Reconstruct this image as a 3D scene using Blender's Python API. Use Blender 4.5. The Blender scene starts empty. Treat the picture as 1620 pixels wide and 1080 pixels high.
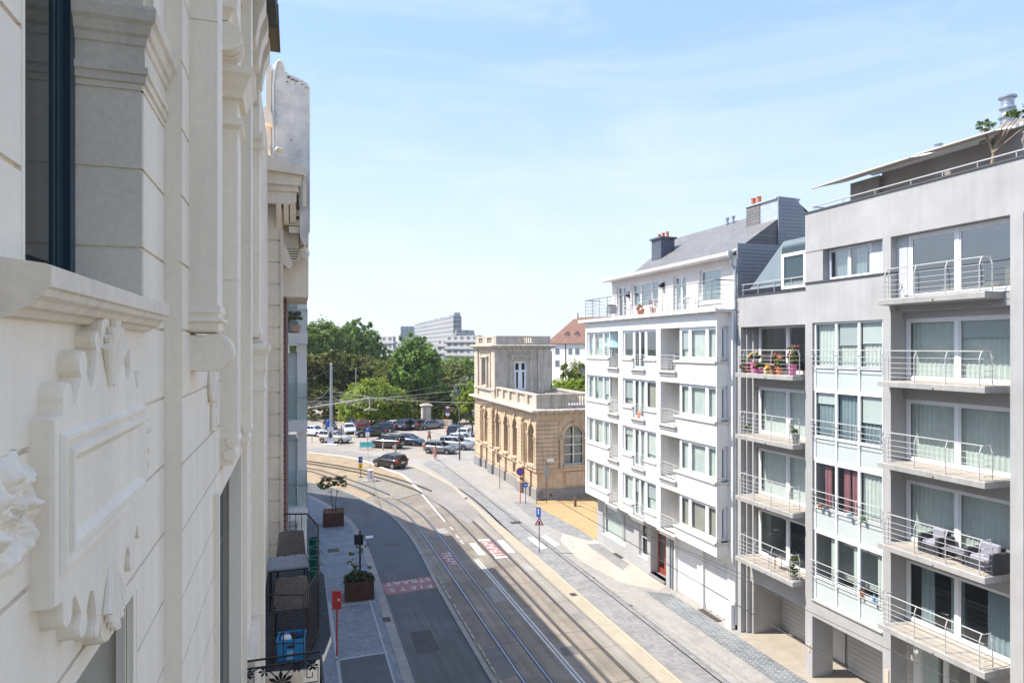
import bpy, math, random
from math import sin, cos, pi, radians, sqrt, atan2
from mathutils import Vector, Matrix, noise
random.seed(11)
S = bpy.context.scene
COL = S.collection

# ---------------------------------------------------------------- camera, sky, sun, exposure
YAW = math.atan(345/1035.)
cd = bpy.data.cameras.new('camera'); cam = bpy.data.objects.new('camera', cd); COL.objects.link(cam)
cd.sensor_width = 36; cd.lens = 23.0; cd.shift_y = 10/1620.; cd.clip_start = .05; cd.clip_end = 6000
cam.location = (0, 0, 12.8); cam.rotation_euler = (radians(90), 0, -YAW)
S.camera = cam
SUN_EL = radians(54.0); SX, SY = -.949, .316            # direction towards the sun on the ground
w = bpy.data.worlds.new('World'); S.world = w; w.use_nodes = True
nt = w.node_tree; nt.nodes.clear()
def N(t, typ, **k):
    n = t.nodes.new(typ)
    for a, b in k.items():
        if hasattr(n, a): setattr(n, a, b)
    return n
wo = N(nt, 'ShaderNodeOutputWorld'); bg = N(nt, 'ShaderNodeBackground')
sky = N(nt, 'ShaderNodeTexSky'); sky.sky_type = 'NISHITA'; sky.sun_disc = False
sky.sun_elevation = SUN_EL; sky.sun_rotation = atan2(SX, SY); sky.altitude = 0
sky.air_density = 1.0; sky.dust_density = 1.2; sky.ozone_density = 2.0
# thin high cloud: wisps laid over the sky by direction
tc = N(nt, 'ShaderNodeTexCoord'); mp = N(nt, 'ShaderNodeMapping'); mp.inputs['Scale'].default_value = (1.2, 1.2, 5.5); mp.inputs['Rotation'].default_value = (.12, .22, .3)
n1 = N(nt, 'ShaderNodeTexNoise'); n1.inputs['Scale'].default_value = 2.3; n1.inputs['Detail'].default_value = 9; n1.inputs['Roughness'].default_value = .62; n1.inputs['Distortion'].default_value = .7
rp = N(nt, 'ShaderNodeValToRGB'); rp.color_ramp.elements[0].position = .46; rp.color_ramp.elements[1].position = .80
rp.color_ramp.elements[1].color = (.30, .30, .30, 1)
mx = N(nt, 'ShaderNodeMixRGB'); mx.inputs['Color2'].default_value = (3.25, 3.3, 3.4, 1)
# pale summer haze: strongest at the horizon
mh = N(nt, 'ShaderNodeMixRGB'); rc = N(nt, 'ShaderNodeValToRGB'); rc.color_ramp.elements[0].position = .02; rc.color_ramp.elements[0].color = (2.62, 2.86, 3.12, 1); rc.color_ramp.elements[1].position = .42; rc.color_ramp.elements[1].color = (1.22, 1.84, 3.3, 1); sx = N(nt, 'ShaderNodeSeparateXYZ')
rh = N(nt, 'ShaderNodeValToRGB'); rh.color_ramp.elements[0].position = .0; rh.color_ramp.elements[0].color = (.97,)*3+(1,); rh.color_ramp.elements[1].position = .62; rh.color_ramp.elements[1].color = (.62,)*3+(1,)
nt.links.new(tc.outputs['Generated'], sx.inputs[0]); nt.links.new(sx.outputs[2], rc.inputs['Fac']); nt.links.new(rc.outputs['Color'], mh.inputs['Color2']); nt.links.new(sx.outputs[2], rh.inputs['Fac']); nt.links.new(rh.outputs['Color'], mh.inputs['Fac']); nt.links.new(sky.outputs[0], mh.inputs['Color1'])
nt.links.new(tc.outputs['Generated'], mp.inputs['Vector']); nt.links.new(mp.outputs[0], n1.inputs['Vector'])
nt.links.new(n1.outputs['Fac'], rp.inputs['Fac']); nt.links.new(rp.outputs['Color'], mx.inputs['Fac'])
nt.links.new(mh.outputs[0], mx.inputs['Color1']); nt.links.new(mx.outputs[0], bg.inputs['Color'])
bg.inputs['Strength'].default_value = .15; nt.links.new(bg.outputs[0], wo.inputs['Surface'])
sl = bpy.data.lights.new('sun', 'SUN'); sl.energy = 3.2; sl.angle = radians(.5); sl.color = (1, .945, .86)
so = bpy.data.objects.new('sun', sl); COL.objects.link(so)
so.rotation_euler = Vector((SX*cos(SUN_EL), SY*cos(SUN_EL), sin(SUN_EL))).to_track_quat('Z', 'Y').to_euler()
so.location = (-40, 20, 60)
S.view_settings.view_transform = 'Standard'; S.view_settings.look = 'None'; S.view_settings.exposure = 1.30; S.view_settings.gamma = 1
S.render.resolution_x = 1024; S.render.resolution_y = 682
S.render.engine = 'CYCLES'
S.cycles.max_bounces = 8; S.cycles.transparent_max_bounces = 14; S.cycles.diffuse_bounces = 4; S.cycles.glossy_bounces = 3

# ---------------------------------------------------------------- calibration helper: photograph pixel -> point on the level ground
_S, _C = sin(YAW), cos(YAW)
def G(u, v, z=0.):
    Z = 1035*(12.8-z)/(v-550.); r = (u-810)/1035.*Z
    return (r*_C+Z*_S, -r*_S+Z*_C)

# ---------------------------------------------------------------- materials
MATS = {}
def _ramp(t, fac, a, b, p0=.35, p1=.65):
    r = N(t, 'ShaderNodeValToRGB'); r.color_ramp.elements[0].position = p0; r.color_ramp.elements[1].position = p1
    r.color_ramp.elements[0].color = (*a, 1); r.color_ramp.elements[1].color = (*b, 1); t.links.new(fac, r.inputs['Fac']); return r.outputs[0]
def _noise(t, co, s, d=5, r=.55, dist=0):
    n = N(t, 'ShaderNodeTexNoise'); n.inputs['Scale'].default_value = s; n.inputs['Detail'].default_value = d
    n.inputs['Roughness'].default_value = r; n.inputs['Distortion'].default_value = dist; t.links.new(co, n.inputs['Vector']); return n.outputs['Fac']
def _mul(t, a, b, f=1.):
    m = N(t, 'ShaderNodeMixRGB'); m.blend_type = 'MULTIPLY'; m.inputs['Fac'].default_value = f
    t.links.new(a, m.inputs['Color1']); t.links.new(b, m.inputs['Color2']); return m.outputs[0]
def mat(name, col, rough=.7, var=.12, vs=1.5, fine=.08, fs=40, bump=.0, bs=60, metal=0, spec=.5, streak=0, brick=None, emit=None, coat=0, warm=None, big=0, tracks=0):
    """procedural surface: base colour with large soft variation, fine grain, optional vertical weather streaks / laid bricks"""
    if name in MATS: return MATS[name]
    m = bpy.data.materials.new(name); m.use_nodes = True; t = m.node_tree; b = t.nodes['Principled BSDF']
    tc = N(t, 'ShaderNodeTexCoord'); co = tc.outputs['Object']
    col = tuple(col)
    if brick:
        br = N(t, 'ShaderNodeTexBrick'); mp = N(t, 'ShaderNodeMapping'); t.links.new(co, mp.inputs['Vector'])
        mp.inputs['Rotation'].default_value = brick.get('rot', (0, 0, 0)); t.links.new(mp.outputs[0], br.inputs['Vector'])
        br.inputs['Scale'].default_value = 1; br.inputs['Brick Width'].default_value = brick['w']; br.inputs['Row Height'].default_value = brick['h']
        br.inputs['Mortar Size'].default_value = brick.get('m', .01); br.inputs['Mortar Smooth'].default_value = .3; br.offset = brick.get('off', .5)
        br.inputs['Color1'].default_value = (*col, 1); br.inputs['Color2'].default_value = (*brick.get('c2', [c*.7 for c in col]), 1); br.inputs['Mortar'].default_value = (*brick.get('mc', [c*.5 for c in col]), 1)
        base = br.outputs['Color']
    else:
        rg = N(t, 'ShaderNodeRGB'); rg.outputs[0].default_value = (*col, 1); base = rg.outputs[0]
    if var: base = _mul(t, base, _ramp(t, _noise(t, co, vs, 6), (1-var,)*3, (1+var*.35,)*3, .3, .7))
    if big: base = _mul(t, base, _ramp(t, _noise(t, co, .23, 4, .6, .8), (1-big,)*3, (1.04,)*3, .35, .68))
    if tracks:                                                            # wear running along the street
        mp = N(t, 'ShaderNodeMapping'); mp.inputs['Scale'].default_value = (1.5, .035, 1); t.links.new(co, mp.inputs['Vector'])
        base = _mul(t, base, _ramp(t, _noise(t, mp.outputs[0], 2.2, 6, .65, .25), (1-tracks,)*3, (1.06,)*3, .36, .62))
    if fine: base = _mul(t, base, _ramp(t, _noise(t, co, fs, 3), (1-fine,)*3, (1+fine*.3,)*3, .3, .7))
    if streak:
        mp = N(t, 'ShaderNodeMapping'); mp.inputs['Scale'].default_value = (3.2, 3.2, .22); t.links.new(co, mp.inputs['Vector'])
        wc = warm or (1-streak, 1-streak*1.02, 1-streak*1.08)
        base = _mul(t, base, _ramp(t, _noise(t, mp.outputs[0], 1.6, 7, .65), wc, (1, 1, 1), .33, .58))
    t.links.new(base, b.inputs['Base Color']); b.inputs['Roughness'].default_value = rough; b.inputs['Metallic'].default_value = metal
    b.inputs['Specular IOR Level'].default_value = spec
    if coat: b.inputs['Coat Weight'].default_value = coat; b.inputs['Coat Roughness'].default_value = .04
    if bump:
        bp = N(t, 'ShaderNodeBump'); bp.inputs['Strength'].default_value = min(1, bump); bp.inputs['Distance'].default_value = .02
        h = _noise(t, co, bs, 5)
        if brick:
            ma = N(t, 'ShaderNodeMath'); ma.operation = 'SUBTRACT'; t.links.new(h, ma.inputs[0]); t.links.new(br.outputs['Fac'], ma.inputs[1]); h = ma.outputs[0]
        t.links.new(h, bp.inputs['Height']); t.links.new(bp.outputs[0], b.inputs['Normal'])
    if emit: b.inputs['Emission Color'].default_value = (*emit, 1); b.inputs['Emission Strength'].default_value = 1
    MATS[name] = m; return m
def glass_mat(name, tint=(.72, .84, .82), ior=1.55, rough=0):
    m = bpy.data.materials.new(name); m.use_nodes = True; t = m.node_tree; t.nodes.clear()
    o = N(t, 'ShaderNodeOutputMaterial'); a = N(t, 'ShaderNodeBsdfTransparent'); g = N(t, 'ShaderNodeBsdfGlossy'); f = N(t, 'ShaderNodeLayerWeight'); x = N(t, 'ShaderNodeMixShader')
    a.inputs['Color'].default_value = (*tint, 1); g.inputs['Roughness'].default_value = rough; f.inputs['Blend'].default_value = .5
    f0 = ((ior-1)/(ior+1))**2*1.7; pw = N(t, 'ShaderNodeMath'); pw.operation = 'POWER'; pw.inputs[1].default_value = 4.2; ma = N(t, 'ShaderNodeMath'); ma.operation = 'MULTIPLY_ADD'; ma.inputs[1].default_value = 1-f0; ma.inputs[2].default_value = f0
    t.links.new(f.outputs['Facing'], pw.inputs[0]); t.links.new(pw.outputs[0], ma.inputs[0])      # Schlick, the same from both sides
    g.inputs['Color'].default_value = (.92, .96, .98, 1)
    tc = N(t, 'ShaderNodeTexCoord'); bp = N(t, 'ShaderNodeBump'); bp.inputs['Strength'].default_value = .06; bp.inputs['Distance'].default_value = .03
    t.links.new(_noise(t, tc.outputs['Object'], 1.3, 1), bp.inputs['Height']); t.links.new(bp.outputs[0], g.inputs['Normal'])
    t.links.new(ma.outputs[0], x.inputs[0]); t.links.new(a.outputs[0], x.inputs[1]); t.links.new(g.outputs[0], x.inputs[2]); t.links.new(x.outputs[0], o.inputs['Surface'])
    return m
def leaf_mat(name, c1, c2, c3=None, ns=.45, trans=.35):
    m = bpy.data.materials.new(name); m.use_nodes = True; t = m.node_tree; b = t.nodes['Principled BSDF']; o = t.nodes['Material Output']
    tc = N(t, 'ShaderNodeTexCoord'); co = tc.outputs['Object']
    k = _ramp(t, _noise(t, co, ns, 4, .6), c1, c2, .38, .62)
    if c3:
        x = N(t, 'ShaderNodeMixRGB'); x.inputs['Color2'].default_value = (*c3, 1); t.links.new(k, x.inputs['Color1'])
        t.links.new(_ramp(t, _noise(t, co, ns*2.6, 3), (0, 0, 0), (1, 1, 1), .5, .68), x.inputs['Fac']); k = x.outputs[0]
    k = _mul(t, k, _ramp(t, _noise(t, co, 6, 2), (.55, .58, .5), (1.25, 1.2, 1.1), .35, .65))
    t.links.new(k, b.inputs['Base Color']); b.inputs['Roughness'].default_value = .55; b.inputs['Specular IOR Level'].default_value = .35
    tr = N(t, 'ShaderNodeBsdfTranslucent'); t.links.new(k, tr.inputs['Color']); ms = N(t, 'ShaderNodeMixShader'); ms.inputs[0].default_value = trans
    t.links.new(b.outputs[0], ms.inputs[1]); t.links.new(tr.outputs[0], ms.inputs[2]); t.links.new(ms.outputs[0], o.inputs['Surface'])
    return m

# ---------------------------------------------------------------- mesh building
class MB:
    def __init__(s): s.v = []; s.f = []; s.mi = []; s.cur = 0
    def add(s, vs, fs):
        n = len(s.v); s.v += [tuple(p) for p in vs]
        for f in fs: s.f.append(tuple(n+i for i in f)); s.mi.append(s.cur)
        return s
    def box(s, x0, x1, y0, y1, z0, z1):
        if x0 > x1: x0, x1 = x1, x0
        if y0 > y1: y0, y1 = y1, y0
        if z0 > z1: z0, z1 = z1, z0
        return s.add([(x0,y0,z0),(x1,y0,z0),(x1,y1,z0),(x0,y1,z0),(x0,y0,z1),(x1,y0,z1),(x1,y1,z1),(x0,y1,z1)],
                     [(3,2,1,0),(4,5,6,7),(0,1,5,4),(1,2,6,5),(2,3,7,6),(3,0,4,7)])
    def cbox(s, x0, x1, y0, y1, z0, z1, c=.01):
        """box with chamfered vertical and top edges"""
        a = [(x0+c,y0),(x1-c,y0),(x1,y0+c),(x1,y1-c),(x1-c,y1),(x0+c,y1),(x0,y1-c),(x0,y0+c)]
        i = [(x0+c,y0+c),(x1-c,y0+c),(x1-c,y0+c),(x1-c,y1-c),(x1-c,y1-c),(x0+c,y1-c),(x0+c,y1-c),(x0+c,y0+c)]
        vs = [(p[0],p[1],z0) for p in a]+[(p[0],p[1],z1-c) for p in a]+[(p[0],p[1],z1) for p in i]
        fs = [tuple(range(7,-1,-1)), tuple(range(16,24))]
        for k in range(8):
            j = (k+1)%8; fs += [(k,j,8+j,8+k),(8+k,8+j,16+j,16+k)]
        return s.add(vs, fs)
    def prism(s, poly, ax, a, b, cap=True):
        """polygon extruded along ax: 'x' (y,z), 'y' (x,z), 'z' (x,y)"""
        g = {'x': lambda p, q: (q, p[0], p[1]), 'y': lambda p, q: (p[0], q, p[1]), 'z': lambda p, q: (p[0], p[1], q)}[ax]
        n = len(poly); fs = [(i, (i+1)%n, n+(i+1)%n, n+i) for i in range(n)]
        if cap: fs += [tuple(range(n-1,-1,-1)), tuple(range(n,2*n))]
        return s.add([g(p, a) for p in poly]+[g(p, b) for p in poly], fs)
    def tube(s, path, r, n=6, closed=False, r2=None):
        P = [Vector(p) for p in path]; m = len(P); base = len(s.v); vs = []
        up = None
        for i, p in enumerate(P):
            a = P[(i-1)%m] if (i or closed) else P[i]; b = P[(i+1)%m] if (i < m-1 or closed) else P[i]
            d = (b-a).normalized()
            if up is None or abs(up.dot(d)) > .95: up = Vector((0,0,1)) if abs(d.z) < .9 else Vector((0,1,0))
            x = d.cross(up).normalized(); y = x.cross(d).normalized(); up = y
            rr = r if r2 is None else r+(r2-r)*i/(m-1)
            for k in range(n): q = p+x*(rr*cos(2*pi*(k+.5)/n))+y*(rr*sin(2*pi*(k+.5)/n)); vs.append(q)
        fs = []
        for i in range(m if closed else m-1):
            j = (i+1)%m
            for k in range(n): l = (k+1)%n; fs.append((i*n+k, i*n+l, j*n+l, j*n+k))
        if not closed: fs += [tuple(range(n-1,-1,-1)), tuple((m-1)*n+k for k in range(n))]
        return s.add(vs, fs)
    def lathe(s, prof, cx=0, cy=0, n=16, ax='z', cz=0):
        vs = []; m = len(prof)
        for r, h in prof:
            for k in range(n):
                a = 2*pi*k/n; c, d = r*cos(a), r*sin(a)
                vs.append((cx+c, cy+d, cz+h) if ax == 'z' else ((cx+h, cy+c, cz+d) if ax == 'x' else (cx+c, cy+h, cz+d)))
        fs = [(i*n+k, i*n+(k+1)%n, (i+1)*n+(k+1)%n, (i+1)*n+k) for i in range(m-1) for k in range(n)]
        if ax == 'y': fs = [f[::-1] for f in fs]
        fs += [tuple(range(n-1,-1,-1)), tuple((m-1)*n+k for k in range(n))]
        return s.add(vs, fs)
    def ball(s, c, r, n=10, m=6, sz=1., jit=0):
        vs = [(c[0], c[1], c[2]-r*sz)]
        for i in range(1, m):
            a = -pi/2+pi*i/m
            for k in range(n):
                q = 1+random.uniform(-jit, jit); vs.append((c[0]+r*q*cos(a)*cos(2*pi*k/n), c[1]+r*q*cos(a)*sin(2*pi*k/n), c[2]+r*q*sz*sin(a)))
        vs.append((c[0], c[1], c[2]+r*sz)); L = len(vs)-1
        fs = [(0, 1+(k+1)%n, 1+k) for k in range(n)]+[(1+i*n+k, 1+i*n+(k+1)%n, 1+(i+1)*n+(k+1)%n, 1+(i+1)*n+k) for i in range(m-2) for k in range(n)]
        fs += [(L, 1+(m-2)*n+k, 1+(m-2)*n+(k+1)%n) for k in range(n)]
        return s.add(vs, fs)
    def wall(s, ax, c0, c1, u0, u1, z0, z1, holes=()):
        """slab between ax=c0 and ax=c1 (c0 the street side), spanning u and z, with rectangular openings (u0,u1,z0,z1)"""
        us = sorted({u0, u1}|{h[i] for h in holes for i in (0,1) if u0 < h[i] < u1}); zs = sorted({z0, z1}|{h[i] for h in holes for i in (2,3) if z0 < h[i] < z1})
        def solid(i, j):
            if i < 0 or j < 0 or i >= len(us)-1 or j >= len(zs)-1: return False
            a, b = (us[i]+us[i+1])/2, (zs[j]+zs[j+1])/2
            return not any(h[0] < a < h[1] and h[2] < b < h[3] for h in holes)
        P = (lambda c, u, z: (c, u, z)) if ax == 'x' else (lambda c, u, z: (u, c, z))
        for i in range(len(us)-1):
            for j in range(len(zs)-1):
                if not solid(i, j): continue
                a, b, c, d = us[i], us[i+1], zs[j], zs[j+1]
                s.add([P(c0,a,c),P(c0,b,c),P(c0,b,d),P(c0,a,d)], [(0,1,2,3)]); s.add([P(c1,a,c),P(c1,b,c),P(c1,b,d),P(c1,a,d)], [(3,2,1,0)])
                if not solid(i-1, j): s.add([P(c0,a,c),P(c0,a,d),P(c1,a,d),P(c1,a,c)], [(0,1,2,3)])
                if not solid(i+1, j): s.add([P(c0,b,c),P(c0,b,d),P(c1,b,d),P(c1,b,c)], [(3,2,1,0)])
                if not solid(i, j-1): s.add([P(c0,a,c),P(c1,a,c),P(c1,b,c),P(c0,b,c)], [(0,1,2,3)])
                if not solid(i, j+1): s.add([P(c0,a,d),P(c1,a,d),P(c1,b,d),P(c0,b,d)], [(3,2,1,0)])
        return s
    def cut(s): s.cuts = getattr(s, 'cuts', [])+[(len(s.v), len(s.f))]; return s
    def build_each(s, name, m, parent=None, **k):
        """one object per stretch between cut() marks"""
        c = [(0, 0)]+getattr(s, 'cuts', [])+[(len(s.v), len(s.f))]; out = []
        for (v0, f0), (v1, f1) in zip(c, c[1:]):
            if v1 > v0: q = MB(); q.add(s.v[v0:v1], [tuple(i-v0 for i in f) for f in s.f[f0:f1]]); out.append(q.build(name, m, parent, **k))
        return out
    def build(s, name, m, parent=None, smooth=False, label=None, recalc=True):
        me = bpy.data.meshes.new(name); off = Vector((0,0,0)); p = parent
        while p is not None: off += Vector(p.location); p = p.parent
        me.from_pydata([(Vector(q)-off) for q in s.v], [], s.f); me.update()
        if recalc:
            import bmesh
            bm = bmesh.new(); bm.from_mesh(me); bmesh.ops.recalc_face_normals(bm, faces=bm.faces); bm.to_mesh(me); bm.free()
        o = bpy.data.objects.new(name, me); COL.objects.link(o)
        for q in (m if isinstance(m, (list, tuple)) else [m]): me.materials.append(q)
        if any(s.mi): me.polygons.foreach_set('material_index', s.mi)
        if smooth: me.polygons.foreach_set('use_smooth', [True]*len(me.polygons)); me.set_sharp_from_angle(angle=radians(38))
        if parent is not None: o.parent = parent
        if label: o['label'] = label
        return o
def tag(o, label=None, cat=None, group=None, kind=None):
    if label: o['label'] = label
    if cat: o['category'] = cat
    if group: o['group'] = group
    if kind: o['kind'] = kind
    return o
def empty(name, loc, label=None, cat=None, group=None):
    o = bpy.data.objects.new(name, None); COL.objects.link(o); o.location = loc; o.empty_display_size = .2
    return tag(o, label, cat, group)
def copy_tree(o, loc=None, rz=None, label=None, parent=None):
    c = o.copy(); COL.objects.link(c)
    if parent is not None: c.parent = parent
    if loc is not None: c.location = loc
    if rz is not None: c.rotation_euler = (0, 0, rz)
    if label: c['label'] = label
    for ch in list(o.children): copy_tree(ch, parent=c)
    return c
def text_mesh(m, s, size, T, ext=.0, scx=1.):
    """add the outline of a word to MB m, transformed by matrix T (text lies in local xy)"""
    cu = bpy.data.curves.new('t', 'FONT'); cu.body = s; cu.size = size; cu.align_x = 'CENTER'; cu.align_y = 'CENTER'; cu.resolution_u = 3; cu.offset = 0
    o = bpy.data.objects.new('t', cu); COL.objects.link(o); dg = bpy.context.evaluated_depsgraph_get(); dg.update()
    me = bpy.data.meshes.new_from_object(o.evaluated_get(dg))
    m.add([T @ Vector((v.co.x*scx, v.co.y, 0)) for v in me.vertices], [tuple(p.vertices) for p in me.polygons])
    bpy.data.objects.remove(o); bpy.data.curves.remove(cu); bpy.data.meshes.remove(me)

# ---------------------------------------------------------------- palette
STUC = mat('cream_stucco', (.90, .79, .63), .78, var=.05, vs=1.1, fine=.04, fs=28, bump=.07, bs=50, streak=.09)
STUC2 = mat('cream_stucco_weathered', (.85, .73, .575), .8, var=.12, vs=1.6, fine=.08, fs=30, bump=.18, bs=30, streak=.14)
GROOVE = mat('stucco_joint', (.44, .385, .30), .9, var=.15)
WHITE = mat('white_render', (.86, .835, .79), .8, var=.05, vs=.8, fine=.03, bump=.1, bs=50, streak=.07)
PVC = mat('white_frame', (.82, .83, .84), .35, var=.03, fine=0)
CONC = mat('grey_render', (.435, .43, .425), .85, var=.12, vs=.9, fine=.07, fs=25, bump=.15, bs=30, streak=.07, big=.10)
CONCL = mat('pale_concrete', (.40, .39, .37), .85, var=.15, vs=1.5, fine=.12, fs=30, bump=.3, bs=40, streak=.18)
ALU = mat('painted_rail', (.56, .555, .54), .35, var=.08, metal=.25, fine=0)
STEEL = mat('galvanised_steel', (.42, .45, .48), .4, var=.12, metal=.75)
DARKM = mat('dark_metal', (.02, .022, .025), .4, var=.3, metal=.4)
RUSTM = mat('rusty_iron', (.05, .03, .022), .8, var=.5, vs=8)
GLASS = glass_mat('window_glass', (.80, .865, .85)); GLASSL = glass_mat('clear_guard_glass', (.90, .94, .93), 1.4); GLASSD = glass_mat('window_glass_reflective', (.5, .6, .62), 2.3)
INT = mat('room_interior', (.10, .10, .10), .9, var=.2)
CURT = mat('net_curtain', (.74, .74, .70), .9, var=.08, vs=3, fine=0)
CURTB = mat('blue_grey_curtain', (.34, .40, .44), .9, var=.1)
CURTP = mat('pink_curtain', (.42, .16, .18), .9, var=.1)
CURTT = mat('beige_curtain', (.55, .49, .43), .9, var=.1)
SLATE = mat('slate_roof', (.17, .165, .165), .55, var=.14, vs=2, fine=.1, bump=.3, bs=20, brick=dict(w=.33, h=.16, m=.012, c2=(.21,.205,.20), mc=(.08,.08,.08), rot=(0, radians(90), radians(90))))
CLAD = mat('grey_cladding', (.30, .31, .33), .6, var=.08, streak=.06)
ZINC = mat('zinc', (.36, .40, .44), .45, var=.15, metal=.4)
TERRA = mat('terracotta', (.52, .17, .07), .8, var=.2, vs=5)
STONE = mat('pale_sandstone', (.67, .53, .37), .85, var=.18, vs=1.3, fine=.12, fs=20, bump=.25, bs=25, streak=.22, warm=(.74,.64,.54), big=.14)
STONEG = mat('weathered_stone', (.60, .53, .43), .85, var=.16, vs=1.5, fine=.1, fs=20, bump=.25, bs=25, streak=.10, warm=(.62,.60,.58))
BLUEST = mat('blue_stone_plinth', (.25, .25, .26), .7, var=.2, vs=2, brick=dict(w=.9, h=.4, m=.008, c2=(.29,.29,.29), mc=(.15,.15,.15), rot=(radians(90), 0, radians(90))))
TILE = mat('red_roof_tile', (.20, .10, .072), .8, var=.25, vs=1.2, bump=.3, bs=8, fine=.2, fs=14)
BLACKP = mat('black_plastic', (.015, .015, .017), .45, var=0, fine=0)
BLUEP = mat('sign_blue', (.01, .09, .45), .4, var=.05, fine=0)
REDP = mat('sign_red', (.55, .015, .02), .4, var=.05, fine=0)
ORANGEP = mat('orange_post', (.62, .16, .03), .5, var=.05, fine=0)
WHITEP = mat('sign_white', (.82, .82, .82), .4, var=.05, fine=0)
YELP = mat('sign_yellow', (.80, .58, .02), .4, var=.05, fine=0)
SKIN = mat('skin', (.50, .26, .17), .6, var=.05, fine=0)
BARK = mat('bark', (.10, .075, .055), .9, var=.4, vs=6, bump=.5, bs=20)
# ================================================================ GROUND
def sheet(name, poly, z, m, label=None, cat=None, th=0, kind='structure'):
    """flat polygon (x,y list) as one sheet; th>0 gives it edges of that height below z"""
    b = MB(); n = len(poly)
    b.add([(p[0], p[1], z) for p in poly], [tuple(range(n))])
    if th: b.add([(p[0], p[1], z) for p in poly]+[(p[0], p[1], z-th) for p in poly], [(i, (i+1)%n, n+(i+1)%n, n+i) for i in range(n)])
    o = b.build(name, m, recalc=False)
    return tag(o, label, cat, kind=kind)
def strip(name, A, B, z, m, th=0, **k): return sheet(name, list(A)+list(B)[::-1], z, m, th=th, **k)
def smooth_line(P, n=6):
    Q = [Vector((*p, 0)) for p in P]; out = []
    for i in range(len(Q)-1):
        p0, p1, p2, p3 = Q[max(i-1, 0)], Q[i], Q[i+1], Q[min(i+2, len(Q)-1)]
        for k in range(n):
            t = k/n; q = .5*((2*p1)+(p2-p0)*t+(2*p0-5*p1+4*p2-p3)*t*t+(3*p1-p0-3*p2+p3)*t**3); out.append((q.x, q.y))
    out.append((Q[-1].x, Q[-1].y)); return out
def offset(P, d):
    out = []
    for i in range(len(P)):
        a = P[max(i-1, 0)]; b = P[min(i+1, len(P)-1)]; dx, dy = b[0]-a[0], b[1]-a[1]; l = math.hypot(dx, dy) or 1
        out.append((P[i][0]+d*dy/l, P[i][1]-d*dx/l))
    return out
ASPH = mat('asphalt_fresh', (.145, .147, .143), .8, var=.18, vs=.6, fine=.25, fs=90, bump=.3, bs=120, big=.22, tracks=.2)
ROADC = mat('tramway_asphalt', (.315, .268, .215), .85, var=.2, vs=.7, fine=.2, fs=70, bump=.25, bs=90, big=.30, tracks=.22)
ROADG = mat('road_concrete', (.33, .30, .26), .85, var=.12, vs=.5, fine=.12, fs=60, bump=.2, bs=90, big=.14, tracks=.14)
BANDM = mat('gutter_tile', (.41, .355, .27), .85, var=.1, fine=.1, brick=dict(w=.4, h=.4, m=.006, c2=(.38,.33,.25), mc=(.33,.27,.19)))
SETTG = mat('grey_setts', (.20, .20, .20), .8, var=.22, vs=.9, fine=.12, bump=.5, bs=50, brick=dict(w=.22, h=.11, m=.007, c2=(.31,.30,.29), mc=(.36,.34,.31), rot=(0,0,radians(60))))
SETTD = mat('blue_grey_setts', (.13, .15, .17), .75, var=.3, vs=.8, fine=.12, bump=.5, bs=50, brick=dict(w=.34, h=.17, m=.014, c2=(.21,.225,.235), mc=(.42,.40,.36), rot=(0,0,radians(58))))
PAVEL = mat('pale_pavers', (.315, .295, .27), .85, var=.1, vs=1.2, fine=.1, fs=25, bump=.2, bs=60, big=.1, brick=dict(w=.22, h=.11, m=.004, c2=(.37,.35,.32), mc=(.26,.25,.23), rot=(0,0,radians(90))))
PAVEW = mat('sandy_pavers', (.47, .42, .355), .9, var=.12, vs=1, fine=.1, fs=25, big=.1)
HERR = mat('left_pavers', (.19, .215, .245), .8, var=.22, vs=1.5, fine=.12, fs=30, bump=.4, bs=50, brick=dict(w=.20, h=.10, m=.008, c2=(.27,.295,.32), mc=(.12,.13,.14), rot=(0,0,radians(45))))
KERBM = mat('kerb_stone', (.30, .285, .265), .85, var=.2, vs=2, fine=.15, brick=dict(w=1.0, h=5., m=.006, c2=(.34,.32,.29), mc=(.15,.14,.13), rot=(0,0,radians(90)), off=0))
YBLK = mat('separator_blocks', (.38, .345, .27), .85, var=.25, vs=3)
OCHRE = mat('ochre_surface', (.47, .32, .155), .9, var=.12, vs=.8, fine=.15, fs=60, big=.1)
LOT = mat('car_park_surface', (.35, .305, .25), .9, var=.1, vs=.4, fine=.1, fs=30, big=.12)
DRY = mat('dry_earth', (.37, .28, .175), .95, var=.22, vs=.9, fine=.3, fs=14, bump=.5, bs=10)
GRAV = mat('gravel', (.30, .27, .22), .95, var=.15, vs=1, fine=.5, fs=9, bump=.9, bs=9)
PAINT = mat('road_paint', (.66, .65, .62), .75, var=.22, vs=2, fine=.15, fs=20)
PAINTR = mat('red_road_paint', (.33, .17, .16), .8, var=.18, vs=2, fine=.2, fs=20)
RAILM = mat('tram_rail_steel', (.30, .33, .38), .28, var=.15, metal=.9, fine=0)
RAILD = mat('rail_groove', (.05, .045, .04), .7, var=.2)
GRASSM = mat('park_ground', (.05, .07, .025), .95, var=.3, vs=.3)

tag(MB().add([(-3000,-600,-.02),(3000,-600,-.02),(3000,5000,-.02),(-3000,5000,-.02)], [(0,1,2,3)]).build('ground', GRASSM, recalc=False), kind='structure')

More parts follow.
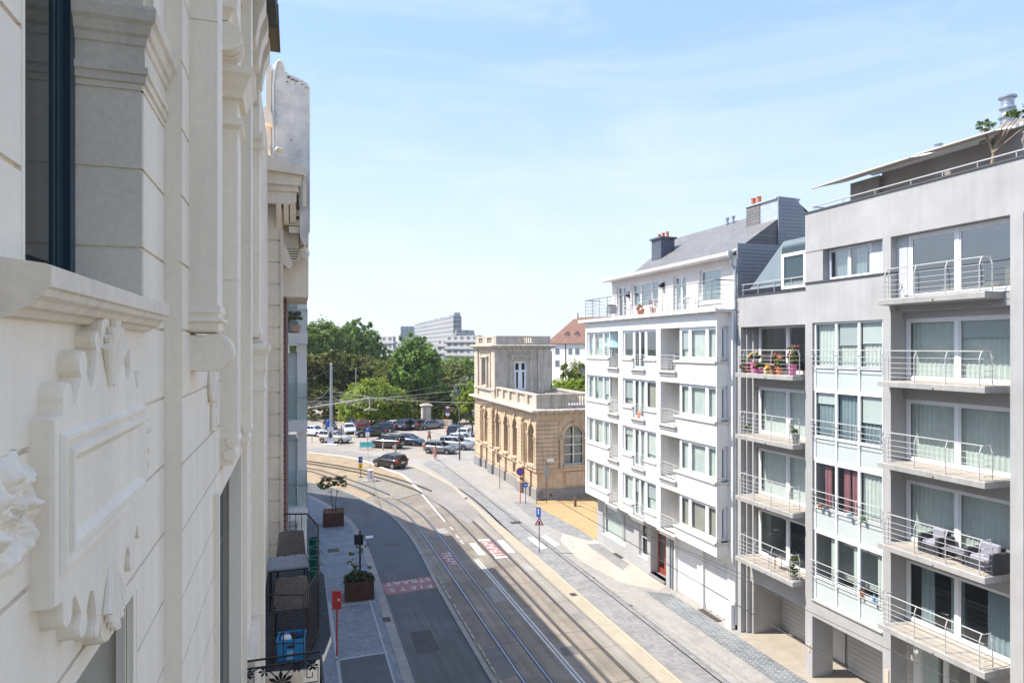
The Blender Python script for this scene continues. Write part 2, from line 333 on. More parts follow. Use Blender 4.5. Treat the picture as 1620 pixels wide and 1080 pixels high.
# reference lines (world metres), measured on the photograph through the ground calibration
laneL = smooth_line([(4.30,-30),(4.32,15),(4.40,30),(4.50,41),(4.25,47.5),(3.65,51.2),(2.84,54.5),(2.05,57),(1.05,59.6),(-2,63.5),(-8,68),(-16,72),(-30,76)])
laneR = smooth_line([(7.15,-30),(7.15,20),(7.22,34),(7.40,40),(7.37,45),(7.08,49.1),(6.58,52.1),(5.87,54.9),(4.66,58.6),(3.25,61.8),(1.19,65),(-3,69.5),(-9,74),(-17,78),(-30,82)])
L1 = smooth_line([(8.36,-30),(8.36,20),(8.42,40),(8.34,48.5),(7.9,52.3),(7.22,55.5),(5.99,59.6),(4.7,63.1),(2.6,68.2),(1.2,71.0),(-3,75.5),(-9,80),(-17,84),(-30,88)])
R1 = offset(L1, 1.0)
L2 = smooth_line([(11.45,-30),(11.45,22),(11.50,35),(11.52,46),(11.35,52),(10.6,57.2),(9.1,62),(7.1,66.6),(5.2,70),(1.4,75.4),(-3,80),(-9,84.5),(-17,88.5),(-30,92.5)])
R2 = offset(L2, 1.0)
bandL = smooth_line([(13.3,-30),(13.3,22),(13.35,35),(13.45,43),(13.68,51.3),(13.5,57),(12.6,65.6),(11.26,71.5),(8.9,76.5),(5,81),(1.0,84.3),(-8,90),(-17,94),(-30,98)])
bandR = offset(bandL, .62)
DN = [(14.10,-30),(14.12,60),(14.05,66),(13.4,72),(12.6,78),(11,82),(6,87.5),(1.6,90.5),(-8,96),(-30,104)]

# road bed: everything between the left kerb and the right gutter, one sheet; lanes are laid over it
strip('road', offset(laneR, -.02), [(q[0]+.3, q[1]) for q in bandL], 0, ROADC)
strip('bicycle_lane', offset(laneL, .0), offset(laneR, .0), .004, ASPH)
# slab of the crossing lane piece (lighter asphalt) between planters
PATCHM = mat('asphalt_patch', (.105, .115, .125), .8, var=.15, vs=.7, fine=.2, fs=80, bump=.25, bs=100)
strip('bicycle_lane_patch', [(x, y) for x, y in laneL if 36.4 < y < 48.9], [(x, y) for x, y in laneR if 36.4 < y < 50.2], .008, PATCHM)
def band(name, P, w, z, m, **k): return strip(name, P, offset(P, w), z, m, **k)
# sunny side lane between the track and the gutter, in paler concrete slabs with joints
band('carriageway_slab', [p for p in offset(R2, .12)], .68, .004, ROADG)
strip('gutter', bandL, bandR, .012, BANDM)
band('gutter_kerb', offset(bandL, .62), .14, .06, mat('gutter_edge', (.44, .38, .29), .85, var=.1), th=.06)
# kerbs and the block separator
band('kerb_left', offset(laneL, -.42), .42, .10, KERBM, th=.12)
band('kerb_middle', laneR, .20, .07, KERBM, th=.08)
sb = MB(); acc = 0; Pm = offset(laneR, .34)
for i in range(len(Pm)-1):
    a, b = Vector((*Pm[i], 0)), Vector((*Pm[i+1], 0)); d = (b-a); l = d.length
    if l < 1e-6 or b.y > 36.8 or b.y < 16: 
        if not (b.y > 16 and a.y < 36.8): continue
    d.normalize(); n = Vector((d.y, -d.x, 0)); t = 0.
    while t+.62 < l:
        p = a+d*(t+.04); q = a+d*(t+.6)
        if 16 < p.y < 36.6:
            r = [p-n*.075, p+n*.075, q+n*.075, q-n*.075]; c = [p-n*.045+d*.03, p+n*.045+d*.03, q+n*.045-d*.03, q-n*.045-d*.03]
            sb.add([(v.x, v.y, 0) for v in r]+[(v.x, v.y, .075) for v in c], [(0,1,5,4),(1,2,6,5),(2,3,7,6),(3,0,4,7),(4,5,6,7)])
        t += .68
tag(sb.build('separator_blocks', YBLK), 'row of low yellowish kerb blocks along the tram lane edge', kind='structure')
# thin white kerb edge between road and gravel reserve
edge = smooth_line([G(*p) for p in ((665,780),(649,764),(633,751),(612,744),(588,734),(560,726),(530,721),(486,716))])
band('reserve_kerb', edge, .22, .09, mat('white_kerb', (.62,.60,.56), .85, var=.1), th=.1)
# gravel / dry earth reserve
inner = smooth_line([G(*p) for p in ((629.6,790),(600,786),(583,780),(560,772),(530,762),(500,755),(486,752))])
e2 = offset(edge, .0)
res = [G(629.6,790)]+e2[0:1]+e2+[(-30, 99), (-30, 83)]+inner[::-1]
sheet('tram_reserve', res, .022, DRY)
gr = [G(*p) for p in ((629,790),(664.6,780.5),(655,771),(640,762),(622,757),(604,754),(585,751),(572,756),(560,765),(540,764),(583,779.5),(605,786.5))]
sheet('gravel_bed', gr, .028, GRAV)
# dry earth verge between track 1 and the kerb on the far left
vg = [p for p in offset(laneR, .25) if p[1] > 56]; v2 = [p for p in offset(L1, -.25) if p[1] > 57]
strip('verge', vg, v2, .020, DRY)
# far road (the carriageway that runs off to the left)
fr1 = smooth_line([G(*p) for p in ((640,734),(610,724),(570,716),(530,711),(486,707))]); fr1.append((-30, 108))
fr2 = smooth_line([G(*p) for p in ((700,800),(676,786),(663,777),(640,757),(618,748),(590,736),(560,728),(530,723),(486,718))]); fr2.append((-30, 100))
FARM = mat('far_carriageway', (.285, .262, .235), .88, var=.1, vs=.5, fine=.1, big=.15)
strip('far_carriageway', [G(760,812), G(715,770), G(672,746)]+fr1, [G(742,830)]+fr2, .016, FARM)
# car park
sheet('car_park', [(14.2,70),(13.6,75),(11.6,79.6),(8.0,82.8),(4.5,85.8),(1.4,89.2),(-8,95),(-30,103),(-30,160),(60,160),(60,94),(24,94),(20.5,92),(18.6,88)], .016, LOT)
sheet('forecourt', [(14.0,50),(13.9,60),(13.0,68),(11.7,73.5),(9.4,78),(5.5,83),(1.2,86.8),(-8,93),(-8,99),(30,99),(30,50)], .010, mat('forecourt_slabs', (.34,.315,.28), .9, var=.08, vs=.4, fine=.08, big=.08))
# right pavement, one sheet with a kerb step, then coloured strips laid on it
sheet('pavement_right', [(14.08,-30),(14.12,60),(14.0,68),(13.4,73),(18.4,80),(19.2,82),(40,82),(40,-30)], .055, PAVEL, th=.06)
strip('paving_grey_strip', [(14.10,-30),(14.14,61),(14.0,66),(13.5,71.5)], [(15.84,-30),(15.84,61),(15.6,68),(14.6,73.5)], .060, SETTG)
strip('paving_setts_strip', [(17.35,-30),(17.40,30.5)], [(18.55,-30),(18.6,29.5)], .060, SETTD)
sheet('paving_sandy_patch', [(16.9,31.8),(18.2,30.2),(18.9,30.6),(19.0,39.6),(18.3,43),(16.7,40),(16.2,36)], .060, PAVEW)
strip('paving_setts_far', [(17.9,33.6),(18.0,38.8)], [(18.8,34.4),(18.9,38.6)], .064, SETTG)
sheet('paving_dark_border', [(17.6,41.5),(18.5,39.4),(18.9,39.5),(19.0,42),(18.4,51.1),(17.2,51.4),(16.9,46)], .068, SETTG)
sheet('side_square', [(19.0,39.8),(19.0,42),(18.5,49.6),(19.1,51.05),(34,51.05),(34,39.3),(19.6,39.4)], .072, OCHRE)
b = MB()
for y in (42.6, 46.8): b.box(18.6, 34, y, y+.06, .064, .070)
b.build('square_joint_line', GROOVE); tag(bpy.data.objects['square_joint_line'], kind='structure')
sheet('driveway', [(18.6,-10),(18.6,24.3),(24,24.3),(24,-10)], .062, mat('driveway_concrete', (.40,.35,.28), .9, var=.15, fine=.1, big=.1))
# left pavement
lp = [(-1.4,-30),(-1.4,50),(-6,62),(-14,68),(-30,72)]
strip('pavement_left', lp, offset(laneL, -.41)[::1], .10, HERR)
sheet('pavement_left_asphalt', [(1.7,19),(3.55,19),(3.60,27.6),(1.78,27.4)], .105, mat('old_asphalt', (.11,.118,.125), .85, var=.2, fine=.2, fs=60, big=.2))
b = MB(); b.box(1.62, 1.72, 14, 34, .10, .112); b.box(3.58, 3.66, 14, 34.0, .10, .112); b.box(1.62, 3.66, 27.5, 27.6, .10, .112); b.box(1.6, 3.9, 33.2, 33.34, .10, .114)
tag(b.build('paving_border', mat('pale_border', (.38,.39,.40), .85)), kind='structure')
# ---- joints and cracks of the road slabs (thin dark inlays)
b = MB()
for k, y in enumerate((20.5, 22.4, 25.2, 27.0, 30.4, 33.5, 36.4, 40.2, 44.5, 49)):
    x0, x1 = (7.55, 13.3); n = 14; pts = []
    for i in range(n+1):
        x = x0+(x1-x0)*i/n; pts.append((x, y+.05*sin(i*1.7+k)+random.uniform(-.03, .03)+(x-x0)*.02))
    for i in range(n):
        if random.random() < .12: continue
        a, c = pts[i], pts[i+1]; b.add([(a[0],a[1],.0065),(c[0],c[1],.0065),(c[0],c[1]+.02,.0065),(a[0],a[1]+.02,.0065)], [(0,1,2,3)])
for x, y0, y1 in ((13.18,-5,27),(13.2,27.4,37),(10.75,38.6,52)): b.add([(x,y0,.0065),(x+.025,y0,.0065),(x+.025,y1,.0065),(x,y1,.0065)], [(0,1,2,3)])
for _ in range(16):
    x = random.uniform(8, 13); y = random.uniform(18, 50); a = random.uniform(0, 6)
    for i in range(7):
        x2 = x+.12*cos(a); y2 = y+.16*sin(a); a += random.uniform(-.7, .7)
        b.add([(x,y,.007),(x+.014,y,.007),(x2+.014,y2,.007),(x2,y2,.007)], [(0,1,2,3)]); x, y = x2, y2
tag(b.build('road_joints', RAILD, recalc=False), kind='structure')
for i, (x0, x1, y0, y1, c) in enumerate(((7.6,8.3,24.2,26.8,.17),(9.6,10.2,31.5,33.6,.30),(10.7,11.4,25.1,25.9,.16),(12.6,13.25,28.2,29.0,.24),(12.6,13.2,35.2,36.6,.36),(4.9,5.9,27.2,29.4,.085),(5.6,6.6,42.4,43.3,.11),(11.7,12.3,48.6,50.4,.20),(9.5,10.2,44.2,45.6,.33),(4.7,5.4,20.6,21.7,.09))):
    sheet('road_patch', [(x0,y0),(x1,y0+.05),(x1-.03,y1),(x0+.04,y1-.06)], .0098, mat('patch_%d' % i, (c, c*.95, c*.88), .85, var=.2, fine=.2, fs=60))
# ---- drain covers
for i, (x, y, wx, wy, z) in enumerate(((13.75,31.2,.32,.42,.0),(13.9,54,.3,.4,.0),(15.35,45.2,.8,.6,.005),(18.8,26.6,.3,1.5,.02),(18.85,36,.25,1.0,.02),(4.12,30.9,.36,.5,.045),(2.35,42.5,.7,.7,.052))):
    m = MB(); zz = .062+z if x > 14.1 else (.014 if x > 5 else .06+z); m.box(x-wx/2, x+wx/2, y-wy/2, y+wy/2, zz-.01, zz+.006)
    for k in range(3): m.box(x-wx/2+.03, x+wx/2-.03, y-wy/2+wy*(k+.7)/4, y-wy/2+wy*(k+1.1)/4, zz+.006, zz+.010)
    tag(m.build('drain_cover', mat('cast_iron', (.06,.05,.045), .7, var=.3)), ['rusty square drain in the sandy gutter beside the near track','small drain in the gutter near the corner building','brownish manhole cover in the grey setts strip','long channel grate before the white garage doors','narrow grate before the large ground floor window','dark kerb drain beside the asphalt cycle lane','pale square cover in the left pavement'][i], 'drain cover')
# ---- tram tracks
for nm, A, B_, lab in (('near', L1, R1, 'polished tram track curving left beside the cycle lane'), ('far', L2, R2, 'dull tram track on the sunny side of the street')):
    r = empty('tram_track', (0,0,0), lab, 'tram track')
    for P in (A, B_):
        q = [p for p in P if p[1] > -12]; s_ = MB(); g_ = MB()
        def ribbon(m, off, wd, z, side=0):
            a = offset(q, off); c = offset(q, off+wd); n = len(a)
            m.add([(x, y, z) for x, y in a]+[(x, y, z) for x, y in c], [(i, i+1, n+i+1, n+i) for i in range(n-1)])
        ribbon(s_, -.035, .07, .014); ribbon(g_, .035, .05, .009); ribbon(g_, -.085, .05, .009)
        s2 = [p for p in q if p[1] > 57]; a = offset(s2, -.035); c = offset(s2, .035); n = len(a)
        s_.add([(x,y,.16) for x,y in a]+[(x,y,.16) for x,y in c]+[(x,y,.0) for x,y in a]+[(x,y,0) for x,y in c], [(i,i+1,n+i+1,n+i) for i in range(n-1)]+[(i,i+1,2*n+i+1,2*n+i) for i in range(n-1)]+[(n+i,n+i+1,3*n+i+1,3*n+i) for i in range(n-1)])
        s_.build('rail', RAILM if nm == 'near' else mat('rail_dull', (.17,.15,.135), .45, var=.25, metal=.6), r, recalc=False); g_.build('rail_groove', RAILD, r, recalc=False)
# ---- markings
def M4(x, y, z, rz, sx=1): return Matrix.Translation((x, y, z)) @ Matrix.Rotation(rz, 4, 'Z')
def mark(name, m, mt, label): return tag(m.build(name, mt, recalc=False), label, 'road marking')
def quadz(m, P, z): m.add([(p[0], p[1], z) for p in P], [tuple(range(len(P)))])
m = MB(); quadz(m, [G(603,923), G(690,910), G(693,929.5), G(612,941)], .012)
o = mark('painted_panel', m, PAINTR, 'red painted panel lettered FIETSSTRAAT across the cycle lane')
t = MB(); A = Matrix.Translation((5.93, 34.75, .017)) @ Matrix.Rotation(pi, 4, 'Z') @ Matrix.Diagonal((1, 1, 1, 1))
text_mesh(t, 'F I E T S', .66, Matrix.Translation((5.93,34.80,.017)) @ Matrix.Rotation(pi,4,'Z'), scx=1.02)
text_mesh(t, 'STRAAT', .70, Matrix.Translation((5.93,35.78,.017)) @ Matrix.Rotation(pi,4,'Z'), scx=1.0)
t.build('lettering', mat('worn_lettering', (.62,.59,.56), .8, var=.25, vs=4, fine=.2, fs=20), o, recalc=False)
def tram_word(x, y, w_, l_, rz, lab, flip):
    m = MB(); T = Matrix.Translation((x,y,.012)) @ Matrix.Rotation(rz,4,'Z')
    m.add([T @ Vector(p) for p in ((-l_/2,-w_/2,0),(l_/2,-w_/2,0),(l_/2,w_/2,0),(-l_/2,w_/2,0))], [(0,1,2,3)])
    o = mark('painted_panel', m, PAINTR, lab); t = MB()
    text_mesh(t, 'TRAM', w_*1.08, Matrix.Translation((x,y,.017)) @ Matrix.Rotation(rz,4,'Z'), scx=l_/(w_*1.08*2.75)); t.build('lettering', mat('worn_lettering', (.62,.59,.56), .8, var=.25, vs=4, fine=.2, fs=20), o, recalc=False)
tram_word(8.92, 39.0, .78, 2.6, -pi/2+.0, 'red panel lettered TRAM between the near rails, in shade', 0)
tram_word(12.03, 40.0, .78, 3.4, pi/2, 'sunlit red panel lettered TRAM between the far rails', 1)
for yy, lb in ((38.0,'short white bar closing the near end of the sunlit TRAM panel'),(41.75,'short white bar closing the far end of the sunlit TRAM panel')): m = MB(); quadz(m, [(11.62,yy),(12.42,yy),(12.42,yy+.35),(11.62,yy+.35)], .016); mark('crossing_stripe', m, PAINT, lb)
for P, lab in (([(742,859),(752,858),(769,877.5),(757,878)], 'white crossing bar left of the sunlit TRAM panel'), ([(786,854.5),(796,854),(815,873.5),(803.5,874)], 'white crossing bar right of the sunlit TRAM panel')):
    m = MB(); quadz(m, [G(*p) for p in P], .0125); mark('crossing_stripe', m, PAINT, lab)
for P, lab in (([(833.5,850),(843.5,849),(865.5,866.5),(856.5,868.5)], 'white crossing bar on the pavement left of the warning sign'), ([(854.5,847.5),(865,846.5),(886,861.5),(877.5,864.5)], 'white crossing bar on the pavement behind the warning sign')):
    m = MB(); quadz(m, [G(p[0], p[1], .06) for p in P], .070); mark('crossing_stripe', m, PAINT, lab)
m = MB()
for xx in (10.29, 10.46): quadz(m, [(xx,-20),(xx+.09,-20),(xx+.14,38.3),(xx+.05,38.3)], .010)
mark('centre_line', m, PAINT, 'double white centre line between the two tram tracks')
m = MB(); quadz(m, [G(666,781.5), G(669,781.5), G(705,825), G(703,825.5)], .012); mark('lane_line', m, PAINT, 'solid white line from the gravel tip into the street')
for a, c, lb in (((711,833),(716,838),'farthest of the three short white dashes before the double line'),((720,846),(725,851),'middle one of the three short white dashes before the double line'),((727,854),(732,860),'nearest of the three short white dashes before the double line')): m = MB(); quadz(m, [G(*a), G(a[0]+2,a[1]), G(c[0]+2,c[1]), G(*c)], .012); mark('lane_line', m, PAINT, lb)
m = MB(); quadz(m, [G(578,848), G(590,846.5), G(591,850), G(579,852)], .012); mark('painted_panel', m, PAINT, 'faint white painted patch on the lane by the first planter')
# ================================================================ RIGHT HAND BUILDINGS
def curtain(m, ax, c, u0, u1, z0, z1, amp=.025, wl=.16):
    n = max(4, int((u1-u0)/(wl/4))); ph = random.uniform(0, 6)
    P = (lambda c, u, z: (c, u, z)) if ax == 'x' else (lambda c, u, z: (u, c, z))
    vs = []
    for i in range(n+1):
        u = u0+(u1-u0)*i/n; d = amp*sin(2*pi*(u/wl)+ph+.8*sin(u*3)); e = d*.6
        vs += [P(c+d, u, z0), P(c+e, u+.01*sin(u*9), (z0+z1)/2), P(c+d*.5, u, z1)]
    m.add(vs, [(3*i+j, 3*i+j+1, 3*i+j+4, 3*i+j+3) for i in range(n) for j in (0, 1)])
def window(par, ax, c, u0, u1, z0, z1, mull=(), trans=(), fr=.06, dp=.07, cur=CURT, fm=PVC, gm=None, out=-1, cfrac=None, name='window', leaf=True, amp=.025, blind=None):
    """frame standing in an opening at plane c (out = side the street is on), pane and curtain are its sub-parts"""
    P = (lambda m, a, b, u, v, p, q: m.box(min(a,b), max(a,b), u, v, p, q)) if ax == 'x' else (lambda m, a, b, u, v, p, q: m.box(u, v, min(a,b), max(a,b), p, q))
    m = MB(); i = -out; a, b = c, c+i*dp
    P(m, a, b, u0, u1, z0, z0+fr); P(m, a, b, u0, u1, z1-fr, z1); P(m, a, b, u0, u0+fr, z0+fr, z1-fr); P(m, a, b, u1-fr, u1, z0+fr, z1-fr)
    for q in mull: P(m, a-i*.003, b, q-fr*.6, q+fr*.6, z0+fr, z1-fr)
    for q in trans: P(m, a-i*.001, b, u0+fr, u1-fr, q-fr*.4, q+fr*.4)
    if leaf:                                                     # casement rebates, a step inside each light
        e = [u0+fr]+[q for q in mull]+[u1-fr]
        for k in range(len(e)-1):
            A = e[k]+(fr*.6 if k else 0)+.008; B = e[k+1]-(fr*.6 if k+1 < len(e)-1 else 0)-.008; t = fr*.6; a2, b2 = c+i*.015, c+i*(dp-.01)
            P(m, a2, b2, A, B, z0+fr+.006, z0+fr+t); P(m, a2, b2, A, B, z1-fr-t, z1-fr-.006); P(m, a2, b2, A, A+t*.8, z0+fr+t, z1-fr-t); P(m, a2, b2, B-t*.8, B, z0+fr+t, z1-fr-t)
    w_ = m.build(name, fm, par)
    if ax == 'x' and out == -1 and cur is not None and u1-u0 > .9 and random.random() < .38:      # roller blind, half down
        kb = MB(); e = [u0+fr]+list(mull)+[u1-fr]; j = random.randrange(len(e)-1); zb_ = z1-fr-(z1-z0)*random.uniform(.2,.75); kb.box(c+i*(dp+.03), c+i*(dp+.045), e[j]+.03, e[j+1]-.03, zb_, z1-fr); kb.box(c+i*(dp+.025), c+i*(dp+.05), e[j]+.03, e[j+1]-.03, zb_-.03, zb_); kb.build('roller_blind', mat('blind_cloth_%d' % random.randrange(3), random.choice(((.66,.64,.58),(.55,.56,.56),(.70,.70,.68))), .9, var=.04), w_)
    g = MB(); gc = c+i*dp*.6
    g.add([(gc,u0+fr,z0+fr),(gc,u1-fr,z0+fr),(gc,u1-fr,z1-fr),(gc,u0+fr,z1-fr)] if ax == 'x' else [(u0+fr,gc,z0+fr),(u1-fr,gc,z0+fr),(u1-fr,gc,z1-fr),(u0+fr,gc,z1-fr)], [(0,1,2,3) if (ax == 'x') == (out == 1) else (3,2,1,0)])   # normal faces the street
    g.build('pane', gm or GLASS, w_, recalc=False)
    if cur is not None:
        k = MB(); cc = c+i*(dp+.10)
        for (p, q) in (cfrac or ((0, 1),)): curtain(k, ax, cc, u0+fr+(u1-u0-2*fr)*p, u0+fr+(u1-u0-2*fr)*q, z0+.03, z1-.03, amp)
        k.build('curtain', cur, w_, recalc=False)
    return w_
def bar_rail(m, pts, z0, hs, r=.012, top=1.0, rt=.022, posts=(), bend=None):
    """horizontal-bar railing following pts (x,y list) above z0"""
    for h in hs: m.tube([(p[0], p[1], z0+h) for p in pts], r, 5)
    b = bend or (lambda p: (p[0], p[1]))
    m.tube([(*b(p), z0+top) for p in pts], rt, 6)
    for p in posts:
        q = b(p); m.tube([(p[0], p[1], z0-.02), (p[0], p[1], z0+top*.78), (*q, z0+top)], .016, 5)
def lathe_at(m, prof, x, y, z, n=14): m.lathe([(r, z+h) for r, h in prof], x, y, n)

# ---------------------------------------------------------------- white apartment building
W = empty('apartment_building', (19, 32, 0), 'white rendered apartment building with loggias and grey slate roof', 'building')
XF = 18.2; XB = 19.0; ST = 2.747
HH = [13.80-ST*k for k in range(4)]; SI = [12.19-ST*k for k in range(4)]; FL = [11.64-ST*k for k in range(4)]
holes = []
for H, s_, F in zip(HH, SI, FL):
    holes += [(35.98,39.08,s_,H),(34.72,35.98,F,H),(33.0,34.22,s_,H),(31.7,33.0,F,H),(30.47,31.7,s_,H),(28.62,30.03,F,H),(25.28,28.62,s_,H)]
m = MB(); m.wall('x', XF, XF+.22, 25.22, 39.31, 3.30, 14.42, holes)
m.box(XF+.22, 19.6, 25.222, 25.42, 3.302, SI[3]); m.box(XF+.22, 19.6, 39.1, 39.308, 3.302, SI[3])
for k in range(4):                                                 # near and far returns between the window bands
    lo = HH[k]; hi = 14.42 if k == 0 else SI[k-1]
    m.box(XF+.22, 18.82, 25.222, 25.42, lo, hi); m.box(XF+.22, 19.6, 39.1, 39.308, lo, hi)
    m.box(XF+.22, 19.6, 34.58, 34.72, FL[k], HH[k]); m.box(XF+.22, 19.6, 30.03, 30.2, FL[k], HH[k]); m.box(XF+.22, 19.6, 35.98, 36.03, FL[k], HH[k])
    m.box(XF+.222, 24, 25.43, 39.09, FL[k]-.2, FL[k]-.01)           # floor slabs
m.box(XF+.222, 24, 25.43, 39.09, 13.98, 14.40)
m.box(18.82, 19.1, 24.92, 25.42, 3.0, 14.45); m.box(19.1, 24, 24.98, 25.2, 2.9, 17.3)   # party wall end
m.box(19.6, 24.2, 39.12, 39.3, 0, 14.4); m.box(24, 24.2, 25, 39.2, 0, 14.42)
m.build('wall', WHITE, W)
m = MB(); m.box(18.0, 19.5, 24.95, 39.45, 14.42, 14.56); m.box(17.93, 18.0, 24.95, 39.9, 14.44, 14.62); m.box(18.0, 19.6, 39.45, 39.9, 14.44, 14.60)
for k in range(16): m.box(18.02, 18.12, 25.6+k*.86, 25.64+k*.86, 14.36, 14.42)
m.build('cornice', mat('pale_cornice', (.70,.68,.65), .7, streak=.1), W)
# ground floor: light grey blocks with openings
BLK = mat('pale_block_facing', (.60,.60,.59), .7, var=.08, vs=1.5, streak=.06, brick=dict(w=.62, h=.31, m=.006, c2=(.66,.66,.65), mc=(.42,.42,.42), rot=(radians(90),0,radians(90))))
m = MB(); m.wall('x', XB, XB+.3, 29.98, 39.17, 0.05, 3.30, [(35.32,38.4,.82,2.72),(32.76,33.7,.82,2.68),(30.79,32.4,.2,2.72)])
m.box(XB+.301, 20.4, 32.4, 32.55, .05, 2.72); m.box(XB+.301, 20.4, 30.6, 30.79, .05, 2.72); m.box(19.3, 24, 38.95, 39.165, .05, 3.3)
m.build('ground_floor_facing', BLK, W)
m = MB(); m.box(XB-.015, XB+.25, 27.44, 27.54, .05, 2.9); m.box(XB-.02, XB+.25, 29.87, 29.98, .05, 2.9); m.box(XB-.02, XB+.3, 25.3, 25.5, .05, 3.3); m.box(XB-.01, XB+.3, 25.5, 29.87, 2.86, 3.29)
m.box(18.75, 19.1, 24.93, 25.32, .05, 1.15); m.box(18.72, 19.12, 24.90, 25.35, 1.15, 1.2); m.box(18.98, 24, 24.93, 25.3, .05, 3.0)
m.build('ground_floor_pier', WHITE, W)
m = MB()
for y in (30.1, 30.32): m.tube([(XB-.05, y, .06), (XB-.05, y, 3.25)], .035, 8); m.cut()
m.build_each('downpipe', ZINC, W)
m = MB(); m.box(XB-.03, XB+.05, 35.28, 38.44, .74, .82); m.cut(); m.box(XB-.03, XB+.05, 32.72, 33.74, .74, .82); m.build_each('stone_sill', PVC, W)
window(W, 'x', XB+.14, 35.32, 38.4, .82, 2.72, mull=(36.0,35.98), cur=CURT)
window(W, 'x', XB+.16, 32.76, 33.7, .82, 2.68, trans=(1.9,), cur=None)
# red timber entrance door set back in its recess
m = MB(); xd = 19.48; m.box(xd, xd+.08, 30.79, 32.4, .2, .3); m.box(xd, xd+.08, 30.79, 32.4, 2.5, 2.7)
for y, wd in ((30.79,.16),(31.40,.17),(31.585,.17),(32.24,.16)): m.box(xd, xd+.08, y, y+wd, .3, 2.5)
m.box(xd+.01, xd+.07, 30.91, 31.45, .3, .75); m.box(xd+.01, xd+.07, 31.69, 32.3, .3, .5)
d = m.build('entrance_door', mat('red_brown_door', (.30,.055,.03), .45, var=.12), W)
g = MB(); g.box(xd+.03, xd+.04, 31.0, 32.2, .8, 2.5); g.build('pane', GLASSD, d); g = MB(); g.tube([(xd-.05,31.42,1.0),(xd-.05,31.42,1.45)], .02, 6); g.build('handle', STEEL, d)
m = MB(); m.box(XB-.12, 19.47, 30.795, 32.395, .05, .2); m.build('doorstep', BLUEST, W)
# two garage doors: a panelled one and a ribbed one
m = MB()
for k in range(7): m.box(XB+.12, XB+.17, 27.54, 29.87, .08+.40*k, .08+.40*k+.39)
m.build('garage_door', WHITEP, W, label='smooth panelled white garage door')
m = MB(); m.box(XB+.14, XB+.18, 25.5, 27.44, .08, 2.86)
for k in range(19): m.box(XB+.11, XB+.141, 25.52+k*.102, 25.575+k*.102, .3, 2.84)
for y in (25.9, 26.4, 26.9): m.box(XB+.10, XB+.14, y, y+.12, .12, .2)
m.build('garage_door', WHITEP, W, label='ribbed white garage door with small vents')
# windows of the four upper floors
dk = [None, CURTT, None, CURTT]
for k in range(4):
    H, s_, F = HH[k], SI[k], FL[k]; x = XF+.09
    window(W, 'x', x, 35.98, 39.08, s_, H, mull=(36.86, 38.2), cur=CURT, cfrac=((0,.62),(.72,1)), fr=.075)
    window(W, 'y', 39.06, XF+.25, 19.5, s_, H, cur=None, out=1)
    window(W, 'x', x, 33.0, 34.22, s_, H, cur=(None if k == 0 else CURTT if k == 1 else CURT), fr=.09, gm=GLASSD if k == 0 else None)
    window(W, 'x', x, 30.47, 31.7, s_, H, cur=(None if k == 0 else CURTT if k == 1 else CURT), fr=.09, gm=GLASSD if k == 0 else None)
    window(W, 'x', x, 31.7, 33.0, F, H, mull=(32.35,), cur=CURT if k else None, fr=.08, name='french_door')
    window(W, 'x', x, 25.28, 28.36, s_, H, mull=(26.11, 27.49), cur=CURT if k != 3 else CURTT, fr=.1)
    window(W, 'y', 25.33, XF+.24, 18.80, s_, H, cur=CURTT, out=-1, fr=.09, cfrac=((0,.3),))
    m = MB(); m.box(XF+.22, 18.82, 25.222, 25.42, s_-.01, s_); m.build('bay_ledge', WHITE, W)
    window(W, 'x', 19.35, 34.72, 35.98, F, H, mull=(35.3,), cur=CURTT, name='french_door'); window(W, 'x', 19.3, 28.62, 30.03, F, H, mull=(29.3,), cur=None, name='french_door')
    window(W, 'y', 28.52, XF+.24, 19.3, s_-.4, H, cur=None, out=1)
    m = MB()
    for a, b in ((35.98,39.2),(33.0,34.25),(30.42,31.7)): m.box(XF-.07, XF+.1, a, b, s_-.10, s_-.01); m.cut()
    m.box(XF-.08, XF+.1, 25.16, 28.72, s_-.11, s_-.01); m.box(XF-.08, 18.85, 25.14, 25.24, s_-.11, s_-.01)
    m.build_each('window_sill', mat('concrete_sill', (.66,.63,.58), .8, var=.1, streak=.15), W)
    for a, b in ((34.6,36.12),(31.55,33.15),(28.45,30.15)):
        m = MB(); m.box(XF-.16, XF+.12, a, b, F-.10, F-.0); m.box(XF-.07, XF+.1, a+.1, b-.1, F-.26, F-.10); ld = m.build('balcony_ledge', mat('concrete_sill', (0,0,0)), W)
        r = MB(); bar_rail(r, [(XF+.16, a+.12), (XF-.06, a+.12), (XF-.06, b-.12), (XF+.16, b-.12)], F, (.16,.30,.44,.58), top=.78, rt=.016, r=.010, posts=[(XF-.06, a+.14), (XF-.06, (a+b)/2), (XF-.06, b-.14)]); r.build('railing', ALU, ld)
    m = MB()
    for a, b, ys in ((35.98,39.28,(36.2,37.4,38.6)),(33.05,34.25,(33.3,34.1)),(30.45,31.65,(30.7,31.4))):
        m.tube([(XF-.09,a,s_+.17),(XF-.09,b,s_+.17)], .018, 6)
        for y in ys: m.tube([(XF-.09,y,s_+.17),(XF-.04,y,s_-.03)], .010, 5)
        m.cut()
    m.tube([(XF-.09,28.7,s_+.17),(XF-.09,25.13,s_+.17),(18.82,25.13,s_+.17)], .018, 6)
    for y in (25.5,26.6,27.6,28.5): m.tube([(XF-.09,y,s_+.17),(XF-.04,y,s_-.03)], .010, 5)
    m.build_each('window_rail', ALU, W)
m = MB(); m.box(21.0, 21.1, 25.5, 39.0, .1, 14); m.build('inner_wall', INT, W)
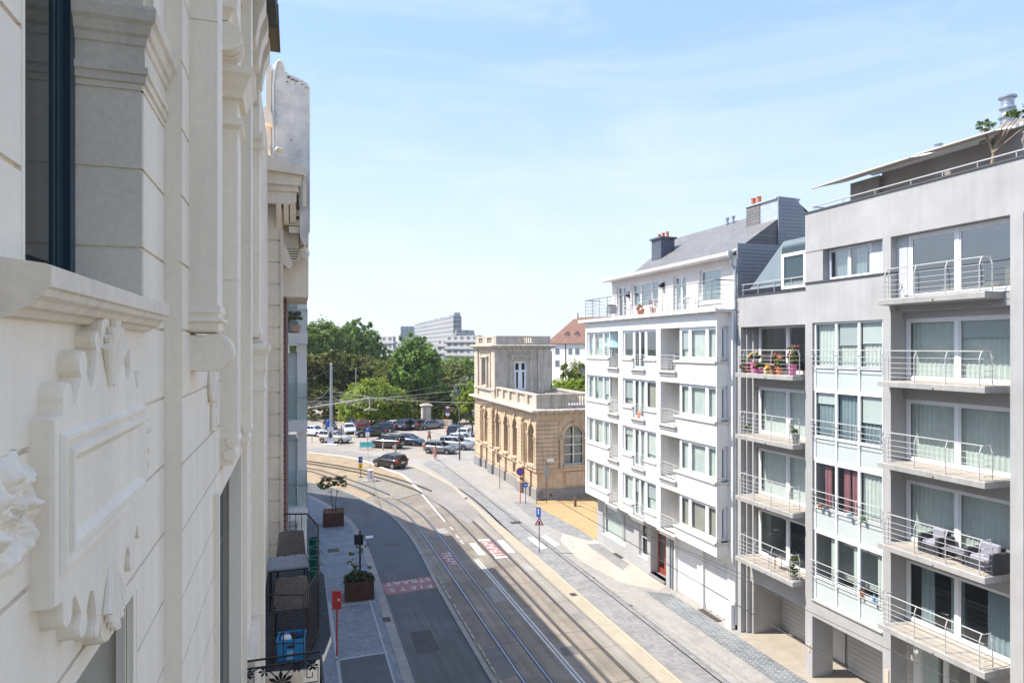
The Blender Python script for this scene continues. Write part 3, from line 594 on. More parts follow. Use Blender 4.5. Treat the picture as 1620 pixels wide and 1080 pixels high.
# set-back top floor behind the long terrace
PX = 19.3; m = MB()
m.wall('x', PX, PX+.25, 24.98, 37.72, 14.56, 17.0, [(35.75,37.04,14.7,16.62),(32.06,35.14,15.15,16.62),(29.33,30.56,14.7,16.6),(26.44,28.19,15.05,16.66)])
m.box(PX+.25, 24, 37.5, 37.71, 14.56, 17.0); m.build('penthouse_wall', mat('pink_white_render', (.74,.69,.66), .85, var=.06, streak=.06), W)
window(W, 'x', PX+.12, 35.75, 37.04, 14.7, 16.62, mull=(36.4,), cur=None, name='terrace_door', gm=GLASSD)
window(W, 'x', PX+.12, 32.06, 35.14, 15.15, 16.62, mull=(32.95,34.2), gm=GLASSD)
window(W, 'x', PX+.12, 29.33, 30.56, 14.7, 16.6, mull=(29.95,), name='terrace_door', gm=GLASSD)
window(W, 'x', PX+.12, 26.44, 28.19, 15.05, 16.66, gm=GLASSD)
m = MB(); m.box(PX-.06, PX+.1, 26.38, 28.25, 14.93, 15.05); m.build('window_sill', PVC, W)
m = MB(); m.box(18.72, 19.6, 25.0, 37.75, 17.0, 17.05); m.prism([(18.70,17.02),(18.78,16.95),(18.84,16.95),(18.84,17.17),(18.70,17.17)], 'y', 24.98, 37.8); m.box(18.6, 18.72, 24.94, 25.0, 16.96, 17.2)
m.build('gutter', mat('gutter_white', (.74,.70,.66), .6, streak=.1), W)
m = MB(); m.tube([(18.75,24.96,17.0),(18.8,24.93,16.6),(18.95,24.88,16.3),(18.98,24.86,0.3)], .06, 8); m.box(18.9,19.08,24.80,24.93,16.2,16.5); m.build('downpipe', ZINC, W)
# slate roof with a hipped far end, ridge 4 m behind the gutter
m = MB(); A = [(18.85,25.0,17.08),(18.85,34.4,17.08),(22.6,35.8,19.62),(22.6,25.0,19.62)]; Bk = [(26.4,25.0,17.08),(26.4,34.4,17.08)]
m.add(A+Bk, [(0,1,2,3),(3,2,5,4),(1,5,2)]); m.add([(18.9,25.0,17.0),(22.6,25.0,17.0),(22.6,25.0,19.60),(18.9,25.0,17.08)], [(0,1,2,3)]); m.build('slate_roof', SLATE, W)
m = MB(); m.box(18.86, 26, 34.2, 37.7, 17.02, 17.10); m.build('flat_roof', mat('roof_felt', (.16,.16,.16), .9), W)
m = MB(); m.box(20.1, 21.0, 33.1, 34.15, 17.6, 19.12); m.box(20.0, 21.1, 33.0, 34.25, 19.12, 19.22); ch = m.build('chimney', mat('dark_slate_cladding', (.085,.10,.13), .5, brick=dict(w=.3, h=.15, m=.01, c2=(.11,.125,.16), mc=(.04,.045,.06), rot=(radians(90),0,radians(90)))), W)
for k in range(5): q = MB(); lathe_at(q, [(.09,0),(.10,.03),(.085,.06),(.08,.26),(.095,.30),(.07,.30)], 20.55+(k%2)*.12, 33.15+k*.22, 19.22); q.build('chimney_pot', TERRA, ch)
for y in (29.6, 30.1): q = MB(); lathe_at(q, [(.07,0),(.07,.3),(.11,.3),(.11,.36),(.05,.4)], 22.4, y, 19.5); q.build('roof_vent', ZINC, W)
# clad party wall and chimney block above the grey neighbour
m = MB(); prof = [(19.08,14.9),(19.08,17.5),(21.38,17.52),(21.38,19.80),(22.35,19.76),(22.95,19.05),(23.6,17.4),(24,14.9)]
m.prism(prof, 'y', 24.90, 24.98); m.build('party_wall', CLAD, W)
m = MB()
for k in range(30):
    z = 14.98+k*.165
    if z > 19.7: break
    x0 = 19.08 if z < 17.45 else 21.40
    x1 = 24-(z-14.9)*.16 if z < 17.4 else (23.6-(z-17.4)*.394 if z < 19.05 else 22.95-(z-19.05)*.845)
    m.add([(x0,24.885,z),(x1,24.885,z),(x1,24.898,z+.10),(x0,24.898,z+.10),(x0,24.898,z),(x1,24.898,z)], [(0,1,2,3),(0,4,5,1)])
m.build('cladding_board', CLAD, W)
m = MB(); m.tube([(19.08,24.93,17.52),(21.37,24.93,17.54),(21.37,24.93,19.82),(22.35,24.93,19.79),(22.97,24.93,19.06),(23.6,24.93,17.4)], .035, 4); m.build('zinc_edging', ZINC, W)
m = MB(); m.box(21.38, 22.6, 25.0, 27.2, 17.6, 19.75); m.box(21.30, 22.68, 25.0, 27.25, 19.75, 19.82); ch = m.build('chimney', mat('pale_zinc_cladding', (.42,.47,.52), .5, var=.15, vs=3), W, label='tall pale clad chimney rising from the party wall')
m = MB(); m.box(21.35, 21.382, 26.2, 27.2, 17.6, 19.75); m.build('slate_cheek', SLATE, ch)
for y in (26.5, 26.9): q = MB(); lathe_at(q, [(.11,0),(.11,.3),(.13,.33),(.1,.36)], 21.55, y, 19.82); q.build('chimney_pot', TERRA, ch)
# terrace railing
r = MB(); R_ = [(19.2,25.02),(18.0,25.02),(18.0,38.9),(19.0,38.9)]
bar_rail(r, R_, 14.56, (.22,.44,.66,.88,1.08), top=1.30, rt=.028, r=.012, posts=[(18.0,y) for y in [25.3+1.045*k for k in range(14)]]+[(19.2,25.02)])
for k in range(14): r.box(17.96, 18.02, 25.28+1.045*k, 25.32+1.045*k, 14.38, 14.6)
r.build('terrace_railing', mat('grey_rail', (.27,.27,.27), .45, metal=.3, fine=0), W)
m = MB()
for x, y, z, s_ in ((19.2,35.4,16.1,.16),(19.2,31.5,16.3,.2)): m.prism([(x-s_*.5, z),(x+.1, z+.1),(x+.1, z-.3),(x-s_, z-.12)], 'y', y-.1, y+.1); m.cut()
m.build_each('wall_lamp', DARKM, W)

# ---------------------------------------------------------------- grey apartment building
Bd = empty('apartment_building', (19, 18, 0), 'grey rendered apartment building with curved white balcony rails and roof terrace', 'building')
GF = [14.40, 11.70, 9.00, 6.31, 3.63]
m = MB()
m.wall('x', 19.0, 19.25, 20.68, 24.57, 13.72, 15.08)                                    # B1 parapet
m.wall('x', 19.0, 19.35, 2.0, 20.68, 16.52, 18.03); m.box(19.0, 19.25, 17.0, 20.68, 13.76, 15.30)
m.box(19.0, 20.0, 20.31, 20.68, .06, 13.76); m.box(19.002, 19.72, 16.81, 17.13, .06, 16.52); m.box(19.0, 19.72, 12.6, 12.95, .06, 16.52)
m.box(19.0, 19.3, 17.13, 20.31, 2.46, 3.08)                                              # beam over garage 2
m.box(19.0, 19.22, 24.57, 24.80, .06, 15.08); m.box(19.23, 19.43, 24.43, 24.62, .06, 13.72); m.box(19.44, 21.1, 24.27, 24.5, .06, 13.72)
m.box(19.3, 19.9, 20.68, 24.3, 2.45, 3.45); m.box(19.25, 24, 2.0, 12.598, .06, 16.52); m.box(24, 24.3, 2.0, 24.8, 0, 18)
m.box(19.02, 19.28, 19.8, 20.68, 15.36, 16.52); m.box(21.05, 24, 16.0, 24.5, .06, 2.6)
for k in range(1, 5): m.box(19.75, 24, 12.96, 24.26, GF[k]-.25, GF[k]-.02)
m.box(19.26, 24, 12.96, 24.56, 14.0, 14.38); m.box(19.36, 24, 12.96, 20.66, 16.6, 17.6)
for k in range(4): m.box(19.55, 19.75, 12.95, 16.81, GF[k]-.62, GF[k]-.18)
m.box(19.55, 19.75, 12.95, 16.81, 2.9, 3.45)
for k in (1, 2, 3): m.box(19.55, 19.75, 20.68, 24.27, GF[k]-.62, GF[k]-.18)
m.build('wall', CONC, Bd)
m = MB(); m.box(18.96, 19.4, 20.66, 24.82, 15.08, 15.12); m.box(18.96, 19.4, 2, 20.72, 18.03, 18.08); m.box(18.95, 19.4, 16.8, 20.70, 15.30, 15.345); m.build('coping', mat('dark_coping', (.09,.09,.095), .6), Bd)
# railings of roof edge
r = MB(); bar_rail(r, [(19.15,24.7),(19.15,20.75)], 15.1, (.28,), top=.52, rt=.022, r=.016, posts=[(19.15,y) for y in (24.6,23.6,22.6,21.6,20.8)]); r.build('parapet_railing', ALU, Bd)
r = MB(); bar_rail(r, [(19.9,20.5),(19.18,20.5),(19.18,3)], 18.05, (), top=.24, rt=.026, posts=[(19.18,y) for y in (20.4,19.0,17.6,16.2,15.1,14.0,12.9,11.8,9,7,5)]); r.build('parapet_railing', ALU, Bd)
# dormer slope over the lower part
m = MB(); m.add([(19.9,20.7,17.35),(19.9,22.9,17.35),(19.15,24.2,15.35),(19.15,20.7,15.35),(24,20.7,17.35),(24,22.9,17.35)], [(0,1,2,3),(0,4,5,1)])
m.box(19.95, 24, 20.7, 23.0, 15.1, 17.3); m.build('dormer', mat('dormer_slate', (.16,.20,.22), .5, var=.1), Bd)
m = MB(); m.prism([(19.2,15.4),(19.2,16.9),(19.25,17.0),(19.9,17.0),(19.9,15.4)], 'y', 20.75, 22.2); dm = m.build('dormer_cheek', mat('dark_teal_cladding', (.05,.075,.09), .5), Bd)
window(Bd, 'x', 19.12, 20.8, 22.15, 15.2, 16.65, cur=CURT, fr=.08)
# curtain wall of section two
MY = (17.15, 18.17, 19.2, 20.25); ROW = [(12.08,13.74),(9.40,11.15),(6.72,8.46),(4.02,5.76)]
PAN = mat('pale_glass_panel', (.50,.545,.535), .25, var=.04, fine=0); cur2 = [CURT, CURTB, CURTP, CURT]
m = MB()
for k, (a, b) in enumerate(ROW):
    lo = a-.90
    for i in range(3): m.box(19.10, 19.13, MY[i]+.04, MY[i+1]-.04, lo+.05, a-.05); m.cut()
m.build_each('spandrel_panel', PAN, Bd)
m = MB(); m.box(18.94, 19.3, 17.13, 20.33, 3.08, 3.12); m.build('stone_ledge', CONCL, Bd)
for k, (a, b) in enumerate(ROW):
    m = MB(); lo = a-.90
    m.box(19.06, 19.14, 17.13, 20.31, lo-.035, lo+.05); m.box(19.06, 19.14, 17.13, 20.31, a-.05, a+.0)
    for y in MY: m.box(19.055, 19.14, y-.04, y+.04, lo+.05, a-.05)
    m.build('panel_frame', PVC, Bd)
    for i in range(3):
        fr_ = {0: ((0,1),), 1: ((0,1),), 2: (((0,1),), ((.0,.45),(.55,.8)), ((.35,.7),))[i], 3: ((.0,.35),)}[k]
        cm = cur2[k] if not (k == 2 and i == 0) else CURT
        window(Bd, 'x', 19.06, MY[i]+.0, MY[i+1]-.0, a, b, cur=(cm if k != 2 or i != 2 else CURTP), cfrac=fr_, fr=.05, leaf=False, amp=.045 if k in (1,2) else .03)
    r = MB(); bar_rail(r, [(18.92,17.12),(18.92,20.33)], a-.03, (.06,.24,.42), top=.66 if k else .66, rt=.018, r=.011, posts=[(18.92,y) for y in (17.15,18.17,19.2,20.3)]); r.build('window_railing', ALU, Bd)
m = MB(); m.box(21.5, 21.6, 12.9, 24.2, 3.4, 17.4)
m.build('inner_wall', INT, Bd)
WI = mat('white_room_wall', (.6,.6,.58), .9); m = MB(); m.box(20.2, 20.3, 17.2, 20.25, 3.9, 5.8); m.build('inner_partition', WI, Bd)
# top floor windows
window(Bd, 'x', 19.28, 17.83, 19.78, 15.36, 16.50, mull=(18.82,), cur=CURT, gm=GLASSD, cfrac=((.15,.4),(.55,.9)))
m = MB(); m.box(19.27, 19.33, 17.44, 17.83, 14.4, 16.52); m.cut(); m.box(19.27, 19.33, 16.40, 16.78, 14.4, 16.52); m.build_each('metal_panel', mat('light_grey_panel', (.55,.57,.59), .5), Bd)
window(Bd, 'x', 19.28, 16.78, 17.44, 15.36, 16.50, cur=None, gm=GLASSD)
window(Bd, 'x', 19.28, 12.97, 16.38, 14.42, 16.50, mull=(14.70,), cur=None, gm=GLASSD, name='sliding_door', fr=.09)
# sliding doors
for k in range(1, 5):
    z1 = GF[k]+2.08 if k else 16.5
    cu = [None, CURT, CURT, CURTT, CURT][k]
    window(Bd, 'x', 19.66, 12.97, 16.79, GF[k]+.02, z1, mull=(15.0,), cur=mat('pale_green_curtain', (.68,.69,.65), .9) if k < 4 else CURTB, cfrac=((0,1),) if k < 4 else ((.0,.3),(.5,.62),(.78,.9)), name='sliding_door', fr=.09)
    if k == 1: window(Bd, 'x', 19.66, 20.7, 24.2, GF[k]+.02, z1, mull=(22.4,), cur=None, name='sliding_door', fr=.09)
    if 1 < k: window(Bd, 'x', 19.66, 20.7, 24.2, GF[k]+.02, z1, mull=(22.4,), cur=CURT if k != 4 else None, name='sliding_door', fr=.09, amp=.015)
# balconies
def balcony(par, xf, xb, y0, y1, F, posts, lab=None, wrap=1):
    m = MB(); m.prism([(xf,F-.18),(xf,F-.02),(xf+.02,F),(xb,F),(xb,F-.2)], 'y', y0, y1); m.tube([(xf-.06,(y0+y1)/2-.2,F-.12),(xf+.05,(y0+y1)/2-.2,F-.12)], .025, 6)
    s = m.build('balcony', CONCL, par, label=lab)
    t = MB(); n = int((y1-y0-.2)/.52)
    for i in range(n):
        for j in range(2): t.box(xf+.1+j*.5, xf+.585+j*.5, y0+.08+i*.52, y0+.585+i*.52, F+.001, F+.018)
    t.build('floor_tile', mat('balcony_tile', (.44,.385,.32), .8, var=.1), s)
    r = MB(); xr = xf+.07; pts = [(19.0-.03,y0+.07),(xr,y0+.07),(xr,y1-.07),(19.0-.03,y1-.07)]
    def bend(p): return (p[0]+(.09 if p[0] < 18.8 else 0), p[1]+(.08 if p[1] < y0+.2 else -.08 if p[1] > y1-.2 else 0))
    ps = [(xr, y) for y in posts]+[(18.9,y0+.07),(18.9,y1-.07)]
    for h in (.14,.28,.44,.60,.78): r.tube([(p[0], p[1], F+h) for p in pts], .0085, 5)
    T = [(18.95,y0+.15),(xr+.09,y0+.15),(xr+.09,y1-.15),(18.95,y1-.15)]; r.tube([(p[0], p[1], F+1.0) for p in T], .019, 6)
    for p in ps: q = bend(p); q = (min(max(q[0], xr+.09), 18.95), min(max(q[1], y0+.15), y1-.15)); r.tube([(p[0],p[1],F-.02),(p[0],p[1],F+.80),(p[0]*.4+q[0]*.6,p[1]*.4+q[1]*.6,F+.92),(q[0],q[1],F+1.0)], .017, 5)
    r.build('railing', ALU, s)
for k in range(5): balcony(Bd, 18.5, 19.66 if k else 19.28, 13.3, 16.88, GF[k], (13.5,14.53,15.57,16.66))
for k in range(1, 5): balcony(Bd, 18.5, 19.66, 20.8, 24.31, GF[k], (21.05,22.1,23.15,24.1))
# garages and entrance at street level
GD = mat('light_grey_door', (.50,.51,.52), .5, var=.06)
for y0, y1, x in ((20.7,24.27,21.0),(17.3,20.3,20.75)):
    m = MB()
    for k in range(12): m.box(x, x+.04, y0, y1, .08+.2*k, .08+.2*k+.19)
    m.build('garage_door', GD, Bd)
m = MB(); m.box(20.7, 20.8, 17.13, 17.3, .06, 2.6); m.cut(); m.box(20.4, 20.5, 16.2, 17.13, .06, 2.7); m.build_each('door_post', PVC, Bd)
window(Bd, 'x', 20.2, 12.97, 16.8, .15, 2.7, mull=(13.9,14.9,15.8), cur=None, name='entrance_glazing', fr=.08)
m = MB(); m.box(18.97, 19.0, 16.88, 17.04, 1.5, 1.95); m.cut(); m.box(18.975, 19.0, 20.42, 20.52, 1.0, 1.3)
m.build_each('letter_plate', mat('pale_plate', (.7,.5,.4), .5), Bd)
# roof storey, awning box, vents
m = MB(); m.box(20.6, 24, 13.6, 18.6, 18.05, 19.35); m.box(20.45, 21.4, 18.6, 19.9, 18.05, 19.15); m.box(21.4, 24, 18.6, 20.2, 18.05, 19.0); m.box(20.3, 24, 2.4, 14.3, 18.05, 19.35); m.box(20.9, 22.5, 13.0, 14.6, 19.35, 19.75)
m.build('roof_storey', mat('roof_storey_render', (.30,.275,.26), .85, var=.1), Bd)
m = MB(); m.prism([(20.2,19.40),(20.2,19.30),(20.62,19.24),(20.62,19.42)], 'y', 13.4, 19.0); m.build('awning_cassette', PVC, Bd)
m = MB(); m.add([(20.55,16.1,19.36),(20.55,13.6,19.36),(19.3,13.6,19.10),(19.3,16.1,19.10)], [(0,1,2,3)])
m.add([(20.55,20.3,19.30),(20.55,16.3,19.34),(19.25,16.3,19.06),(19.25,20.55,19.02)], [(0,1,2,3)]); m.tube([(19.25,20.6,19.03),(19.25,16.3,19.06)], .035, 6); m.tube([(19.3,16.1,19.1),(19.3,13.6,19.1)], .035, 6)
m.build('awning', mat('beige_awning', (.55,.50,.44), .8, var=.04), Bd)
PROF = [(.16,0),(.16,.5),(.22,.52),(.22,.56),(.17,.6),(.17,.76),(.24,.78),(.24,.82),(.05,.86)]
for x, y, z, s_ in ((20.9,16.6,19.3,.55),(21.6,14.8,19.7,1.0),(21.3,15.3,19.5,.72)):
    q = MB(); q.lathe([(r_*s_*1.05, z+h_*s_*(1.35 if s_ == 1.0 else 1)) for r_, h_ in PROF], x, y, 16); q.build('roof_vent', STEEL, Bd, smooth=True)
m = MB(); lathe_at(m, [(.24,0),(.24,.12),(.2,.16),(.2,.34),(.25,.36),(.25,.42),(.2,.5)], 21.6, 14.8, 19.75); m.build('roof_vent', STEEL, Bd)
# ================================================================ NEOCLASSICAL STONE BUILDING
def yp(u, c=19.2): Z = c*1035/(_C*(u-465)); return (Z-c*_S)/_C
def arch_fill(m, ax, c0, c1, a, b, zs, zt, n=14):
    """masonry between a round arch springing at zs and the flat line zt (a..b opening)"""
    P = (lambda c, u, z: (c, u, z)) if ax == 'x' else (lambda c, u, z: (u, c, z))
    r = (b-a)/2; mid = (a+b)/2; pts = [(mid-r*cos(pi*i/n), zs+r*sin(pi*i/n)) for i in range(n+1)]
    for i in range(n):
        p, q = pts[i], pts[i+1]
        for c, s in ((c0, 1), (c1, -1)): m.add([P(c,*p), P(c,*q), P(c,q[0],zt), P(c,p[0],zt)], [(0,1,2,3)[::s]])
        m.add([P(c0,*p), P(c1,*p), P(c1,*q), P(c0,*q)], [(0,1,2,3)])
def arch_ring(m, ax, c, proj, a, b, zs, w_=.16, n=14, foot=0):
    P = (lambda c, u, z: (c, u, z)) if ax == 'x' else (lambda c, u, z: (u, c, z))
    r = (b-a)/2; mid = (a+b)/2
    A = [(mid-r*cos(pi*i/n), zs+r*sin(pi*i/n)) for i in range(n+1)]; B = [(mid-(r+w_)*cos(pi*i/n), zs+(r+w_)*sin(pi*i/n)) for i in range(n+1)]
    if foot: A = [(a, zs-foot)]+A+[(b, zs-foot)]; B = [(a-w_, zs-foot)]+B+[(b+w_, zs-foot)]
    k = len(A); vs = [P(c-proj,*p) for p in A]+[P(c-proj,*p) for p in B]+[P(c,*p) for p in A]+[P(c,*p) for p in B]
    fs = [f for i in range(k-1) for f in ((i,i+1,k+i+1,k+i),(k+i,k+i+1,3*k+i+1,3*k+i),(i,i+1,2*k+i+1,2*k+i))]
    m.add(vs, fs)
def rustic(m, ax, c, proj, a, b, z0, z1, h=.36, g=.035):
    z = z0
    while z < z1-.05:
        t = min(z+h-g, z1)
        (m.box(c-proj, c, a, b, z, t) if ax == 'x' else m.box(a, b, c-proj, c, z, t)); z += h
def baluster_row(m, ax, c, a, b, z0, z1, step=.24):
    n = max(1, int((b-a)/step)); H = z1-z0
    for i in range(n):
        u = a+(i+.5)*(b-a)/n; pr = [(.05,0),(.05,.06*H),(.03,.12*H),(.075,.38*H),(.035,.72*H),(.03,.82*H),(.05,.88*H),(.05,H)]
        m.lathe([(r_, z0+h_) for r_, h_ in pr], *((c, u) if ax == 'x' else (u, c)), 8)
K = empty('neoclassical_building', (19.1, 60, 0), 'low pale sandstone building with round arches, balustrades and a square corner tower', 'building')
XS = 19.25; YS = 51.15
arches = [(yp(772), yp(766.5)), (yp(790), yp(784)), (yp(803.5), yp(797)), (yp(817.5), yp(811)), (yp(845), yp(835.5))]
m = MB(); hs = []
for a, b in arches:
    r = (b-a)/2; hs.append((a, b, 2.75, 6.35))
small = [(yp(789), yp(785), 1.35, 2.2), (yp(814.5), yp(810.5), 1.35, 2.2)]; doors = [(yp(801), yp(798), .06, 2.3), (yp(841), yp(837.5), .06, 2.45), (yp(770.5), yp(768), .06, 2.3)]
m.wall('x', XS, XS+.75, YS+.02, 70.55, .95, 7.1, [(a,b,c,d) for a,b,c,d in hs]+[(s[0],s[1],s[2],s[3]) for s in small]+[(d[0],d[1],.9,d[3]) for d in doors])
for a, b in arches: arch_fill(m, 'x', XS, XS+.75, a, b, 6.35-(b-a)/2, 6.35)
m.wall('y', YS, YS+.6, XS+.02, 34, .95, 7.1, [(21.70,23.60,2.85,6.25),(26.2,28.1,2.85,6.25),(30.6,32.5,2.85,6.25)])
for a in (21.70, 26.2, 30.6): arch_fill(m, 'y', YS, YS+.6, a, a+1.9, 5.30, 6.25)
m.box(33.4, 34, YS+.6, 70.5, 0, 7.1); m.box(XS+.8, 33.4, 70.0, 70.5, 0, 7.1); m.box(XS+.8, 33.4, YS+.7, 70, 6.9, 7.3)
# entablature band
m.box(XS-.06, 34, YS-.06, YS+.5, 6.62, 7.12); m.box(XS-.06, XS+.5, YS+.5, 70.6, 6.62, 7.12)
m.build('wall', STONE, K)
m = MB(); m.wall('x', XS-.10, XS+.7, YS-.1, 70.6, 0.05, .95, [(d[0],d[1],.0,1.2) for d in doors]); m.box(XS+.7, 34, YS-.1, YS+.5, .05, .949); m.build('plinth', mat('plinth_stone', (.30,.28,.26), .8, var=.15, vs=1.5, streak=.15), K)
# mouldings: base band, sills, impost, quoins
m = MB(); m.box(XS-.16, XS+.1, YS-.16, 70.62, 2.42, 2.62); m.box(XS+.1, 34, YS-.16, YS+.1, 2.42, 2.62); m.box(XS-.10, XS+.1, YS-.1, 70.6, 2.62, 2.72); m.box(XS+.1, 34, YS-.1, YS+.1, 2.62, 2.72)
m.build('string_course', STONE, K)
m = MB()
piers = [(yp(762.5), yp(754)), (yp(781.5), yp(775.5)), (yp(828.5), yp(821.5))]
for a, b in piers: rustic(m, 'x', XS, .28, a, b, 2.72, 6.62); m.box(XS-.26, XS, a+.0, b, .95, 2.42); m.cut()
rustic(m, 'x', XS, .16, YS+.02, yp(847.5), 2.72, 6.62); rustic(m, 'y', YS, .16, XS-.16, 21.1, 2.72, 6.62)
m.build_each('rusticated_pier', STONE, K)
m = MB()
for a, b in piers: m.box(XS-.34, XS-.10, a-.04, b+.04, .05, .952); m.cut()
m.build_each('pier_plinth', BLUEST, K)
m = MB()
for a, b in arches:
    arch_ring(m, 'x', XS, .07, a, b, 6.35-(b-a)/2, .2); zc = 6.35; mid = (a+b)/2
    m.prism([(mid-.10,zc-.06),(mid+.10,zc-.06),(mid+.16,zc+.36),(mid-.16,zc+.36)], 'x', XS-.18, XS)
    zi = 6.35-(b-a)/2
    for y in (a-.14, b+.14): m.box(XS-.12, XS, y-.18, y+.18, zi-.22, zi); m.box(XS-.05, XS, y-.13, y+.13, 2.72, zi-.22)
    m.box(XS-.28, XS+.2, a-.08, b+.08, 2.72, 2.88)
    for y in (a+.05, b-.17): m.box(XS-.22, XS, y, y+.12, 2.4, 2.72)
    m.cut()
for a in (21.70,26.2,30.6):
    arch_ring(m, 'y', YS, .10, a, a+1.9, 5.30, .26); m.prism([(a+.83,6.2),(a+1.07,6.2),(a+1.13,6.62),(a+.77,6.62)], 'y', YS-.2, YS)
    for x in (a-.3, a+2.2): m.box(x-.28, x+.28, YS-.14, YS, 5.08, 5.30); m.box(x-.25, x+.25, YS-.06, YS, 2.72, 5.08)
    m.box(a-.1, a+2.0, YS-.2, YS+.1, 2.74, 2.86); m.box(a+.1, a+1.8, YS-.10, YS, 1.15, 2.3); m.cut()
m.build_each('arch_surround', STONE, K)
m = MB()
for u in (764.5, 831.2): lathe_at(m, [(.19,0),(.19,.1),(.14,.18),(.145,.2),(.12,3.3),(.18,3.42),(.2,3.6)], XS-.2, yp(u), 2.72, 12); m.cut()
for a, b in (arches[0], arches[4]): lathe_at(m, [(.15,0),(.11,.12),(.10,2.25),(.16,2.4),(.17,2.6)], XS-.12, a-.3, 2.72, 12); m.cut()
for x in (21.36, 23.95, 25.86): lathe_at(m, [(.18,0),(.18,.1),(.13,.18),(.115,2.15),(.13,2.2),(.19,2.34),(.2,2.5)], x, YS-.16, 2.62, 12); m.cut()
m.build_each('column', STONE, K, smooth=True)
DARKF = mat('dark_window_frame', (.12,.09,.07), .6)
for a, b in arches:
    window(K, 'x', XS+.62, a, b, 2.75, 6.35, trans=(4.4,5.3), mull=((a+b)/2,), cur=None, fm=DARKF, gm=GLASSD)
for a, b, c, d in small: window(K, 'x', XS+.3, a, b, c, d, cur=None, fm=DARKF, gm=GLASSD)
m = MB()
for a, b, c, d in doors: m.box(XS+.25, XS+.35, a, b, .05, d); m.cut()
m.build_each('side_door', STONE, K)
WFR = mat('cream_frame', (.72,.70,.62), .5)
for a in (21.70,26.2,30.6):
    w_ = window(K, 'y', YS+.22, a, a+1.9, 2.86, 6.25, mull=(a+.95,), trans=(3.75,4.55,5.25), cur=CURTT if a < 25 else None, cfrac=((.03,.4),(.6,.97)), fm=WFR, leaf=False, fr=.10)
    q = MB(); arch_ring(q, 'y', YS+.22, .02, a+.1, a+1.8, 5.30, .1); q.build('arched_frame', WFR, w_)
m = MB(); m.box(XS+1.3, XS+1.4, YS+1, 69.8, .1, 6.8); m.box(XS+1.4, 33, YS+2.0, YS+2.1, .1, 6.8); m.build('inner_wall', mat('warm_room_wall', (.22,.19,.15), .9), K)
# main cornice: profile swept round the corner
def cornice_ring(m, prof, x0, y0, x1, y1):
    """closed ring of a profile (out, z) around a rectangle"""
    n = len(prof); vs = []
    for sx, sy, X, Y in ((-1,-1,x0,y0),(1,-1,x1,y0),(1,1,x1,y1),(-1,1,x0,y1)): vs += [(X+sx*o, Y+sy*o, z) for o, z in prof]
    fs = [(k*n+i, ((k+1)%4)*n+i, ((k+1)%4)*n+i+1, k*n+i+1) for k in range(4) for i in range(n-1)]
    m.add(vs, fs)
m = MB(); cornice_ring(m, [(0,7.10),(.10,7.12),(.12,7.26),(.34,7.34),(.62,7.42),(.66,7.46),(.66,7.60),(.55,7.66),(-.3,7.72)], XS, YS, 34, 70.5)
for y in [YS+.2+.62*i for i in range(31)]: m.box(XS-.42, XS-.05, y, y+.16, 7.22, 7.36)
for x in [XS+.2+.62*i for i in range(22)]: m.box(x, x+.16, YS-.42, YS-.05, 7.22, 7.36)
m.build('cornice', STONEG, K)
# roof terrace parapet
m = MB(); zb, zt = 7.70, 8.90; cap = .14
def parapet(ax, c, a, b, solid, z0=zb, z1=zt, th=.34, skip=()):
    P = (lambda u, v, p, q, e=0: m.box(c-e, c+th+e, u, v, p, q)) if ax == 'x' else (lambda u, v, p, q, e=0: m.box(u, v, c-e, c+th+e, p, q))
    P(a, b, z0, z0+.2, .03); P(a, b, z1-.16, z1, .05)
    last = a
    for s0, s1 in solid:
        P(s0, s1, z0+.2, z1-.16, .03)
        if s0-last > .3: baluster_row(m, ax, c+th/2, last, s0, z0+.2, z1-.16)
        last = s1
    if b-last > .3: baluster_row(m, ax, c+th/2, last, b, z0+.2, z1-.16)
sol = [(YS,52.3),(53.4,54.1),(56.0,56.6),(58.3,58.9),(60.4,61.0),(62.4,62.9)]
parapet('x', XS-.02, YS, 62.9, sol); parapet('y', YS+.0, XS+.36, 34, [(XS+.36,20.9),(20.9,22.0),(25.2,26.0),(29.2,30.0),(33.2,34)])
for a, b in ((52.4,53.3),(54.2,55.9),(56.7,58.2),(59,60.3),(61.1,62.3)): m.box(XS+.1, XS+.2, a, b, zb+.2, zt-.16)
m.box(25.3, 25.65, 53, 62.9, zb, 8.55); m.box(25.2, 25.75, 53, 62.9, 8.55, 8.68); m.box(22.2, 34, 56.5, 56.8, zb, 8.6)
m.build('parapet', STONEG, K)
m = MB(); m.box(XS+.3, 33.9, YS+.3, 70, 7.31, 7.68); m.build('flat_roof', mat('lead_roof', (.33,.33,.34), .8, var=.2), K)
# tower
TX0, TX1, TY0, TY1 = 19.25, 25.15, 62.95, 70.55
m = MB(); m.wall('x', TX0, TX0+.5, TY0+.02, TY1, 7.6, 12.7, [(66.0,67.5,8.9,11.5)]); m.wall('y', TY0, TY0+.5, TX0+.0, TX1, 7.6, 12.7, [(21.2,22.62,7.8,11.44)]); m.box(TX1-.5, TX1-.001, TY0+.5, TY1, 7.6, 12.7); m.box(TX0+.5, TX1, TY1-.5, TY1-.001, 7.6, 12.7)
m.box(TX0+.3, TX1-.3, TY0+.3, TY1-.3, 12.4, 13.1); m.build('tower_wall', STONEG, K)
m = MB()
for a, b in ((TY0,64.1),(69.2,TY1)): m.box(TX0-.16, TX0, a, b, 7.65, 12.7)
for a, b in ((64.7,65.1),(68.3,68.7)): m.box(TX0-.10, TX0, a, b, 8.6, 12.3)
m.box(TX0-.16, 20.35, TY0-.16, TY0, 7.65, 12.7); m.box(23.75, TX1, TY0-.16, TY0, 7.65, 12.7)
for a in (20.75, 22.9): m.box(a, a+.32, TY0-.08, TY0, 8.2, 11.7)
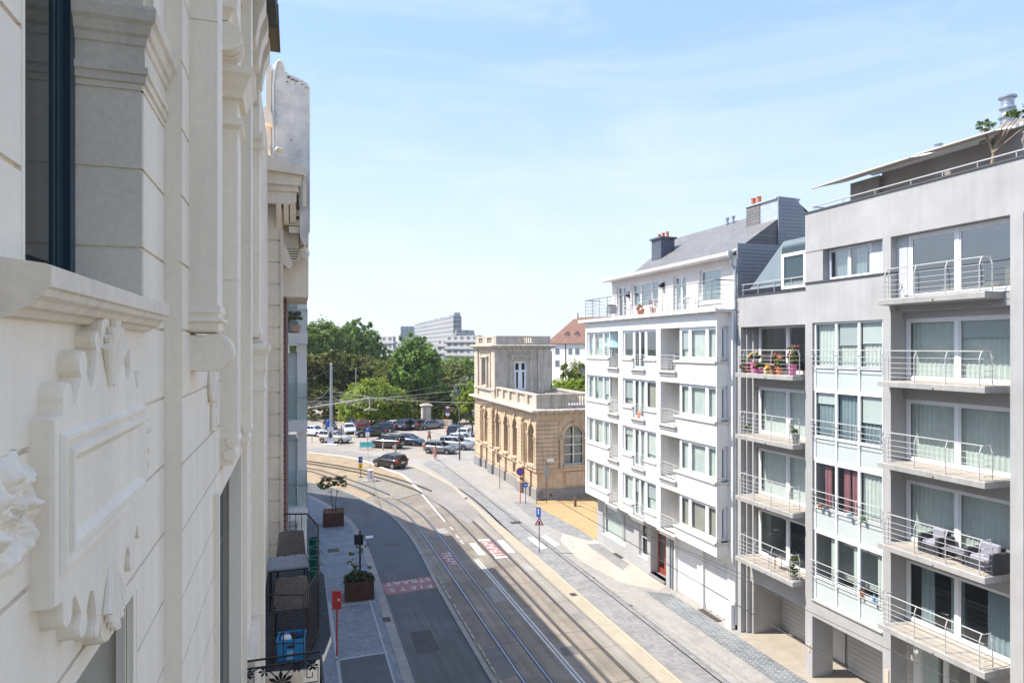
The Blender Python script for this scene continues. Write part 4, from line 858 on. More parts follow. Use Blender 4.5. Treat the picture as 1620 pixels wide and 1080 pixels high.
m.box(20.6, 23.35, TY0-.3, TY0, 11.95, 12.08); m.box(20.75, 23.2, TY0-.14, TY0, 11.7, 11.95); m.box(20.35, 23.75, TY0-.05, TY0, 12.25, 12.7)
for x in (20.85, 22.85): m.box(x, x+.2, TY0-.28, TY0, 11.6, 11.95)
m.box(TX0-.3, TX0, 65.2, 68.2, 11.8, 11.95); m.box(TX0-.2, TX0, 65.6, 65.95, 8.6, 11.6); m.box(TX0-.2, TX0, 67.55, 67.9, 8.6, 11.6); m.box(TX0-.25, TX0, 65.4, 68.1, 8.6, 8.8)
m.box(TX0-.22, TX1+.02, TY0-.22, TY0, 8.25, 8.5); m.box(TX0-.24, TX0, TY0-.22, TY1, 8.45, 8.65)
m.build('tower_pilaster', STONEG, K)
m = MB(); cornice_ring(m, [(0,12.6),(.08,12.62),(.10,12.74),(.34,12.84),(.55,12.92),(.58,12.96),(.58,13.06),(.4,13.1),(-.4,13.14)], TX0, TY0, TX1, TY1)
for i in range(14): m.box(TX0+.1+i*.43, TX0+.24+i*.43, TY0-.36, TY0-.02, 12.72, 12.86)
for i in range(17): m.box(TX0-.36, TX0-.02, TY0+.2+i*.43, TY0+.34+i*.43, 12.72, 12.86)
m.build('tower_cornice', STONEG, K)
m = MB(); parapet('y', TY0-.0, TX0, TX1, [(TX0,20.3),(20.3,21.6),(23.3,TX1)], 13.1, 14.0, .3); parapet('x', TX0, TY0+.3, TY1, [(TY0+.3,64.3),(66,67.6),(69.2,TY1)], 13.1, 14.0, .3); parapet('x', TX1-.3, TY0+.3, TY1, [(TY0+.3,TY1)], 13.1, 14.0, .3); parapet('y', TY1-.3, TX0+.3, TX1-.3, [(TX0+.3,TX1-.3)], 13.1, 14.0, .3)
m.build('tower_parapet', STONEG, K)
w_ = window(K, 'y', TY0+.18, 21.2, 22.62, 7.8, 11.44, mull=(21.91,), trans=(10.45,), cur=None, fm=WHITEP, name='terrace_door', fr=.13)
q = MB(); q.box(21.3, 22.52, TY0+.14, TY0+.2, 7.85, 8.7); q.box(21.3, 22.52, TY0+.145, TY0+.2, 10.36, 10.54)
for x in (21.33, 21.99): q.box(x, x+.14, TY0+.15, TY0+.2, 8.7, 10.36); q.box(x+.36, x+.5, TY0+.15, TY0+.2, 8.7, 10.36)
q.build('door_panel', WHITEP, w_)
window(K, 'x', TX0+.25, 66.0, 67.5, 8.9, 11.5, mull=(66.75,), cur=None, fm=DARKF, gm=GLASSD)
m = MB(); m.tube([(TX1+.1,TY0-.08,12.5),(TX1+.1,TY0-.08,8.6)], .05, 8); m.build('downpipe', DARKM, K)
# ================================================================ LEFT HAND BUILDINGS (all in shade; the camera leans out of the first)
A = empty('ornate_townhouse', (-.6, 3, 0), 'cream stucco townhouse front with pilasters, a window sill and a scrolled relief panel', 'building')
def relief_plate(m, x0, x1, pts, cy, cz0=0):
    """plate with a closed outline pts (y,z), from x0 (wall) to x1 (front), softened by a chamfer ring"""
    n = len(pts); cyy = sum(p[0] for p in pts)/n; czz = sum(p[1] for p in pts)/n; xm = x0+(x1-x0)*.85
    def inset(i, d):
        a, b = pts[i-1], pts[(i+1)%n]; tx, ty = b[0]-a[0], b[1]-a[1]; l = math.hypot(tx, ty) or 1; return (pts[i][0]-ty/l*d, pts[i][1]+tx/l*d)
    area = sum(pts[i][0]*pts[(i+1)%n][1]-pts[(i+1)%n][0]*pts[i][1] for i in range(n)); s = 1 if area > 0 else -1
    vs = [(x0, *p) for p in pts]+[(xm, *p) for p in pts]+[(x1, *inset(i, .0035*s)) for i in range(n)]
    m.add(vs, [(i,(i+1)%n,n+(i+1)%n,n+i) for i in range(n)]+[(n+i,n+(i+1)%n,2*n+(i+1)%n,2*n+i) for i in range(n)]+[tuple(range(2*n,3*n))])
def prof_y(m, prof, y0, y1):                       # moulding: (x,z) profile run along y
    m.prism(prof, 'y', y0, y1)
def prof_x(m, prof, x0, x1):                       # moulding: (y,z) profile run along x
    m.prism(prof, 'x', x0, x1)
ZG = [12.8-h for h in (1.881, 1.553, 1.226, .898, .570, .2415, -.0865, -.4145, -.7425, -1.07, -1.40, -1.73, -2.06, -2.39, -2.71, -3.04)]+[12.8-h for h in (2.21, 2.54, 2.87, 3.2, 3.53, 3.86)]
# --- wall A (x=-.6), lights: main window and the one below
GR = .014
def coursed(m, x, y0, y1, z0, z1, holes=(), th=.25):
    zs = sorted([z for z in ZG if z0+.02 < z < z1-.02]); lo = z0
    for z in zs+[z1+GR/2]:
        hi = z-GR/2; m.wall('x', x, x-.02, y0, y1, lo, hi, holes); lo = z+GR/2
    m.wall('x', x-.012, x-th, y0+.001, y1-.001, z0, z1, holes)
m = MB()
coursed(m, -.60, -3.0, 3.56, 3.0, 17.4, [(1.82,3.10,13.0,14.86),(1.95,2.98,9.0,11.83),(-1.4,-.1,13.0,14.9)])
m.box(-.86, -.599, 1.80, 1.82, 12.9, 14.9); arch_fill(m, 'x', -.601, -.85, 1.82, 3.10, 14.22, 14.87, 18); 
m.build('wall', STUC, A)
m = MB()
coursed(m, -.52, 3.56, 9.12, 3.0, 16.6, [(4.98,7.62,8.36,11.70),(5.80,7.16,13.1,16.42)], th=.33)
m.build('wall', STUC, A)
m = MB(); m.box(-9, -.85, 9.10, 9.6, 3, 17.2); m.box(-9, -.9, -3, 9.1, 2.9, 3.0); m.box(-9.2, -9, -3, 9.6, 0, 19)
m.box(-.85, -.60, -3, 9.6, 0.1, 3.0); m.build('side_wall', STUC2, A)
# jamb blocks of the main window (ashlar joints carried round the reveal)
m = MB()
zz = [13.0]+[z for z in sorted(ZG) if 13.05 < z < 13.9]+[13.93]
for i in range(len(zz)-1): m.box(-.855, -.604, 3.092, 3.12, zz[i]+(GR/2 if i else 0), zz[i+1]-GR/2)
m.build('window_reveal', mat('reveal_stucco', (.86, .73, .57), .8, var=.06, bump=.07, bs=35), A)
# impost capital: reveal side and street side
m = MB()
P_ = [(0,13.90),(.012,13.905),(.012,13.935),(.022,13.94),(.022,13.968),(.008,13.972),(.006,14.055),(.014,14.06),(.018,14.09),(.030,14.10),(.040,14.135),(.056,14.15),(.060,14.195),(.052,14.21),(0,14.215)]
prof_x(m, [(3.094-d, z) for d, z in P_], -.862, -.604)                    # along the reveal (faces the camera)
n = len(P_)                                                                    # mitred corner then along the street face
vs = [(-.60+d, 3.094-d, z) for d, z in P_]+[(-.60+d, 3.56, z) for d, z in P_]+[(-.604, 3.094-d, z) for d, z in P_]
m.add(vs, [(i,i+1,n+i+1,n+i) for i in range(n-1)]+[(i,i+1,2*n+i+1,2*n+i) for i in range(n-1)]); m.build('impost_capital', STUC2, A)
m = MB(); arch_ring(m, 'x', -.60, -.035, 1.80, 3.12, 14.22, .12, 20); m.build('arch_moulding', STUC, A)
# window sash (dark teal paint)
TEAL = mat('teal_window_paint', (.014, .040, .055), .35, var=.1, fine=0); m = MB(); x0 = -.90
m.box(x0, -.845, 3.03, 3.092, 13.02, 14.9); m.box(x0-.02, -.868, 2.955, 3.03, 13.06, 14.9); m.box(x0-.03, -.873, 2.925, 2.955, 13.10, 14.8)
m.box(x0, -.845, 1.82, 3.03, 13.0, 13.045); m.box(x0-.02, -.862, 1.88, 2.955, 13.05, 13.10); m.box(x0-.03, -.88, 1.9, 2.92, 13.10, 13.125)
m.prism([(-.845,13.045),(-.815,13.03),(-.815,13.01),(-.845,13.01)], 'y', 1.84, 3.08)
m.box(x0, -.845, 1.82, 1.88, 13.02, 14.9); m.box(x0-.01, -.86, 1.88, 3.03, 14.22, 14.30)
w_ = m.build('window_sash', TEAL, A)
g = MB(); g.add([(-.880,1.85,13.06),(-.880,2.94,13.06),(-.880,2.94,14.9),(-.880,1.85,14.9)], [(0,1,2,3)]); g.build('pane', GLASS, w_, recalc=False)
g = MB(); curtain(g, 'x', -1.02, 1.85, 3.0, 13.05, 14.9, .03, .2); g.build('curtain', mat('dim_curtain', (.22,.21,.20), .9), w_, recalc=False)
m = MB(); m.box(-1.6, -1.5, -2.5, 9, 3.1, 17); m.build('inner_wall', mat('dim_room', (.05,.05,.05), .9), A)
# sill: weathered top, fascia, ogee underside
m = MB(); SP = [(-.86,13.03),(-.515,12.985),(-.505,12.98),(-.505,12.935),(-.515,12.930),(-.520,12.915),(-.535,12.905),(-.545,12.89),(-.565,12.885),(-.575,12.87),(-.60,12.865),(-.60,12.98)]
m.prism([p for p in SP if True], 'y', 1.68, 3.11); m.build('window_sill', STUC2, A)
# relief panel with scrolls, shells and leaf bunches
CY = 2.36
half = [(.515,12.60),(.515,12.628),(.475,12.632)]
def curl(c, z, r, a0, a1, n=9): return [(c+r*cos(radians(a0+(a1-a0)*i/n)), z+r*sin(radians(a0+(a1-a0)*i/n))) for i in range(n+1)]
up = [(.515,12.60),(.515,12.628),(.46,12.635)]+curl(.415,12.672,.042,-20,200)+[(.355,12.655)]+curl(.285,12.755,.040,-60,215)+[(.243,12.715)]+curl(.215,12.70,.03,160,330,5)[::1][:0]+[(.222,12.69),(.195,12.70),(.175,12.74)]+curl(.150,12.822,.030,-70,205)+[(.112,12.86)]
sh = [(.100,12.885),(.080,12.892),(.065,12.905),(.045,12.903),(.030,12.915),(.012,12.912)]
R_ = [(CY-d, z) for d, z in up+sh]; L_ = [(CY+d, z) for d, z in (up+sh)]
top = R_+L_[::-1]
dn = [(d, 12.40-(z-12.40)*1.0-.0) for d, z in up+sh]; dn = [(d, z) for d, z in dn]
bot = [(CY-d, z) for d, z in dn]+[(CY+d, z) for d, z in dn][::-1]
m = MB(); relief_plate(m, -.618, -.548, top+bot[::-1], CY); m.build('relief_panel', STUC, A)
def frame_ring(m, x0, x1, a, b, c, d, w_, depth):
    """picture-frame moulding: outer rect a..b x c..d stepping from x0 to x1 over width w_"""
    o = [(a,c),(b,c),(b,d),(a,d)]; i = [(a+w_,c+w_),(b-w_,c+w_),(b-w_,d-w_),(a+w_,d-w_)]
    m.add([(x0,*p) for p in o]+[(x1,*p) for p in i], [(k,(k+1)%4,4+(k+1)%4,4+k) for k in range(4)])
m = MB(); a, b, c, d = CY-.475, CY+.475, 12.235, 12.590
frame_ring(m, -.5475, -.536, a, b, c, d, .010, 0); frame_ring(m, -.536, -.536, a+.010, b-.010, c+.010, d-.010, .012, 0); frame_ring(m, -.536, -.5465, a+.022, b-.022, c+.022, d-.022, .020, 0)
frame_ring(m, -.5465, -.530, a+.042, b-.042, c+.042, d-.042, .006, 0); frame_ring(m, -.530, -.530, a+.048, b-.048, c+.048, d-.048, .016, 0); frame_ring(m, -.530, -.5462, a+.064, b-.064, c+.064, d-.064, .022, 0)
m.add([(-.5462,a+.086,c+.086),(-.5462,b-.086,c+.086),(-.5462,b-.086,d-.086),(-.5462,a+.086,d-.086)], [(0,1,2,3)]); m.build('panel_moulding', STUC, A)
m = MB()
for s in (1, -1):                                                     # fluted shells above and below
    z0 = 12.40+s*(12.655-12.40); L = .262
    for k in range(-3, 4):
        a = k*radians(9.5); n = 7; pts = []
        for i in range(n+1):
            t = i/n; r = .06+(L-.02*abs(k)-.06)*t; pts.append((-.548+.001+.010*t, CY+r*sin(a), z0+s*(r-.03)*cos(a)))
        m.tube(pts, .005, 8, r2=.0175)
    m.cut()
m.build_each('shell_ornament', STUC, A, smooth=True)
def bunch(m, cy, cz, ry, rz, x0, h, seed, lean=0):
    """acanthus bunch: a lobed height field standing off the wall"""
    ny, nz = 84, 110; vs = []; 
    for j in range(nz+1):
        for i in range(ny+1):
            u, v = i/ny*2-1, j/nz*2-1; r = math.hypot(u, v); th = atan2(v, u)
            edge = 1+.07*abs(sin(4.5*th+seed))+.03*sin(13*th+1.3*seed)
            q = r/edge; rr = min(q, 1.0); body = max(0, 1-rr**2.6)
            ridge = .5+.5*cos(7*th+7*rr+seed); vein = abs(cos(11*th-6*rr+seed*2+1.5*sin(9*rr)))
            f = body**.40*(.34+.46*ridge*(.3+.8*rr)+.13*vein*(1-.4*rr))*(.84+.20*cos(10*rr))
            f += .26*body*noise.noise(Vector((u*3.2+seed, v*3.2, 2)))+.07*body*noise.noise(Vector((u*9+seed, v*9, 5)))
            k = rr/max(r, 1e-5) if q > 1 else 1
            uu, vv = (u/r*edge, v/r*edge) if q > 1 else (u, v)
            vs.append((x0+h*max(0, f), cy+ry*uu, cz+rz*vv+lean*uu*rz))
    m.add(vs, [(j*(ny+1)+i, j*(ny+1)+i+1, (j+1)*(ny+1)+i+1, (j+1)*(ny+1)+i) for j in range(nz) for i in range(ny)])
m = MB(); bunch(m, CY-.635, 12.43, .150, .140, -.616, .078, 2.0); m.cut(); bunch(m, CY+.60, 12.42, .10, .15, -.616, .084, 4.4); m.build_each('leaf_ornament', STUC, A, smooth=True)
# lower window jamb mouldings
m = MB()
m.box(-.85, -.615, 2.955, 2.99, 9.0, 11.84); m.box(-.625, -.603, 2.93, 2.985, 9.0, 11.835); m.box(-.66, -.628, 2.915, 2.985, 9.0, 11.832)
m.build('lower_arch_moulding', STUC, A)
# --- pilasters on wall B
m = MB(); X2 = -.385
m.box(-.53, X2, 3.785, 4.04, 13.03, 14.52); m.box(-.53, X2-.006, 3.791, 4.034, 14.51, 14.54); m.box(-.53, X2, 3.785, 4.04, 14.528, 17.3)
prof = [(0,13.03),(.012,13.025),(.012,12.985),(.004,12.98),(.004,12.965),(.024,12.955),(.026,12.94),(.006,12.93),(.004,12.895),(-.006,12.885),(-.03,12.88)]
def base_ring(m, prof, x, y0, y1, xb=-.53):
    n = len(prof); vs = [(xb, y0-o, z) for o, z in prof]+[(x+o, y0-o, z) for o, z in prof]+[(x+o, y1+o, z) for o, z in prof]+[(xb, y1+o, z) for o, z in prof]
    m.add(vs, [(k*n+i, (k+1)*n+i, (k+1)*n+i+1, k*n+i+1) for k in range(3) for i in range(n-1)]+[(n-1, 2*n-1, 3*n-1, 4*n-1)])
base_ring(m, prof, X2, 3.785, 4.04)
base_ring(m, [(0,15.50),(.02,15.47),(.02,15.44),(.05,15.40),(.05,15.36),(0,15.34)], X2, 3.785, 4.04)
m.cut()
m.box(-.53, -.40, 5.30, 5.60, 12.12, 13.30); m.box(-.53, -.406, 5.306, 5.594, 13.29, 13.32); m.box(-.53, -.40, 5.30, 5.60, 13.308, 17.3)
base_ring(m, [(-.01,14.88),(.11,14.87),(.115,14.82),(.09,14.79),(.075,14.75),(.05,14.70),(.04,14.66),(0,14.65)], -.40, 5.30, 5.60)
base_ring(m, [(0,14.52),(.03,14.51),(.035,14.46),(.01,14.44),(0,14.43)], -.40, 5.30, 5.60)
m.cut()
m.box(-.53, -.40, 4.72, 5.0, 15.02, 16.2); base_ring(m, [(0,15.14),(.02,15.12),(.03,15.08),(.03,15.05),(.0,15.02),(-.02,14.98)], -.395, 4.72, 5.0)
m.cut()
m.box(-.53, -.423, 7.28, 7.60, 11.98, 13.9); m.box(-.53, -.429, 7.286, 7.594, 13.89, 13.93); m.box(-.53, -.423, 7.28, 7.60, 13.908, 16.8)
m.cut()
m.box(-.53, -.425, 9.10, 9.50, 12.98, 14.0); m.box(-.53, -.431, 9.106, 9.494, 13.99, 14.03); m.box(-.53, -.425, 9.10, 9.50, 14.008, 16.7); m.box(-.9, -.53, 9.1, 9.55, 3, 16.7)
base_ring(m, [(0,13.04),(.02,13.03),(.03,12.98),(.02,12.95),(.0,12.93)], -.425, 9.10, 9.50)
base_ring(m, [(0,15.62),(.05,15.58),(.05,15.50),(.02,15.46),(.03,15.38),(0,15.34)], -.425, 9.10, 9.50)
m.cut()
m.box(-.53, -.37, 9.10, 9.55, 3, 12.40); base_ring(m, [(.0,12.86),(.07,12.84),(.07,12.78),(.03,12.70),(.02,12.60),(.03,12.52),(.01,12.45),(.0,12.38)], -.37, 9.10, 9.55)
base_ring(m, [(0,12.30),(.02,12.29),(.02,12.24),(0,12.23)], -.37, 9.10, 9.55)
m.build_each('pilaster', STUC, A)
m = MB()                                                               # rounded consoles under the pilasters
for x, y0, y1, z, r in ((-.415, 3.80, 4.03, 12.775, .098), (-.43, 4.74, 4.99, 14.88, .095), (-.46, 9.14, 9.46, 12.84, .085)):
    n = 12; prof = []
    for i in range(n+1): a = radians(-100+220*i/n); prof.append((x+r*cos(a)*1.0, z+r*sin(a)))
    prof = [(-.53, z-r*.95)]+prof+[(-.53, z+r*.95)]
    m.prism(prof, 'y', y0, y1)
    for q in (.25, .5, .75): m.prism([(a+(.006 if a > -.52 else 0), b_*1.0+(b_-z)*.05) for a, b_ in prof], 'y', y0+(y1-y0)*q-.02, y0+(y1-y0)*q+.02)
    m.cut()
m.build_each('console', STUC, A, smooth=True)
m = MB()                                                               # scrolled feet of the two long pilasters
for x, y0, y1, z in ((-.40,5.30,5.60,12.12),(-.423,7.28,7.60,11.98)):
    for k, (dx, dz) in enumerate(((0,0),(.0,-.10))): m.lathe([(.045,0),(.045,y1-y0+.008)], x-.035+dx-.02*k, y0-.006, 14, ax='y', cz=z+dz-.02)
    m.box(-.53, x-.03, y0+.01, y1-.01, z-.2, z); m.cut()
m.build_each('scroll_foot', STUC, A, smooth=True)
m = MB()                                                               # lozenge monogram relief
for cy, cz in ((4.62,12.56),(4.86,12.50)):
    pts = [(-.505, cy+.075*cos(t*pi/8), cz+.10*sin(t*pi/8)) for t in range(16)]; m.tube(pts, .017, 6, closed=True); m.tube([(-.505,cy,cz+.05),(-.505,cy,cz-.05)], .015, 6)
m.tube([(-.505,4.70,12.44),(-.505,4.68,12.26)], .02, 6); m.tube([(-.505,4.80,12.40),(-.505,4.83,12.24)], .018, 6); m.tube([(-.505,4.72,12.25),(-.505,4.80,12.40)], .014, 6)
m.build('relief_monogram', STUC, A, smooth=True)
m = MB()                                                               # mouldings round the lower tall window
for k, (x1, w_) in enumerate(((-.50,.05),(-.485,.10))):
    m.box(-.53, x1, 4.98-w_-.0, 4.98-.05*k, 8.36, 11.70+w_); m.box(-.53, x1, 7.622+.05*k, 7.62+w_, 8.36, 11.70+w_)
for y in (4.98, 5.04, 7.50, 7.56): m.box(-.62-.03*(y in (5.04,7.50)), -.53, y, y+.06, 8.36, 11.70)
for y in (5.80, 7.10): m.box(-.6, -.51, y, y+.06, 13.1, 16.0)
m.build('window_moulding', STUC, A)
w1 = window(A, 'x', -.72, 4.99, 7.61, 8.36, 11.70, mull=(6.3,), trans=(10.8,), fm=mat('grey_frame', (.3,.31,.32), .5), cur=CURTT, out=1, name='balcony_door')
w1 = window(A, 'x', -.74, 5.81, 7.15, 13.1, 16.42, mull=(6.48,), fm=TEAL, cur=None, out=1)
window(A, 'x', -.82, 1.95, 2.955, 9.0, 11.83, mull=(2.46,), fm=TEAL, cur=None, out=1)
m = MB(); arch_fill(m, 'x', -.519, -.75, 5.80, 7.16, 15.74, 16.425, 16); m.build('arch_head', STUC2, A)
m = MB(); m.box(-.53, -.41, 7.80, 9.1, 8.4, 9.33); m.build('dwarf_wall', STUC2, A)
# eaves: brackets, soffit boards, zinc gutter box
m = MB(); m.box(-.62, -.50, 3.5, 9.6, 16.3, 16.8); m.build('eave_band', STUC2, A); m = MB()
for y in (7.7, 8.35, 9.0):
    m.prism([(-.53,16.1),(-.40,16.2),(-.36,16.45),(-.30,16.6),(-.30,16.8),(-.53,16.8)], 'y', y, y+.3); m.prism([(-.53,15.9),(-.44,15.95),(-.44,16.1),(-.53,16.1)], 'y', y+.05, y+.25); m.cut()
m.build_each('eave_bracket', STUC2, A)
m = MB(); m.box(-.62, -.195, 8.7, 9.42, 16.80, 16.83); m.prism([(-.20,16.80),(-.172,16.80),(-.185,17.1),(-.21,17.1)], 'y', 8.7, 9.42); m.prism([(-.60,16.83),(-.20,16.83),(-.215,17.1),(-.60,17.1)], 'y', 9.30, 9.42); m.build('soffit', mat('bare_wood', (.22,.165,.10), .8, var=.25, vs=4), A)
m = MB(); m.box(-.62, -.40, 3.2, 8.69, 16.82, 16.86); m.box(-.40, -.33, 3.2, 8.69, 16.84, 16.9); m.box(-.33, -.20, 3.2, 8.69, 16.805, 16.85); m.prism([(-.9,17.1),(-.22,17.1),(-.205,17.3),(-.215,17.9),(-.27,17.9),(-.3,17.3),(-.9,17.3)], 'y', 3.2, 9.40); m.build('gutter', mat('dark_zinc', (.085,.085,.085), .6, var=.25, streak=.2), A)
m = MB(); m.add([(-.35,-3,17.6),(-.35,9.4,17.6),(-5,9.4,20.5),(-5,-3,20.5)], [(0,1,2,3)]); m.box(-1.2, -.62, -3, 3.5, 17.4, 17.7); m.build('roof', SLATE, A)
# ornate iron balcony of the same house
bm_ = MB(); bm_.prism([(-.52,8.10),(.30,8.20),(.34,8.25),(.34,8.34),(-.52,8.34)], 'y', 3.6, 7.86); bl = bm_.build('balcony', STUC2, A)
m = MB(); zt = 9.35
def greek(m, P, s, mir=1):
    k = [(0,0),(.16,0),(.16,.16),(.04,.16),(.04,.06),(.10,.06),(.10,.11)]
    m.tube([P(a*s*mir, b*s) for a, b in k], .008, 4)
def panel(m, P, L):
    """one bay of wrought iron: rails, key scrolls, rosette; P maps (u along, z up) to space"""
    for z, r in ((1.0,.013),(.915,.010),(.10,.012)): m.tube([P(0,z), P(L,z)], r, 4)
    for u in (0, L): m.tube([P(u,.0), P(u,1.0)], .014, 4)
    c = L/2
    for k in range(12):
        a = 2*pi*k/12; r0 = .085+.02*(k%2); m.add([P(c,.70), P(c+r0*cos(a-.22), .70+r0*sin(a-.22)), P(c+r0*1.45*cos(a), .70+r0*1.45*sin(a)), P(c+r0*cos(a+.22), .70+r0*sin(a+.22))], [(0,1,2,3)])
    for mir in (1, -1):
        for u, z in ((.24,.66),(.36,.42),(.20,.22)): greek(m, lambda a, b, u=u, z=z: P(c+mir*u+a, z+b), 1.0, mir)
        pts = [P(c+mir*(.05+.30*t), .78+.12*sin(t*pi)*.9+.04*t) for t in [i/8 for i in range(9)]]; m.tube(pts, .008, 4)
        for u, z in ((.17,.86),(.34,.85),(.15,.52),(.30,.30)):
            for k in range(6):
                a = pi*2*k/6; m.add([P(c+mir*u, z), P(c+mir*u+.045*cos(a-.35), z+.045*sin(a-.35)), P(c+mir*u+.07*cos(a), z+.07*sin(a)), P(c+mir*u+.045*cos(a+.35), z+.045*sin(a+.35))], [(0,1,2,3)])
        pts = [P(c+mir*(.10+.14*sin(t*5)), .15+.5*t) for t in [i/10 for i in range(11)]]; m.tube(pts, .008, 4)
panel(m, lambda u, z: (-.57+u, 7.76, 8.35+z), .86)
for k in range(4): panel(m, lambda u, z, k=k: (.29, 7.76-u-k*1.0, 8.35+z), 1.0)
m.build('wrought_railing', DARKM, bl)

# ---------------------------------------------------------------- gabled neighbour with the furnished balcony
Bn = empty('gabled_townhouse', (-.5, 14, 0), 'weathered cream townhouse with a tall curved gable slab above a broken cornice', 'building')
m = MB(); m.wall('x', -.50, -.8, 9.6, 14.3, 0.1, 16.9, [(10.4,12.2,8.36,11.0)])
m.box(-8, -.22, 14.62, 20.4, .1, 14.7); m.box(-8, -.8, 9.62, 14.6, 16.5, 16.9)
m.build('wall', STUC2, Bn)
window(Bn, 'x', -.62, 10.4, 12.2, 8.36, 11.0, mull=(11.3,), cur=CURT, out=1, name='balcony_door')
m = MB(); z = 3.0
while z < 15.4: m.box(-.60, -.27, 14.28, 14.60, z, z+.415); m.box(-.60, -.285, 14.30, 14.60, z+.41, z+.45); z += .445
m.box(-.60, -.25, 14.29, 14.7, 15.3, 16.2)
m.box(-.27, -.215, 14.25, 14.62, 3.0, 15.2); m.box(-.25, -.225, 14.24, 14.3, 3, 15.2)
m.build('banded_pier', STUC2, Bn)
m = MB(); m.box(-.215, -.16, 15.2, 20.8, .1, 14.3); m.build('brick_strip', mat('red_brown_brick', (.15,.05,.035), .85, brick=dict(w=.2, h=.065, m=.008, c2=(.11,.04,.03), mc=(.28,.25,.22), rot=(radians(90),0,0))), Bn)
# broken cornice with hollow, corbels and bracket beneath the gable
m = MB(); m.prism([(-.64,16.36),(.20,16.30),(.23,16.36),(.22,16.46),(-.10,16.50),(-.40,16.62),(-.64,16.66)], 'y', 13.9, 14.9)
m.prism([(-.64,16.10),(.13,16.10),(.16,16.30),(-.64,16.36)], 'y', 14.0, 14.9); m.prism([(-.64,15.98),(.10,15.98),(.08,16.10),(-.64,16.10)], 'y', 14.06, 14.9)
m.prism([(-.64,15.72),(-.02,15.72),(.05,15.8),(.05,15.98),(-.64,15.98)], 'y', 14.1, 14.9)
for x, w_, z0, z1 in ((-.34,.10,15.2,15.72),(-.20,.10,15.35,15.72),(-.08,.12,15.40,15.72)): m.prism([(13.95,z1),(14.3,z0),(14.5,z0),(14.5,z1)], 'x', x, x+w_)
m.build('cornice', STUC2, Bn)
m = MB(); m.box(.17, .24, 14.1, 14.2, 15.7, 16.25); m.cut(); m.ball((-.27, 14.05, 16.80), .10, 12, 8, .7, .1); m.build_each('cornice_fragment', STUC2, Bn)
WEATH = mat('weathered_gable_render', (.74, .695, .63), .85, var=.26, vs=3.0, fine=.12, fs=22, bump=.3, bs=18, streak=.06)
# tall gable slab, seen edge on the side: curved head, ragged top
top = [(-.40,16.5),(-.40,18.20),(-.37,18.48),(-.33,18.66),(-.28,18.72),(-.22,18.69),(-.18,18.60),(-.165,18.52),(-.15,18.49),(-.13,18.50),(-.10,18.455),(-.08,18.47),(-.05,18.43),(-.02,18.45),(.01,18.42),(.04,18.43),(.07,18.40),(.10,18.41),(.13,18.37),(.17,18.385),(.20,18.35),(.24,18.345),(.265,18.31),(.29,18.29),(.305,18.24),(.305,15.3),(.28,15.06),(.20,14.95),(.12,15.1),(.10,16.5)]
m = MB(); m.prism(top, 'y', 14.32, 17.2); m.build('gable_slab', WEATH, Bn)
m = MB()                                                       # render fallen off below the top edge
for x, z, a, b in ((-.10,18.40,.05,.03),(-.02,18.36,.06,.025),(.05,18.33,.05,.02),(.16,18.28,.045,.018),(.24,18.22,.03,.015),(-.13,18.30,.03,.03),(.02,18.27,.02,.012),(-.30,16.95,.03,.02),(-.05,17.1,.015,.03)):
    n = 11; m.add([(x+a*random.uniform(.5,1.1)*cos(2*pi*k/n), 14.316, z+b*random.uniform(.5,1.1)*sin(2*pi*k/n)) for k in range(n)], [tuple(range(n))]); m.cut()
m.build_each('bare_patch', mat('exposed_brick', (.30,.17,.10), .9, var=.4, vs=14), Bn, recalc=False)
m = MB(); pts = [(-.40,16.5),(-.40,18.20),(-.37,18.48),(-.33,18.66),(-.28,18.72),(-.22,18.69),(-.18,18.60),(-.165,18.48)]
m.tube([(x-.005, 14.30, z) for x, z in pts], .018, 6); m.tube([(x-.05, 14.36, z-.05) for x, z in pts[:5]], .03, 6); m.tube([(.31,14.31,18.24),(.31,14.31,15.2)], .012, 6)
m.build('gable_edging', WHITE, Bn)
m = MB(); m.box(-.54, -.44, 14.3, 15.2, 16.9, 18.6); m.prism([(-.58,17.35),(-.40,17.30),(-.42,17.55),(-.50,17.66),(-.58,17.66)], 'y', 14.1, 14.5); m.build('pinnacle', STUC2, Bn)
m = MB(); m.box(-.30, -.15, 14.75, 15.0, 13.9, 16.3); m.box(-.22, .30, 14.9, 17.4, 13.9, 15.5)                     # oriel carried on fluted corbels
m.box(.12, .295, 14.5, 17.3, 15.0, 16.4); m.box(-.22, .10, 14.62, 17.3, 14.9, 16.0)
for z, x in ((15.55,.16),(15.35,.13),(15.2,.18)): m.box(-.10, x, 14.40, 14.7, z, z+.13)
m.build('oriel', STUC2, Bn)
m = MB()
for k in range(6): m.box(-.18+.0*k, .10, 14.45+.03*k, 14.7, 14.62+.055*k, 14.65+.055*k)
for k in range(5): m.lathe([(.035,0),(.035,.25)], .09+.018*k, 14.42, 8, ax='y', cz=14.66+.045*k)
m.ball((.215, 14.5, 14.78), .10, 10, 8, 1.5, .08)
m.prism([(-.30,15.0),(-.19,15.0),(-.02,14.55),(-.10,14.45),(-.22,14.55)], 'y', 14.42, 14.62)
m.build('corbel', STUC2, Bn)
